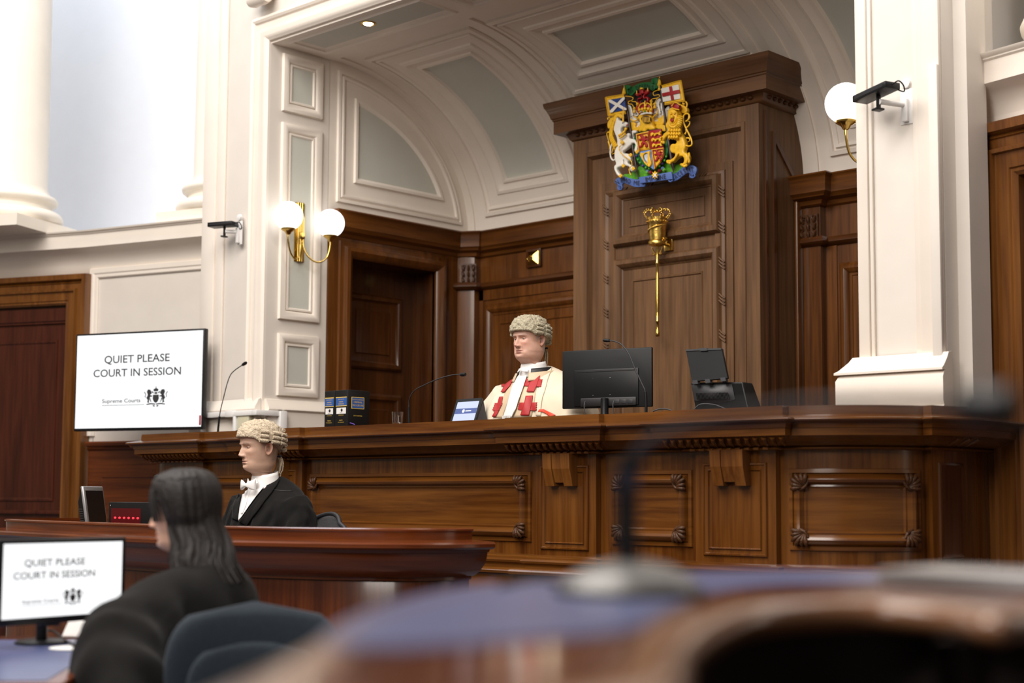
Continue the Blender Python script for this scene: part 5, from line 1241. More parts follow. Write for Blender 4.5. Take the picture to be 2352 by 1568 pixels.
# mantling
mw = M['awhite']
ml = relief('mantling', [(395, 470), (398, 445), (425, 455), (440, 490), (470, 530), (480, 500), (515, 545), (500, 590), (540, 600), (556, 640), (550, 700), (520, 760), (455, 755), (425, 700), (415, 640), (400, 560)], mw, 0.0, 0.03, 0.012)
rope('mantling_edge', [(420, 612), (470, 640), (540, 600)], 0.008, M['ayellow'], 0.035, ml)
relief('mantling_lining', [(425, 670), (470, 655), (500, 680), (490, 705), (520, 715), (545, 690), (545, 740), (500, 760), (450, 750)], M['ayellow'], 0.02, 0.02, 0.01, parent=ml)
rope('mantling_curl', [(480, 560), (505, 570), (520, 550), (505, 530), (488, 540)], 0.009, mw, 0.03, ml); rope('mantling_curl', [(405, 450), (425, 470), (440, 520), (450, 570)], 0.011, mw, 0.03, ml, taper=False)
mr = relief('mantling', [(700, 600), (740, 560), (715, 520), (720, 490), (745, 500), (740, 440), (770, 380), (800, 362), (815, 400), (830, 440), (840, 520), (880, 480), (910, 460), (900, 540), (870, 640), (830, 680), (760, 695), (710, 665)], mw, 0.0, 0.03, 0.012)
relief('mantling_lining', [(730, 650), (770, 640), (760, 605), (800, 600), (840, 570), (850, 640), (830, 685), (770, 695)], M['ayellow'], 0.02, 0.02, 0.01, parent=mr)
rope('mantling_curl', [(750, 570), (725, 575), (715, 545), (735, 530), (748, 548)], 0.009, mw, 0.03, mr); rope('mantling_curl', [(800, 375), (775, 400), (770, 450), (785, 500), (790, 550)], 0.011, mw, 0.03, mr)
rope('mantling_edge', [(705, 570), (740, 560), (760, 530), (765, 490)], 0.006, M['ayellow'], 0.035, mr)
for k, (x, y) in enumerate([(450, 530), (430, 580), (500, 660), (520, 630), (760, 470), (785, 430), (800, 520), (735, 620), (760, 600), (880, 510)]):
    relief('ermine_spot', [(x-8, y), (x, y-4), (x+10, y-2), (x+2, y+5)], M['ablack'], 0.032, 0.004, 0.001, smooth=False, parent=(ml if x < 600 else mr))
# helm
hm = relief('helm', [(545, 585), (600, 552), (660, 552), (700, 575), (708, 640), (720, 690), (745, 735), (700, 755), (660, 745), (620, 775), (580, 765), (553, 775), (568, 700), (560, 640)], M['ayellow'], 0.03, 0.05, 0.02)
relief('visor_opening', [(565, 600), (600, 580), (645, 578), (675, 600), (668, 640), (630, 660), (590, 652), (568, 630)], M['abrown'], 0.068, 0.016, 0.004, parent=hm)
for k in range(6):
    x = 578+k*17; rope('visor_bar', [(x, 588), (x-4, 620), (x+4, 655)], 0.004, M['ayellow'], 0.083, hm, n=3)
rope('helm_wing', [(545, 600), (500, 600), (470, 580)], 0.007, M['ayellow'], 0.05, hm); rope('helm_wing', [(700, 590), (735, 560), (760, 540)], 0.007, M['ayellow'], 0.05, hm)
# crown on the helm
cr = relief('crown', [(515, 480), (545, 440), (585, 420), (640, 420), (685, 445), (692, 480), (685, 535), (620, 540), (553, 555), (525, 520)], M['ared'], 0.04, 0.05, 0.015)
for P in ([(520, 485), (545, 435), (590, 415), (600, 460)], [(690, 485), (675, 440), (625, 415), (612, 455)], [(605, 385), (600, 450), (602, 500)]):
    rope('crown_arch', P, 0.007, M['ayellow'], 0.075, cr, wob=0.25)
rope('crown_band', [(530, 530), (605, 515), (688, 522)], 0.010, M['ayellow'], 0.075, cr); rope('crown_fur', [(555, 556), (620, 538), (690, 542)], 0.011, mw, 0.075, cr)
for x, y in ((535, 500), (570, 490), (605, 484), (645, 486), (680, 495)): sub(cr, lambda mb: mb.sphere(ap3(x, y, 0.082), 0.011, 10, 8), 'crown_fleuron', M['ayellow'])
for x, y, m_ in ((560, 522, 'lblue'), (600, 517, 'agreen'), (640, 516, 'ared')): sub(cr, lambda mb: mb.sphere(ap3(x, y, 0.088), 0.006, 8, 6), 'jewel', M[m_])
# crest lion
cl = relief('crest_lion', [(548, 250), (575, 235), (592, 260), (600, 290), (640, 250), (655, 262), (640, 300), (610, 320), (605, 350), (640, 340), (655, 370), (640, 410), (590, 425), (540, 420), (522, 385), (535, 355), (570, 350), (565, 315), (520, 330), (498, 300), (515, 290), (545, 300)], M['ared'], 0.04, 0.03, 0.012)
rope('sceptre', [(502, 305), (500, 262)], 0.005, M['ayellow'], 0.07, cl); rope('sword', [(640, 268), (636, 225)], 0.005, M['ayellow'], 0.07, cl)
relief('small_crown', [(545, 245), (548, 222), (560, 230), (572, 222), (580, 242)], M['ayellow'], 0.06, 0.02, 0.004, smooth=False, parent=cl)
# shield with garter
relief('order_circlet', [(470, 905), (480, 840), (540, 790), (700, 770), (840, 790), (890, 900), (895, 1000), (870, 1090), (800, 1180), (710, 1245), (610, 1230), (530, 1160), (485, 1060)], M['dgreen'], 0.035, 0.02, 0.006)
for k in range(12):
    a = R(200+k*12.5); x, y = 683+198*math.cos(a), 985-245*math.sin(a)
    sub(arms, lambda mb: mb.sphere(ap3(x, y, 0.053), 0.008, 8, 6), 'thistle', mat('violet_paint', (0.10, 0.03, 0.30), 0.4) if k % 3 == 0 else M['agreen'])
sh = relief('shield', [(483, 795), (570, 775), (640, 762), (660, 750), (730, 742), (805, 735), (825, 850), (845, 960), (842, 1060), (800, 1160), (722, 1245), (640, 1200), (560, 1110), (520, 1010), (500, 900)], M['ablack'], 0.055, 0.02, 0.004, smooth=False)
Q1 = [(492, 800), (648, 765), (675, 990), (525, 1015)]; Q2 = [(655, 760), (805, 738), (832, 968), (682, 988)]
Q3 = [(526, 1022), (678, 996), (716, 1240), (640, 1195), (562, 1110)]; Q4 = [(685, 992), (836, 968), (840, 1060), (800, 1150), (722, 1236)]
s1 = relief('quarter', Q1, M['ayellow'], 0.068, 0.012, 0.002, smooth=False, parent=sh); s2 = relief('quarter', Q2, M['ared'], 0.068, 0.012, 0.002, smooth=False, parent=sh)
s3 = relief('quarter', Q3, M['lblue'], 0.068, 0.012, 0.002, smooth=False, parent=sh); s4 = relief('quarter', Q4, M['ayellow'], 0.068, 0.012, 0.002, smooth=False, parent=sh)
def rope2(P, r, m, f): return rope('tressure', P, r, m, f, sh, n=1)
for q in (Q1, Q4):
    cx = sum(p[0] for p in q)/len(q); cy = sum(p[1] for p in q)/len(q)
    for k_ in (0.90, 0.80): rope2([(cx+(x-cx)*k_, cy+(y-cy)*k_) for x, y in q+[q[0]]], 0.0028, M['ared'], 0.077)
def rampant(cx, cy, k):
    P = [(-30, -60), (-10, -70), (0, -55), (8, -40), (30, -60), (40, -50), (26, -28), (44, -30), (46, -18), (24, -8), (20, 6), (34, 20), (46, 40), (40, 62), (24, 60), (26, 40), (6, 26), (0, 40), (-14, 60), (-38, 66), (-36, 52), (-20, 44), (-18, 22), (-6, 2), (-16, -14), (-38, -6), (-42, -20), (-22, -30)]
    relief('rampant_lion', [(cx+x*k, cy+y*k) for x, y in P], M['ared'], 0.080, 0.012, 0.004, parent=sh)
    rope('lion_tail', [(cx+26*k, cy+20*k), (cx+50*k, cy+0*k), (cx+44*k, cy-30*k), (cx+56*k, cy-48*k)], 0.004, M['ared'], 0.083, sh)
rampant(580, 888, 1.15); rampant(765, 1070, 1.0)
for k in range(3):
    cx, cy = 742+k*9, 795+k*68
    P = [(-66, 8), (-60, -14), (-40, -20), (-24, -4), (10, -10), (36, -8), (50, -22), (62, -14), (48, 4), (56, 22), (40, 24), (28, 10), (0, 12), (-10, 24), (-26, 24), (-22, 10), (-44, 12), (-56, 24)]
    relief('passant_lion', [(cx+x, cy+y-x*0.15) for x, y in P], M['ayellow'], 0.080, 0.012, 0.005, parent=sh)
relief('harp_frame', [(552, 1040), (590, 1035), (640, 1018), (660, 1012), (662, 1060), (670, 1200), (645, 1200), (645, 1060), (632, 1036), (590, 1058), (580, 1080), (610, 1150), (650, 1190), (610, 1170), (575, 1110)], M['ayellow'], 0.080, 0.014, 0.005, parent=sh)
mb = MB()
for k in range(6):
    p0, p1 = apx(594+k*9, 1062-k*5, .083), apx(612+k*7, 1118+k*12, .083); mb.tube([(p0[0], AY-0.083, p0[1]), (p1[0], AY-0.083, p1[1])], 0.0018, 5)
mb.build('harp_strings', M['awhite'], sh, smooth=60)
star = [(730+(42 if k % 2 == 0 else 24)*math.cos(k*math.pi/8), 1310+(52 if k % 2 == 0 else 30)*math.sin(k*math.pi/8)) for k in range(16)]
st = relief('star_badge', star, M['ayellow'], 0.07, 0.016, 0.003, smooth=False)
relief('saltire', [(712, 1285), (730, 1300), (745, 1285), (752, 1292), (738, 1310), (752, 1335), (744, 1340), (730, 1322), (715, 1340), (708, 1333), (722, 1311), (706, 1292)], M['awhite'], 0.082, 0.006, 0.002, smooth=False, parent=st)
for x, y, m_ in ((675, 1272, 'ared'), (780, 1252, 'ared'), (630, 1275, 'agreen'), (640, 1255, 'lblue'), (820, 1225, 'lblue'), (840, 1245, 'agreen')):
    sub(arms, lambda mb: ([mb.sphere(ap3(x+11*math.cos(t*1.256), y+11*math.sin(t*1.256), 0.03), 0.0075, 8, 6) for t in range(5)], mb.sphere(ap3(x, y, 0.038), 0.005, 8, 6)), 'flower', M[m_])
# unicorn
un = relief('unicorn', [(262, 590), (275, 585), (285, 625), (320, 640), (360, 650), (395, 672), (385, 705), (340, 712), (318, 745), (325, 790), (370, 810), (425, 800), (420, 850), (480, 870), (515, 910), (522, 990), (510, 1030), (490, 1015), (500, 930), (460, 915), (440, 935), (385, 985), (340, 1030), (400, 1050), (440, 1075), (445, 1120), (400, 1150), (460, 1205), (475, 1255), (445, 1262), (430, 1215), (365, 1180), (355, 1120), (345, 1190), (300, 1210), (270, 1230), (285, 1280), (320, 1330), (290, 1325), (258, 1280), (240, 1205), (260, 1180), (245, 1110), (245, 1030), (275, 930), (270, 850), (235, 760), (230, 680), (250, 640)], M['awhite'], 0.05, 0.035, 0.016)
relief('foreleg', [(440, 780), (470, 758), (505, 770), (500, 785), (470, 795), (462, 830), (470, 860), (450, 860)], M['awhite'], 0.03, 0.025, 0.012, parent=un)
MB().lathe([(0.001, 0.10), (0.007, 0.0), (0.006, -0.005)], ap3(332, 640, 0.08), 10).build('horn', M['ayellow'], un, smooth=60)
mb = MB()
for k in range(16):
    t = k/15; x = 232-30*math.sin(t*3.0)+80*max(0, t-0.6); y = 640+290*t
    q = apx(x, y, 0.07); mb.tube([(q[0], AY-0.07, q[1]), (q[0]-0.022, AY-0.075, q[1]-0.012), (q[0]-0.024, AY-0.065, q[1]-0.034)], [0.010, 0.008, 0.003], 7)
mb.build('mane', M['ayellow'], un, smooth=70)
rope('collar', [(275, 820), (310, 800), (345, 770), (372, 720)], 0.013, M['ayellow'], 0.09, un, wob=0.3); rope('coronet_collar', [(285, 850), (320, 830), (360, 795)], 0.009, M['ayellow'], 0.09, un, wob=0.3)
rope('chain', [(300, 870), (320, 920), (285, 960), (290, 1010), (340, 1070), (400, 1110), (435, 1140), (440, 1190), (410, 1220), (410, 1270), (430, 1310)], 0.005, M['ayellow'], 0.09, un, wob=0.4)
rope('tail', [(245, 1095), (215, 1125), (185, 1100), (172, 1040), (180, 960), (205, 880), (210, 830)], 0.009, M['awhite'], 0.06, un)
for P in ([(205, 850), (175, 800), (150, 775), (130, 800), (145, 860), (160, 900)], [(200, 830), (210, 790), (190, 760), (160, 770), (170, 810)], [(150, 890), (165, 960), (155, 990)], [(205, 940), (235, 980), (230, 1030), (195, 1050)], [(220, 960), (200, 1000), (190, 1040)]): rope('tail_tuft', P, 0.011, M['ayellow'], 0.06, un, taper=True)
relief('crown', [(222, 640), (228, 590), (250, 560), (300, 552), (330, 570), (325, 605), (275, 585), (240, 650)], M['ayellow'], 0.06, 0.03, 0.008, parent=un)
relief('plume', [(150, 700), (160, 650), (200, 600), (235, 560), (240, 590), (215, 640), (200, 690), (170, 735)], M['ayellow'], 0.03, 0.03, 0.012, parent=un)
rope('plume_curl', [(160, 640), (180, 620), (165, 595), (142, 600), (145, 622)], 0.008, M['ayellow'], 0.04, un)
for x, y in ((335, 1195), (425, 1062), (320, 905), (460, 1230), (505, 1020), (300, 1320)): sub(un, lambda mb: ([mb.sphere(ap3(x+12*math.cos(t*1.6), y+12*math.sin(t*1.6), 0.085), 0.008, 8, 6) for t in range(4)]), 'gilt_fetlock', M['ayellow'])
sub(un, lambda mb: mb.sphere(ap3(326, 662, 0.088), 0.004, 8, 6), 'eye', M['ablack'])
sub(un, lambda mb: mb.tube([ap3(372, 688, 0.085), ap3(392, 684, 0.085)], 0.004, 6), 'mouth', M['ared'])
# lion
li_ = relief('lion', [(920, 500), (960, 480), (1010, 490), (1045, 540), (1055, 600), (1055, 680), (1045, 760), (1080, 820), (1110, 890), (1120, 960), (1105, 1020), (1150, 1060), (1155, 1120), (1130, 1175), (1075, 1200), (1060, 1180), (1100, 1160), (1100, 1090), (1050, 1080), (1000, 1110), (960, 1150), (900, 1160), (885, 1140), (950, 1120), (1000, 1050), (950, 1030), (935, 980), (950, 935), (1010, 920), (1015, 890), (950, 860), (920, 820), (850, 880), (840, 905), (795, 900), (780, 870), (820, 850), (860, 800), (900, 760), (880, 700), (900, 640), (905, 560)], M['ayellow'], 0.05, 0.04, 0.018)
relief('foreleg', [(750, 700), (780, 685), (840, 690), (880, 710), (890, 745), (850, 770), (810, 745), (770, 735), (755, 720)], M['ayellow'], 0.03, 0.03, 0.012, parent=li_)
mb = MB()
for k in range(26):
    a = R(-150+k*11.5) if k < 15 else R(-150+(k-15)*15); rr = 78 if k < 15 else 56
    x, y = 968+rr*math.cos(a)*0.95, 610-rr*math.sin(a)*1.5
    p = [apx(968+(rr*s)*math.cos(a)*0.95, 610-(rr*s)*math.sin(a)*1.45, 0.085) for s in (0.7, 1.0, 1.22)]
    mb.tube([(p[0][0], AY-0.085, p[0][1]), (p[1][0], AY-0.095, p[1][1]), (p[2][0]+0.004, AY-0.08, p[2][1])], [0.010, 0.012, 0.004], 7)
for k in range(14):
    x, y = 905+(k % 5)*32, 740+(k//5)*42
    p = [apx(x, y, .085), apx(x+6, y+26, .085), apx(x+4, y+44, .085)]; mb.tube([(q[0], AY-0.085-0.006*(i == 1), q[1]) for i, q in enumerate(p)], [0.009, 0.011, 0.003], 7)
mb.build('mane', M['ayellow'], li_, smooth=70)
fc = relief('face', [(915, 530), (960, 500), (1005, 530), (1012, 590), (990, 650), (950, 680), (920, 650), (908, 590)], M['ayellow'], 0.09, 0.03, 0.014, parent=li_)
relief('mouth', [(925, 610), (945, 598), (955, 615), (948, 645), (932, 650)], M['ared'], 0.112, 0.012, 0.004, parent=fc)
sub(fc, lambda mb: (mb.sphere(ap3(940, 585, 0.118), 0.012, 10, 8), mb.sphere(ap3(925, 545, 0.112), 0.009, 8, 6), mb.sphere(ap3(970, 540, 0.112), 0.009, 8, 6)), 'muzzle', M['ayellow'])
lc = relief('crown', [(935, 440), (960, 420), (1000, 418), (1035, 445), (1035, 480), (1010, 500), (975, 490), (940, 470)], M['ared'], 0.08, 0.03, 0.01, parent=li_)
rope('crown_arch', [(935, 455), (960, 415), (990, 410), (1040, 440)], 0.006, M['ayellow'], 0.105, lc, wob=0.3); rope('crown_band', [(938, 475), (985, 490), (1030, 498)], 0.007, M['ayellow'], 0.105, lc)
relief('plume', [(1020, 430), (1070, 440), (1110, 460), (1140, 500), (1130, 535), (1080, 540), (1055, 510), (1040, 470)], M['ayellow'], 0.03, 0.03, 0.012, parent=li_)
rope('plume_curl', [(1120, 470), (1125, 420), (1100, 395), (1075, 405), (1080, 428), (1098, 422)], 0.009, M['ayellow'], 0.04, li_)
rope('tail', [(1110, 940), (1150, 950), (1185, 930), (1180, 870), (1150, 800), (1110, 720), (1080, 640), (1085, 570), (1120, 545), (1150, 560), (1140, 620), (1110, 640)], 0.009, M['ayellow'], 0.06, li_)
for P in ([(1140, 620), (1160, 590), (1155, 555)], [(1120, 720), (1150, 690), (1160, 650), (1140, 640)], [(1120, 850), (1150, 850), (1160, 880), (1135, 895)], [(1100, 800), (1115, 770), (1105, 740)]): rope('tail_tuft', P, 0.010, M['ayellow'], 0.065, li_, taper=True)
mb = MB()
for x, y in ((790, 875), (812, 900), (835, 905), (890, 1150), (910, 1160), (1075, 1190), (1095, 1200), (1115, 1190)): q = apx(x, y, 0.09); mb.sphere((q[0], AY-0.09, q[1]), 0.010, 8, 6)
mb.build('paw', M['ayellow'], li_, smooth=60)
mb = MB()
for k in range(10):
    q = apx(1010+0.0*k-6*k, 1045+9*k, 0.08); mb.sphere((q[0], AY-0.08, q[1]), 0.008, 8, 6); q = apx(1150+3*math.sin(k), 1040+12*k, 0.08); mb.sphere((q[0], AY-0.08, q[1]), 0.007, 8, 6)
mb.build('leg_fringe', M['ayellow'], li_, smooth=60)
# ================================================================ PEOPLE
def curve_fn(tab, col, sig=0.004):
    z = np.array([t[0] for t in tab]); v = np.array([t[col] for t in tab])
    g = np.linspace(z.min(), z.max(), 600); y = np.interp(g, z, v); dx = g[1]-g[0]
    k = int(sig*3/dx)+1; w = np.exp(-0.5*((np.arange(-k, k+1)*dx)/sig)**2); w /= w.sum()
    y = np.convolve(np.pad(y, k, mode='edge'), w, 'valid')
    return lambda q: np.interp(q, g, y)
HEAD = [(-0.30, 0.045, 0.085, 0.075), (-0.22, 0.036, 0.075, 0.062), (-0.17, 0.028, 0.066, 0.053), (-0.145, 0.030, 0.061, 0.049), (-0.130, 0.044, 0.060, 0.049), (-0.120, 0.070, 0.061, 0.052), (-0.108, 0.083, 0.066, 0.058), (-0.095, 0.088, 0.073, 0.0625), (-0.08, 0.088, 0.080, 0.0645), (-0.06, 0.089, 0.086, 0.069), (-0.04, 0.089, 0.092, 0.0725), (-0.02, 0.090, 0.097, 0.0750), (0.0, 0.091, 0.100, 0.0765), (0.02, 0.0965, 0.103, 0.0775), (0.04, 0.0965, 0.104, 0.0770), (0.06, 0.093, 0.101, 0.074), (0.08, 0.083, 0.092, 0.067), (0.095, 0.070, 0.079, 0.057), (0.107, 0.053, 0.060, 0.043), (0.115, 0.034, 0.038, 0.027), (0.119, 0.004, 0.004, 0.004)]
HDF, HDB, HW = (curve_fn(HEAD, i) for i in (1, 2, 3))
def gs(x, z, cx, cz, sx, sz): return np.exp(-((x-cx)/sx)**2-((z-cz)/sz)**2)
class Face:
    def __init__(s, **k):
        s.jaw = k.get('jaw', 1.0); s.nose = k.get('nose', 1.0); s.skin = k.get('skin', (0.60, 0.36, 0.26)); s.lip = k.get('lip', (0.42, 0.17, 0.14))
        s.brow = k.get('brow', (0.20, 0.13, 0.09)); s.side = k.get('side', None); s.flush = k.get('flush', 0.5); s.lid = k.get('lid', 0.35); s.wide = k.get('wide', 1.0); s.age = k.get('age', 0.0); s.browamt = k.get('browamt', 0.6); s.smile = k.get('smile', 1.0)
    def surf(s, a, z, off=0.0):
        w = HW(z)*s.wide*np.where(z < -0.02, 1+(s.jaw-1)*np.clip((-0.02-z)/0.05, 0, 1), 1); c = np.cos(a); sn = np.sin(a)
        x = (w+off)*np.sign(sn)*np.abs(sn)**0.9
        y = np.where(c > 0, -(HDF(z)+off)*np.abs(c)**0.95, (HDB(z)+off)*np.abs(c)**0.95)
        return x, y
    def build(s, mb, twist, zlow=-0.30):
        NA, NZ = 132, 150
        t = np.linspace(0, 1, NZ); zz = np.concatenate([np.linspace(zlow, -0.13, 18)[:-1], np.linspace(-0.13, 0.095, 110)[:-1], 0.095+0.024*np.sin(np.linspace(0, math.pi/2, 16))])
        NZ = len(zz); sA = np.linspace(-math.pi, math.pi, NA, endpoint=False); A = sA-0.5*np.sin(sA)
        Z, AA = np.meshgrid(zz, A, indexing='ij'); X, Y = s.surf(AA, Z)
        fr = np.clip(np.cos(AA)*3, 0, 1); d = np.zeros_like(X); k = s.nose
        h = np.interp(Z, [-0.055, -0.049, -0.044, -0.038, -0.02, 0.0, 0.012, 0.03], [0, 0.006, 0.020, 0.0255, 0.017, 0.007, 0.002, 0])*k
        w = np.interp(Z, [-0.05, -0.038, -0.02, 0.0, 0.01], [0.013, 0.0125, 0.0095, 0.0085, 0.011])
        d += h*np.exp(-np.abs(X/w)**2.2)
        for q in (-1, 1):
            d += 0.010*k*gs(X, Z, q*0.0135, -0.042, 0.0060, 0.0065)
            d -= 0.003*gs(X, Z, q*0.0205, -0.040, 0.003, 0.010)
            d -= 0.0115*gs(X, Z, q*0.031, 0.000, 0.0175, 0.0105); d -= 0.006*gs(X, Z, q*0.0155, 0.003, 0.006, 0.009)
            d += 0.0062*gs(X, Z, q*0.029, 0.0175, 0.019, 0.0065); d += 0.004*gs(X, Z, q*0.046, -0.024, 0.017, 0.014)
            d -= 0.0022*gs(X, Z, q*(0.026+0.0), -0.060, 0.004, 0.014)*(0.6+s.age); d -= 0.003*gs(X, Z, q*0.044, -0.062, 0.012, 0.014)*(1-0.5*s.age)
            d += 0.003*s.age*gs(X, Z, q*0.040, -0.082, 0.014, 0.012); d -= 0.0015*s.age*gs(X, Z, q*0.032, -0.016, 0.014, 0.003)
            d -= 0.0022*gs(X, Z, q*0.0245, -0.0715, 0.004, 0.004)
        lx = np.exp(-np.abs(X/0.021)**3)
        d += 0.0042*lx*np.exp(-((Z+0.0655)/0.0036)**2)+0.0052*lx*np.exp(-((Z+0.0765)/0.0042)**2)
        d -= 0.0042*np.exp(-np.abs(X/0.024)**4)*np.exp(-((Z+0.0708-0.0015*s.smile*(X/0.02)**2)/0.0014)**2)
        d -= 0.0035*gs(X, Z, 0, -0.087, 0.022, 0.005); d += 0.006*gs(X, Z, 0, -0.103, 0.017, 0.011); d -= 0.0012*gs(X, Z, 0, -0.058, 0.003, 0.006)
        Y = Y-d*fr
        col = np.zeros(X.shape+(3,)); base = np.array(s.skin); col[:] = base
        def blend(m, c): col[:] = col*(1-m[..., None])+np.array(c)*m[..., None]
        fl = fr*(gs(X, Z, 0.04, -0.03, 0.022, 0.022)+gs(X, Z, -0.04, -0.03, 0.022, 0.022)+0.8*gs(X, Z, 0, -0.038, 0.014, 0.014))
        blend(np.clip(fl, 0, 1)*0.5*s.flush, (base[0]*1.0, base[1]*0.66, base[2]*0.62))
        lm = fr*np.exp(-np.abs(X/0.0235)**4)*np.exp(-np.abs((Z+0.0710)/0.0078)**4); blend(np.clip(lm, 0, 1)*0.85, s.lip)
        blend(fr*np.exp(-np.abs(X/0.022)**4)*np.exp(-((Z+0.0708)/0.0013)**2)*0.8, (s.lip[0]*0.25, s.lip[1]*0.2, s.lip[2]*0.2))
        for q in (-1, 1):
            bz = 0.0215-0.25*np.maximum(0, np.abs(X)-0.036)-0.12*np.maximum(0, 0.022-np.abs(X))
            blend(fr*np.exp(-((X-q*0.032)/0.017)**4)*np.exp(-((Z-bz)/0.0042)**2)*s.browamt, s.brow)
            blend(fr*gs(X, Z, q*0.009, -0.0485, 0.0045, 0.002)*0.9, (0.10, 0.03, 0.025))
        if s.side:
            m = np.clip((np.abs(AA)-1.32)*6, 0, 1)*np.clip((Z+0.02-0.0*(AA))*60, 0, 1)*np.clip((0.2+Z), 0, 1)*5
            m2 = np.clip((np.abs(AA)-1.9)*5, 0, 1)*np.clip((Z+0.085)*50, 0, 1); blend(np.clip(np.maximum(m, m2), 0, 1)*s.side[1], s.side[0])
        V = np.stack([X, Y, Z], -1).reshape(-1, 3); C = col.reshape(-1, 3)
        F = [(i*NA+j, i*NA+(j+1) % NA, (i+1)*NA+(j+1) % NA, (i+1)*NA+j) for i in range(NZ-1) for j in range(NA)]
        F.append(tuple((NZ-1)*NA+j for j in range(NA)))
        V = [tuple(v) for v in V]; C = [tuple(c) for c in C]
        # eyelids
        for q in (-1, 1):
            ctr = (q*0.031, -0.0675, 0.0005)
            for up in (1, 0):
                n0 = len(V); nu, nv = 14, 7
                for j in range(nv+1):
                    for i in range(nu+1):
                        az = R(-78+156*i/nu); rr = 0.0133
                        if up: e0 = R(14-24*s.lid)*math.cos(az)**0.6; e1 = R(78)
                        else: e0 = R(-13)*math.cos(az)**0.6; e1 = R(-72)
                        el = e0+(e1-e0)*j/nv
                        V.append((ctr[0]+rr*math.cos(el)*math.sin(az), ctr[1]-rr*math.cos(el)*math.cos(az), ctr[2]+rr*math.sin(el)))
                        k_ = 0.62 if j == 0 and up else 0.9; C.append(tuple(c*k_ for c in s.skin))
                F += [(n0+j*(nu+1)+i, n0+j*(nu+1)+i+1, n0+(j+1)*(nu+1)+i+1, n0+(j+1)*(nu+1)+i) for j in range(nv) for i in range(nu)]
        # ears
        for q in (-1, 1):
            n0 = len(V); nr, nt = 9, 28; e0 = 0.0735*s.wide
            for layer in (0, 1):
                for j in range(nr+1):
                    r = j/nr
                    for i in range(nt):
                        t_ = 2*math.pi*i/nt; st, ct = math.sin(t_), math.cos(t_)
                        yy = 0.0175*r*ct*(1.0+0.18*st); zz_ = 0.0315*r*st
                        hel = 0.0085*math.exp(-((r-0.88)/0.13)**2)*(0.4+0.6*(0.5+0.5*math.sin(t_+0.3))) + (0.004*math.exp(-((r-0.62)/0.1)**2) if ct > -0.2 else 0)
                        con = -0.007*math.exp(-(r/0.42)**2)+0.006*gs(yy, zz_, -0.012, -0.003, 0.004, 0.006)
                        xx = e0+0.004+(hel+con if layer == 0 else -0.007)+0.42*(yy+0.010)
                        if layer == 1 and j == nr: xx += 0.007
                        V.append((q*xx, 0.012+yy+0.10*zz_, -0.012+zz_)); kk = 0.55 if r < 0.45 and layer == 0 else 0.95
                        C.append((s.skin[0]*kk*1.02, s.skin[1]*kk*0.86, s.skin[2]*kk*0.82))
            w_ = nt; m = (nr+1)*nt
            for L_ in (0, m):
                F += [(n0+L_+j*w_+i, n0+L_+j*w_+(i+1) % w_, n0+L_+(j+1)*w_+(i+1) % w_, n0+L_+(j+1)*w_+i) for j in range(nr) for i in range(nt)]
            F += [(n0+nr*w_+i, n0+nr*w_+(i+1) % w_, n0+m+nr*w_+(i+1) % w_, n0+m+nr*w_+i) for i in range(nt)]
        V = [twist(*v) for v in V]
        s.tints = C; mb.add(V, F); return mb
def twister(yaw, pitch=0.0, roll=0.0, z0=-0.16, z1=-0.09, sc=1.0):
    cp, sp_ = math.cos(R(pitch)), math.sin(R(pitch))
    def f(x, y, z):
        if z > -0.13: x, y, z = x*sc, y*sc, -0.13+(z+0.13)*sc
        t = min(1, max(0, (z-z0)/(z1-z0))); t = t*t*(3-2*t); a = R(yaw)*t; p = R(pitch)*t
        zc = z+0.10; y1 = y*math.cos(p)-zc*math.sin(p); z1_ = y*math.sin(p)+zc*math.cos(p)-0.10
        return (x*math.cos(a)-y1*math.sin(a), x*math.sin(a)+y1*math.cos(a), z1_)
    return f
def ringloft(mb, rings, seg=48, e=0.9, tilt=0.0):
    "closed stack of oval rings: (cx, cy, z, half width, half depth)"
    vs = []
    for cx, cy, z, hw, hd in rings:
        for k in range(seg):
            a = 2*math.pi*k/seg; c, s = math.cos(a), math.sin(a)
            yy = -hd*math.copysign(abs(c)**e, c); tl = tilt*min(1, max(0, (z+0.42)/0.24))
            vs.append((cx+hw*math.copysign(abs(s)**e, s), cy+yy, z+tl*(yy-0.02)))
    n = len(rings)
    fs = [(i*seg+k, i*seg+(k+1) % seg, (i+1)*seg+(k+1) % seg, (i+1)*seg+k) for i in range(n-1) for k in range(seg)]
    fs += [tuple(range(seg))[::-1], tuple((n-1)*seg+k for k in range(seg))]
    return mb.add(vs, fs)
def smooth_rings(rings, n=5):
    out = []
    for i in range(len(rings)-1):
        a, b, c, d = rings[max(i-1, 0)], rings[i], rings[i+1], rings[min(i+2, len(rings)-1)]
        for k in range(n):
            t = k/n
            out.append(tuple(0.5*((2*q)+(r_-p)*t+(2*p-5*q+4*r_-s_)*t*t+(3*q-p-3*r_+s_)*t**3) for p, q, r_, s_ in zip(a, b, c, d)))
    return out+[rings[-1]]
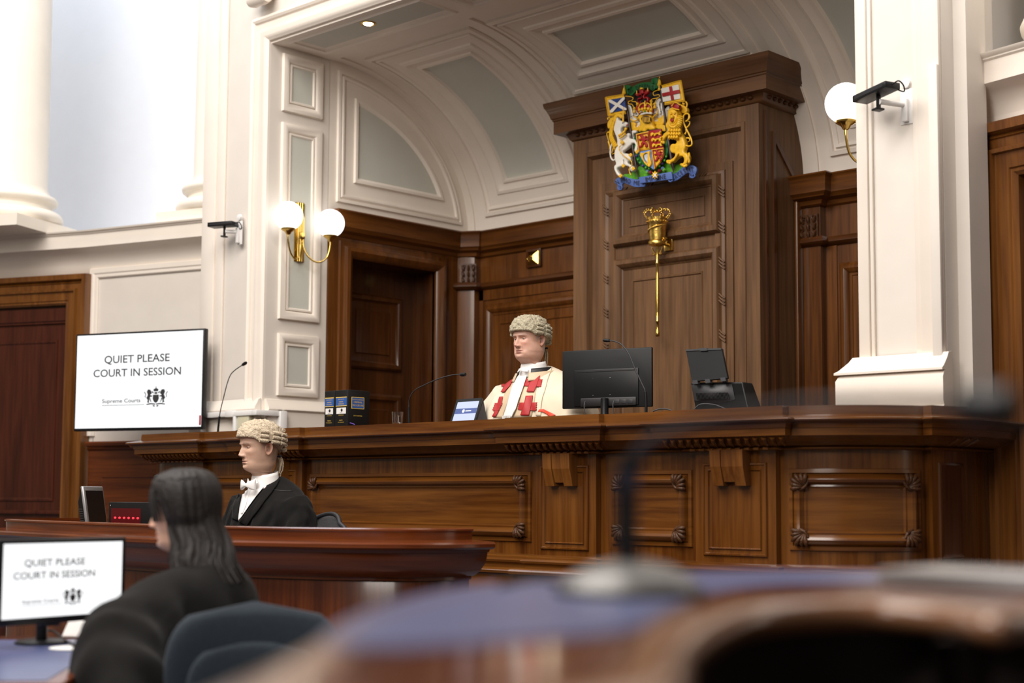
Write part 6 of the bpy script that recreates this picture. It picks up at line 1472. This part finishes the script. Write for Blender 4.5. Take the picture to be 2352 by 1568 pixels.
def cloth(name, mb, m, parent, voxel=0.012, smooth_it=6, fold=None, mat_inv=None):
    me = bpy.data.meshes.new('c'); me.from_pydata(mb.v, [], mb.f)
    o = bpy.data.objects.new('c', me); COL.objects.link(o)
    bm = bmesh.new(); bm.from_mesh(me); bmesh.ops.recalc_face_normals(bm, faces=bm.faces); bm.to_mesh(me); bm.free()
    r = o.modifiers.new('r', 'REMESH'); r.mode = 'VOXEL'; r.voxel_size = voxel
    s = o.modifiers.new('s', 'SMOOTH'); s.factor = 0.5; s.iterations = smooth_it
    me2 = eval_mesh(o); bpy.data.objects.remove(o)
    if fold:
        nrm = [v.normal.copy() for v in me2.vertices]
        for v, n in zip(me2.vertices, nrm): v.co = v.co+n*fold(v.co)
        me2.update()
    me2.name = name; me2.materials.clear(); me2.materials.append(m); me2.shade_smooth()
    o = bpy.data.objects.new(name, me2); COL.objects.link(o); o.parent = parent
    return o
class Patch:
    "sews flat pieces onto a garment: sight lines through picture points are met with the cloth"
    def __init__(s, objs, root_m):
        s.m = root_m; s.i = root_m.inverted(); s.i3 = s.i.to_3x3(); s.trees = []
        for o in objs:
            me = o.data
            s.trees.append(BVHTree.FromPolygons([v.co for v in me.vertices], [tuple(p.vertices) for p in me.polygons]))
    def hit(s, px, py, off):
        o = s.i @ EYE; d = (s.i3 @ ray(px, py)).normalized(); best = None
        for t in s.trees:
            h = t.ray_cast(o, d)
            if h[0] is not None and (best is None or h[3] < best[3]): best = h
        if best is None:
            return None
        return best[0]+best[1]*(off if best[1].dot(d) < 0 else -off)*0.6-d*off*0.6
    def strip(s, mb, L, Rr, off=0.004, n=10, sub_=4):
        def poly(P):
            out = []
            for a, b in zip(P, P[1:]):
                for k in range(sub_): out.append((a[0]+(b[0]-a[0])*k/sub_, a[1]+(b[1]-a[1])*k/sub_))
            return out+[P[-1]]
        L, Rr = poly(L), poly(Rr); rows = []; lastd = None
        for a, b in zip(L, Rr):
            row = []
            for k in range(n+1):
                x, y = a[0]+(b[0]-a[0])*k/n, a[1]+(b[1]-a[1])*k/n; row.append(s.hit(x, y, off))
            rows.append(row)
        vs = []; idx = {}; fs = []
        for j, row in enumerate(rows):
            for i, p in enumerate(row):
                if p is not None: idx[(i, j)] = len(vs); vs.append(tuple(p))
        for j in range(len(rows)-1):
            for i in range(n):
                q = [(i, j), (i+1, j), (i+1, j+1), (i, j+1)]
                if all(t in idx for t in q):
                    P_ = [Vector(vs[idx[t]]) for t in q]
                    if max((P_[a]-P_[(a+1) % 4]).length for a in range(4)) < 0.08: fs.append(tuple(idx[t] for t in q))
        return mb.add(vs, fs)
def wig(root, face, tw, m, zfront, fluff=0.006, seed=1, curls=True, scale=1.0):
    rnd = random.Random(seed)
    def edge(a):
        a = abs(a); return np.interp(math.degrees(a), [0, 35, 58, 72, 88, 105, 125, 150, 180], [zfront, zfront-0.002, zfront-0.008, zfront-0.026, zfront-0.030, 0.030, 0.004, -0.018, -0.026])
    NA, NT = 120, 44; vs = []; off = 0.017*scale
    for j in range(NT+1):
        t = j/NT
        for i in range(NA):
            a = -math.pi+2*math.pi*i/NA; ze = float(edge(a)); z = 0.1189-(0.1189-ze)*(t**1.6)
            x, y = face.surf(np.array(a), np.array(z), off*min(1, t*2.2)+0.002); x, y = float(x), float(y)
            up = 0.020*scale*max(0, min(1, (z-0.02)/0.09))
            nz = noise.noise(Vector((x*60+seed, y*60, z*60)))*fluff+noise.noise(Vector((x*160, y*160+seed, z*160)))*fluff*0.6
            r = math.hypot(x, y)+1e-6; vs.append((x+x/r*nz, y+y/r*nz, z+up+nz*(0.9 if t < 0.5 else 0.2)))
    for i in range(NA):
        a = -math.pi+2*math.pi*i/NA; ze = float(edge(a)); x, y = face.surf(np.array(a), np.array(ze), -0.003); vs.append((float(x), float(y), ze-0.001))
    fs = [(j*NA+i, j*NA+(i+1) % NA, (j+1)*NA+(i+1) % NA, (j+1)*NA+i) for j in range(NT+1) for i in range(NA)]+[tuple(range(NA))]
    mb = MB(); mb.add([tw(*v) for v in vs], fs); w = mb.build('wig', m, root, smooth=80)
    # rolled front edge, ridged like wound hair
    P = []; k = 0
    for i in range(81):
        a = R(-80+160*i/80); ze = float(edge(a)); x, y = face.surf(np.array(a), np.array(ze), 0.011); P.append(tw(float(x), float(y), ze+0.008))
    mb = MB(); mb.tube(P, [0.0095+0.0012*math.sin(i*2.1) for i in range(81)], 12); mb.build('front_roll', m, w, smooth=80)
    def curl(c, ax, L, r, turns=7):
        c, ax = Vector(c), Vector(ax).normalized(); n = 40; mb = MB()
        P = [c+ax*(L*(i/n-0.5)) for i in range(n+1)]
        mb.tube([tw(*p) for p in P], [r*(0.80+0.20*math.sin(math.pi*i/n)**0.3)*(1+0.075*math.sin(2*math.pi*turns*i/n)) for i in range(n+1)], 16)
        # spiral ends
        u = ax.orthogonal().normalized(); v = ax.cross(u)
        for s in (-1, 1):
            Q = [c+ax*s*(L/2+0.001)+(u*math.cos(t*0.6)+v*math.sin(t*0.6))*(r*0.85*(1-t/24)) for t in range(20)]
            mb.tube([tw(*p) for p in Q], 0.0019, 6)
        mb.build('curl', m, w, smooth=80)
    if curls:
        for s in (-1, 1):
            for row, z in enumerate((0.064, 0.042, 0.020)):
                for a0 in (84, 112, 138):
                    a = R(a0-row*2); zz = z-(0.010 if a0 > 90 else 0)-(0.008 if a0 > 120 else 0); x, y = face.surf(np.array(a*s), np.array(zz), 0.026); x2, y2 = face.surf(np.array((a+0.1)*s), np.array(zz), 0.026)
                    curl((float(x), float(y), zz+0.010), (float(x2-x), float(y2-y), -0.12*math.hypot(float(x2-x), float(y2-y))), 0.040, 0.0112*scale)
        for s in (-0.5, 0.5):
            for row, z in enumerate((0.078, 0.053, 0.028, 0.003, -0.020)):
                x, y = face.surf(np.array(R(180-28*s)), np.array(z), 0.026); curl((float(x), float(y)+0.002-0.0*row, z), (1, 0.0, 0), 0.034, 0.0118*scale)
        mb = MB(); mb.tube([tw(x, 0.098-0.004*abs(x)*10, -0.050) for x in (-0.045, -0.02, 0, 0.02, 0.045)], 0.006, 8); mb.build('ribbon_band', M['ablack'], w, smooth=60)
    for s in (-1, 1):
        for q in range(5):
            x0 = s*(0.012+0.004*q); L = 0.105+0.008*rnd.random(); fl = 0.006*rnd.uniform(-1, 2)
            P = smooth_path([(x0, 0.100, -0.045), (x0*1.05, 0.108+fl*0.5, -0.045-L*0.3), (x0*1.1, 0.103+fl, -0.045-L*0.62), (x0*1.15, 0.100+fl, -0.045-L)], 5)
            mb = MB(); mb.tube([tw(*p) for p in P], [0.0045*(1-0.35*i/len(P)) for i in range(len(P))], 7); mb.build('queue_strand', m, w, smooth=80)
        c = (s*0.020, 0.104, -0.045-0.095); P = [(c[0], c[1]+0.0095*math.cos(t*0.45), c[2]+0.0095*math.sin(t*0.45)) for t in range(16)]
        mb = MB(); mb.tube([tw(*p) for p in P], 0.0028, 8); mb.build('queue_loop', m, w, smooth=80)
    return w
def eyes(root, tw, look=0.0):
    for s in (-1, 1):
        c = (s*0.031, -0.0675, 0.0005); mb = MB(); mb.sphere((0, 0, 0), 0.0122, 20, 14); mb.v = [tw(c[0]+x, c[1]+y, c[2]+z) for x, y, z in mb.v]
        e = mb.build('eyeball', M['eye'], root, smooth=80)
        mb = MB(); mb.sphere((0, 0, 0), 0.0058, 16, 10, 1, 0.35, 1); d = Vector((math.sin(R(look)), -math.cos(R(look)), -0.05)).normalized()*0.0112
        mb.v = [tw(c[0]+d.x+x, c[1]+d.y+y, c[2]+d.z+z) for x, y, z in mb.v]; mb.build('iris', M['iris'], e, smooth=80)
def body_mesh(root, face, tw, extra, name='body'):
    mb = MB(); face.build(mb, tw); n = len(mb.v); tints = list(face.tints)
    extra(mb); tints += [face.skin]*(len(mb.v)-n)
    me = bpy.data.meshes.new(name); me.from_pydata(mb.v, [], mb.f); me.materials.append(M['skin']); me.shade_smooth()
    at = me.color_attributes.new('tint', 'FLOAT_COLOR', 'POINT')
    at.data.foreach_set('color', np.array([list(c)+[1.0] for c in tints], dtype=np.float32).ravel())
    bm = bmesh.new(); bm.from_mesh(me); bmesh.ops.recalc_face_normals(bm, faces=bm.faces); bm.to_mesh(me); bm.free()
    o = bpy.data.objects.new(name, me); COL.objects.link(o); o.parent = root; return o
def root_at(P, rz, label, group=None):
    e = empty('person', (P.x, P.y, P.z), R(rz), label, 'person'); return e, Matrix.Translation(P) @ Matrix.Rotation(R(rz), 4, 'Z')
def hand(mb, wrist, fwd, up, size=1.0):
    "palm, four bent fingers and a thumb as tapered limbs rooted in the palm"
    W_, F_, U_ = Vector(wrist), Vector(fwd).normalized(), Vector(up).normalized(); S_ = F_.cross(U_)
    P = lambda f, s, u: tuple(W_+F_*f*size+S_*s*size+U_*u*size)
    mb.tube([P(-0.04, 0, 0), P(0, 0, 0), P(0.03, 0, 0.004), P(0.075, 0, 0.002), P(0.088, 0, 0)], [0.026, 0.026, 0.036, 0.040, 0.028], 14, flat=0.5)
    for k, (s, L) in enumerate(((-0.028, 0.066), (-0.009, 0.075), (0.010, 0.070), (0.028, 0.055))):
        mb.tube([P(0.075, s, 0), P(0.085+L*0.35, s*1.1, 0.006), P(0.085+L*0.72, s*1.12, -0.004), P(0.085+L, s*1.12, -0.020)], [0.0098, 0.0092, 0.0082, 0.006], 10)
    mb.tube([P(0.015, -0.028, -0.004), P(0.045, -0.052, -0.010), P(0.075, -0.060, -0.018)], [0.012, 0.0105, 0.0075], 10)

# ---------------------------------------------------------------- the judge
JP = atD(1217, 779, 8.40)
judge, JM = root_at(JP, 0, 'person in a curled wig and cream robe with red crosses seated behind the bench')
jf = Face(smile=-0.8, jaw=1.17, wide=1.04, nose=1.12, skin=(0.62, 0.36, 0.27), lip=(0.46, 0.20, 0.17), brow=(0.34, 0.26, 0.21), browamt=0.6, side=((0.42, 0.41, 0.40), 0.85), flush=0.9, lid=0.78, age=1.2)
jt = twister(-3, 2)
eyes(judge, jt, 0)
J = lambda *a: a
jr = smooth_rings([(0, .06, -1.20, .34, .24), (0, .07, -0.62, .36, .215), (0, .07, -0.46, .365, .20), (0, .065, -0.36, .34, .185), (0, .06, -0.29, .295, .165), (0, .062, -0.24, .235, .140), (0, .058, -0.205, .17, .118), (0, .05, -0.18, .118, .098), (0, .045, -0.168, .09, .085)])
mb = MB(); ringloft(mb, jr, 64, 0.9, 0.42)
for s in (-1, 1):
    mb.tube(smooth_path([(s*.21, .06, -.30), (s*.31, .07, -.42), (s*.34, .03, -.54), (s*.27, -.02, -.64), (s*.17, -.06, -.66)], 5), [.095, .10, .10, .105, .11, .11, .11, .11, .11, .105, .10, .10, .095, .09, .085, .08, .08, .075, .07, .065, .06], 20)
def jfold(p):
    a = math.atan2(p.x, -p.y); amp = min(1, max(0, (-0.20-p.z)/0.25))
    return amp*(0.030*noise.noise(Vector((p.x*7, p.y*7, p.z*2.2)))+0.012*noise.noise(Vector((p.x*18+p.z*9, p.y*18, p.z*4))))
robe = cloth('robe', mb, M['robe'], judge, 0.011, 8, jfold)
jb = body_mesh(judge, jf, jt, lambda mb: (ringloft(mb, [(0, .06, -0.85, .16, .11), (0, .06, -0.60, .17, .11), (0, .06, -0.35, .19, .11), (0, .055, -0.25, .17, .09), (0, .04, -0.20, .08, .07)], 32),
    hand(mb, (-.13, -.07, -.665), (0.9, -0.5, 0), (0, 0, 1)), hand(mb, (.13, -.07, -.665), (-0.9, -0.5, 0), (0, 0, 1))))
wig(judge, jf, jt, M['wig2'], 0.044, 0.008, 3)
pt = Patch([robe], JM)
j4 = lambda x, y: (1060+x/5.6, 700+y/5.6)
def piece(name, L, Rr, m, off, parent, pt=pt, n=8, conv=j4, solid=0.002):
    mb = MB(); pt.strip(mb, [conv(*p) for p in L], [conv(*p) for p in Rr], off, n); return mb.build(name, m, parent, smooth=70, solid=solid)
piece('yoke_facing', [(735, 790), (690, 860), (640, 980), (560, 1140), (470, 1320), (410, 1450)], [(760, 800), (725, 880), (690, 980), (630, 1140), (570, 1320), (520, 1460)], M['robe2'], 0.003, robe)
piece('yoke_facing', [(890, 800), (850, 890), (810, 1000), (770, 1140), (720, 1300), (660, 1450)], [(1140, 730), (1080, 820), (1010, 930), (960, 1100), (930, 1290), (900, 1440)], M['robe2'], 0.003, robe)
piece('white_front', [(1140, 735), (1065, 840), (1020, 930), (1000, 1060), (960, 1200), (950, 1330), (960, 1430)], [(1190, 740), (1150, 850), (1110, 960), (1080, 1080), (1040, 1200), (1020, 1330), (1020, 1430)], M['robe'], 0.005, robe)
def zig(a, b, n, dx):
    return [(a[0]+(b[0]-a[0])*i/n+(dx if i % 2 else 0), a[1]+(b[1]-a[1])*i/n) for i in range(n+1)]
CR = [([(630, 893), (605, 960), (560, 1050), (512, 1130)], [(684, 890), (660, 960), (620, 1055), (558, 1128)], zig((540, 965), (505, 1058), 7, 8), zig((678, 965), (628, 1055), 7, -8)),
      ([(924, 888), (905, 955), (868, 1045), (842, 1125)], [(1024, 893), (1000, 965), (970, 1050), (935, 1125)], zig((828, 955), (805, 1048), 7, 8), zig((1048, 968), (1030, 1060), 7, -8)),
      ([(492, 1185), (470, 1262), (435, 1360), (398, 1440)], [(538, 1182), (522, 1262), (485, 1362), (445, 1440)], zig((432, 1268), (400, 1362), 7, 8), zig((538, 1262), (490, 1362), 7, -8)),
      ([(828, 1175), (812, 1255), (785, 1350), (762, 1422)], [(922, 1170), (910, 1255), (890, 1345), (868, 1425)], zig((748, 1258), (725, 1350), 7, 8), zig((978, 1255), (972, 1362), 7, -8))]
for L, Rr, HL, HR in CR:
    c = piece('red_cross', L, Rr, M['red'], 0.009, robe, n=8); piece('cross_bar', HL, HR, M['red'], 0.0075, c, n=14)
fall = piece('jabot', [(765, 770), (735, 860), (690, 980), (650, 1100), (615, 1230), (585, 1340), (548, 1455)], [(893, 770), (868, 860), (830, 980), (790, 1100), (745, 1230), (710, 1340), (655, 1450)], M['linen'], 0.016, robe, n=10, solid=0.004)
mb = MB()
for i in range(10): 
    a_, b_ = j4(548+i*11, 1425-i*0.5), j4(540+i*11, 1468); p, q = pt.hit(*a_, 0.02), pt.hit(*b_, 0.018)
    if p and q: mb.tube([p, q], 0.0018, 5)
if mb.v: mb.build('fringe', M['linen'], fall)
piece('cuff_band', [(1000, 1345), (1060, 1340), (1120, 1370), (1180, 1400), (1215, 1420)], [(985, 1375), (1040, 1375), (1090, 1400), (1120, 1425), (1140, 1432)], M['orange'], 0.006, robe, n=6)
# collars round the neck
def neckband(parent, z0, z1, r0, r1, yo, a0, a1, m, name, drop=0.0, thick=0.003):
    def f(u, v):
        a = R(a0+(a1-a0)*u); r = r0+(r1-r0)*v; dz = drop*(0.5+0.5*math.cos(a))
        return (r*math.sin(a), yo-r*0.98*math.cos(a), z0+(z1-z0)*v-dz*(1-0.3*v))
    mb = MB(); mb.grid(f, 48, 5); return mb.build(name, m, parent, smooth=70, solid=thick)
neckband(judge, -0.185, -0.118, .086, .070, .030, -172, 172, M['linen'], 'stand_collar', 0.035)
neckband(judge, -0.190, -0.148, .112, .094, .045, 28, 170, M['ablack'], 'gown_collar', 0.035); neckband(judge, -0.190, -0.148, .112, .094, .045, -170, -32, M['ablack'], 'gown_collar', 0.035)
neckband(judge, -0.200, -0.165, .140, .118, .052, 22, 178, M['robe2'], 'robe_collar', 0.045, 0.005); neckband(judge, -0.200, -0.165, .140, .118, .052, -178, -26, M['robe2'], 'robe_collar', 0.045, 0.005)
mb = MB()
for s in (-1, 1): mb.add([(0.003*s, -.064, -.166), (s*.036, -.050, -.168), (s*.040, -.062, -.190), (s*.012, -.080, -.186)], [(0, 1, 2, 3)])
mb.build('wing_tip', M['linen'], judge, smooth=0, solid=0.003)

# ---------------------------------------------------------------- the clerk
KP = atD(598, 1029, 7.85)
clerk, KM = root_at(KP, 2, 'person in a fair curled wig, white bow tie and black gown at the clerk\'s desk')
kf = Face(smile=-1.6, jaw=0.98, wide=1.0, nose=1.05, skin=(0.58, 0.37, 0.27), lip=(0.42, 0.21, 0.17), brow=(0.13, 0.08, 0.055), browamt=0.85, side=((0.30, 0.21, 0.16), 0.7), flush=0.4, lid=0.95, age=0.6)
kt = twister(-14, 3, sc=1.05)
eyes(clerk, kt)
kr = smooth_rings([(0, .06, -1.20, .28, .22), (0, .065, -0.60, .28, .185), (0, .065, -0.42, .275, .175), (0, .06, -0.32, .262, .160), (0, .058, -0.26, .232, .142), (0, .055, -0.215, .165, .118), (0, .048, -0.185, .112, .095), (0, .044, -0.170, .086, .080)])
mb = MB(); ringloft(mb, kr, 56, 0.9, 0.45)
for s in (-1, 1): mb.tube(smooth_path([(s*.20, .06, -.28), (s*.255, .06, -.38), (s*.27, .03, -.50), (s*.22, -.05, -.60), (s*.14, -.12, -.62)], 5), [.080+.002*i for i in range(14)]+[.10-.005*i for i in range(7)], 18)
def kfold(p):
    amp = min(1, max(0, (-0.20-p.z)/0.2)); return amp*(0.034*noise.noise(Vector((p.x*10+p.z*2, p.y*10, p.z*2.0+4)))+0.014*noise.noise(Vector((p.x*28-p.z*10, p.y*28, p.z*4))))
gown = cloth('gown', mb, M['gown'], clerk, 0.010, 7, kfold)
body_mesh(clerk, kf, kt, lambda mb: (ringloft(mb, [(0, .055, -0.80, .15, .10), (0, .055, -0.50, .16, .10), (0, .055, -0.33, .18, .10), (0, .05, -0.24, .16, .085), (0, .04, -0.20, .08, .07)], 32),
    hand(mb, (-.10, -.14, -.62), (0.7, -0.7, 0), (0, 0, 1)), hand(mb, (.10, -.14, -.62), (-0.7, -0.7, 0), (0, 0, 1))))
wig(clerk, kf, kt, M['wig1'], 0.052, 0.006, 8)
pk = Patch([gown], KM); k3 = lambda x, y: (500+x/5.6, 940+y/5.6)
piece('shirt_front', [(372, 880), (350, 1000), (320, 1130), (290, 1270), (277, 1370), (274, 1425)], [(720, 790), (660, 920), (590, 1010), (500, 1120), (400, 1260), (278, 1432)], M['linen'], 0.006, gown, pk, 10, k3)
piece('shirt_placket', [(400, 1040), (372, 1130), (345, 1240), (310, 1350)], [(432, 1040), (405, 1130), (372, 1240), (330, 1345)], M['linen'], 0.010, gown, pk, 4, k3)
piece('lapel', [(735, 800), (690, 905), (620, 1010), (540, 1110), (440, 1240), (280, 1440)], [(800, 900), (760, 980), (690, 1080), (600, 1190), (500, 1330), (380, 1500)], M['gown'], 0.010, gown, pk, 8, k3, 0.004)
piece('lapel', [(300, 970), (270, 1010), (240, 1120), (200, 1260), (190, 1400)], [(345, 1000), (330, 1040), (300, 1140), (280, 1280), (268, 1430)], M['gown'], 0.010, gown, pk, 6, k3, 0.004)
piece('yoke_seam', [(620, 1012), (720, 1030), (830, 1040), (960, 1045)], [(620, 1020), (720, 1038), (830, 1048), (960, 1053)], M['ablack'], 0.0015, gown, pk, 2, k3, 0.0006)
neckband(clerk, -0.200, -0.118, .085, .068, .034, -165, 178, M['linen'], 'stand_collar', 0.040)
mb = MB()
for s in (-1, 1): mb.add([(0.006*s, -.063, -.176), (s*.034, -.050, -.160), (s*.046, -.046, -.184), (s*.014, -.074, -.198)], [(0, 1, 2, 3)])
mb.build('collar_point', M['linen'], clerk, smooth=0, solid=0.003)
bt = MB()
for s in (-1, 1):
    def bow(u, v, s=s):
        a = 2*math.pi*v; x = 0.006+0.052*u; h = 0.009+0.019*math.sin(min(1, u)*1.5); th = 0.005+0.008*math.sin(math.pi*min(1, u*0.85+0.12)); pl = 1+0.07*math.cos(a*3)*u
        return (s*x, -.094+0.018*u-th*math.sin(a), -.196+h*math.copysign(abs(math.cos(a))**0.7, math.cos(a))*pl)
    bt.grid(lambda u, v, b=bow: b(u, v), 10, 28)
    bt.add([bow(1, k/28) for k in range(28)], [tuple(range(28))])
bow_ = bt.build('bow_tie', M['linen'], clerk, smooth=60)
MB().sphere((0, -.099, -.196), 0.0095, 12, 10, 0.85, 0.8, 1.2).build('knot', M['linen'], bow_, smooth=80)

# ---------------------------------------------------------------- the woman
WP = atD(430, 1172, 4.60)
woman, WM = root_at(WP, -62, 'person with long dark hair and black gown seated in profile by the notice monitor')
wf = Face(jaw=0.90, wide=0.95, nose=0.98, skin=(0.60, 0.36, 0.26), lip=(0.48, 0.17, 0.15), brow=(0.06, 0.035, 0.025), browamt=0.8, flush=0.4, lid=0.45)
wt = twister(14, 4)
eyes(woman, wt)
WI = WM.inverted(); wl = lambda px, py, D: WI @ atD(px, py, D)
wr = smooth_rings([(0, .05, -0.95, .26, .20), (0, .06, -0.62, .25, .18), (0, .065, -0.45, .235, .175), (0, .065, -0.34, .225, .155), (0, .06, -0.26, .205, .135), (0, .055, -0.205, .16, .11), (0, .045, -0.17, .105, .09), (0, .04, -0.145, .08, .078)])
mb = MB(); ringloft(mb, wr, 56, 0.9, 0.3)
a_ = [tuple(wl(*q)) for q in ((440, 1360, 4.50), (375, 1400, 4.40), (312, 1455, 4.28), (264, 1516, 4.14), (285, 1585, 4.06), (330, 1650, 4.05))]
P = smooth_path(a_, 5); mb.tube(P, [.090+.036*min(1, i/12) for i in range(len(P))], 20)
mb.tube(smooth_path([(-.18, .06, -.26), (-.25, 0, -.38), (-.26, -.12, -.46), (-.18, -.30, -.47)], 5), .085, 18)
def wfold(p):
    amp = min(1, max(0, (-0.17-p.z)/0.12)); return amp*(0.034*noise.noise(Vector((p.x*9, p.y*9, p.z*3.0+9)))+0.006*math.sin(38*(p.x*0.8+p.y*0.7)+5*noise.noise(Vector((p.x*4, p.y*4, p.z*4))))) 
wg = cloth('gown', mb, M['gown'], woman, 0.010, 6, wfold)
body_mesh(woman, wf, wt, lambda mb: (ringloft(mb, [(0, .055, -0.75, .14, .10), (0, .055, -0.50, .14, .10), (0, .055, -0.33, .15, .10), (0, .05, -0.24, .13, .08), (0, .04, -0.20, .07, .065)], 32),
    hand(mb, (-.15, -.36, -.47), (0.2, -1, 0), (0, 0, 1), 0.92), hand(mb, tuple(Vector(a_[-1])+Vector((0, -0.05, 0))), (0.0, -1, 0), (0, 0, 1), 0.92)))
pw = Patch([wg], WM); idt = lambda x, y: (x, y)
def hairshell(layer, seed, a_open, lift):
    zs = [0.119, 0.11, 0.095, 0.075, 0.05, 0.025, 0.0, -0.03, -0.06, -0.09, -0.12, -0.145, -0.165, -0.185, -0.20]
    def f(u, v):
        t = v*(len(zs)-1); i = min(int(t), len(zs)-2); z = zs[i]+(zs[i+1]-zs[i])*(t-i)
        ao = np.interp(z, [-0.23, -0.15, -0.05, 0.02, 0.05, 0.085, 0.119], [90, 78, 70, 64, 48, 10, 0])+a_open
        ao = max(0, ao) if z < 0.085 else 0
        a = R(ao)+(2*math.pi-2*R(ao))*u
        zc = max(z, -0.045); x, y = wf.surf(np.array(a), np.array(zc), 0.009+lift+0.012*abs(math.sin(a))**3); x, y = float(x), float(y)
        if z < -0.045:
            k = (-0.045-z)/0.185; c = 0.5-0.5*math.cos(a)
            x *= 1+0.42*k; y = y*(1+0.2*k)+0.060*k*c+0.01*k
        wv = 0.0018*math.sin(a*31+seed+z*18)+0.006*noise.noise(Vector((math.sin(a)*5+seed, math.cos(a)*5, z*7)))+0.004*math.sin(a*9+z*45+seed)*max(0, min(1, -z*8))
        r = math.hypot(x, y)+1e-6; zz = z+(0.006+lift)*max(0, min(1, (z-0.0)/0.1))+(0.028*noise.noise(Vector((a*3+seed, 1.5, seed))) if v > 0.97 else 0)
        return wt(x+x/r*wv, y+y/r*wv, zz)
    mb = MB(); mb.grid(f, 130, 60); return mb
hr = hairshell(0, 1.0, 0, 0.0).build('hair', M['hair'], woman, smooth=80, solid=0.010)
hairshell(1, 4.0, 14, 0.006).build('hair_layer', M['hair'], hr, smooth=80, solid=0.006)
rnd = random.Random(4)
for k in range(34):
    a = R(rnd.uniform(78, 282)); x, y = wf.surf(np.array(a), np.array(-0.045), 0.014); x, y = float(x), float(y); c = 0.5-0.5*math.cos(a)
    P = []
    for j in range(9):
        t = j/8; z = 0.02-0.235*t-rnd.uniform(0, 0.004); k_ = max(0, (-0.045-z)/0.185); wob = 0.012*math.sin(t*7+k)*t
        P.append(wt(x*(1.02+0.42*k_)+wob, y*(1.02+0.2*k_)+0.062*k_*c+0.01*k_+wob*0.6+0.03*max(0, t-0.8)*5*c*0.4, z))
    MB().tube(P, [0.007*(1-0.8*(j/8)**2)+0.001 for j in range(9)], 7).build('hair_lock', M['hair'], hr, smooth=80)
for k in range(6):
    a = R(20+k*9); P = []
    for j in range(8):
        t = j/7; z = 0.09-0.12*t; x, y = wf.surf(np.array(a-0.25*(1-t)), np.array(z), 0.008); P.append(wt(float(x), float(y), z+0.006*(1-t)))
    for s in (1, -1):
        MB().tube([(p[0], p[1], p[2]) for p in P] if s == 1 else [wt(-0.0, 0, 0)]*0 or [(p[0], p[1], p[2]) for p in P], [0.006*(1-0.7*j/7)+0.001 for j in range(8)], 7).build('fringe_lock', M['hair'], hr, smooth=80) if s == 1 else None
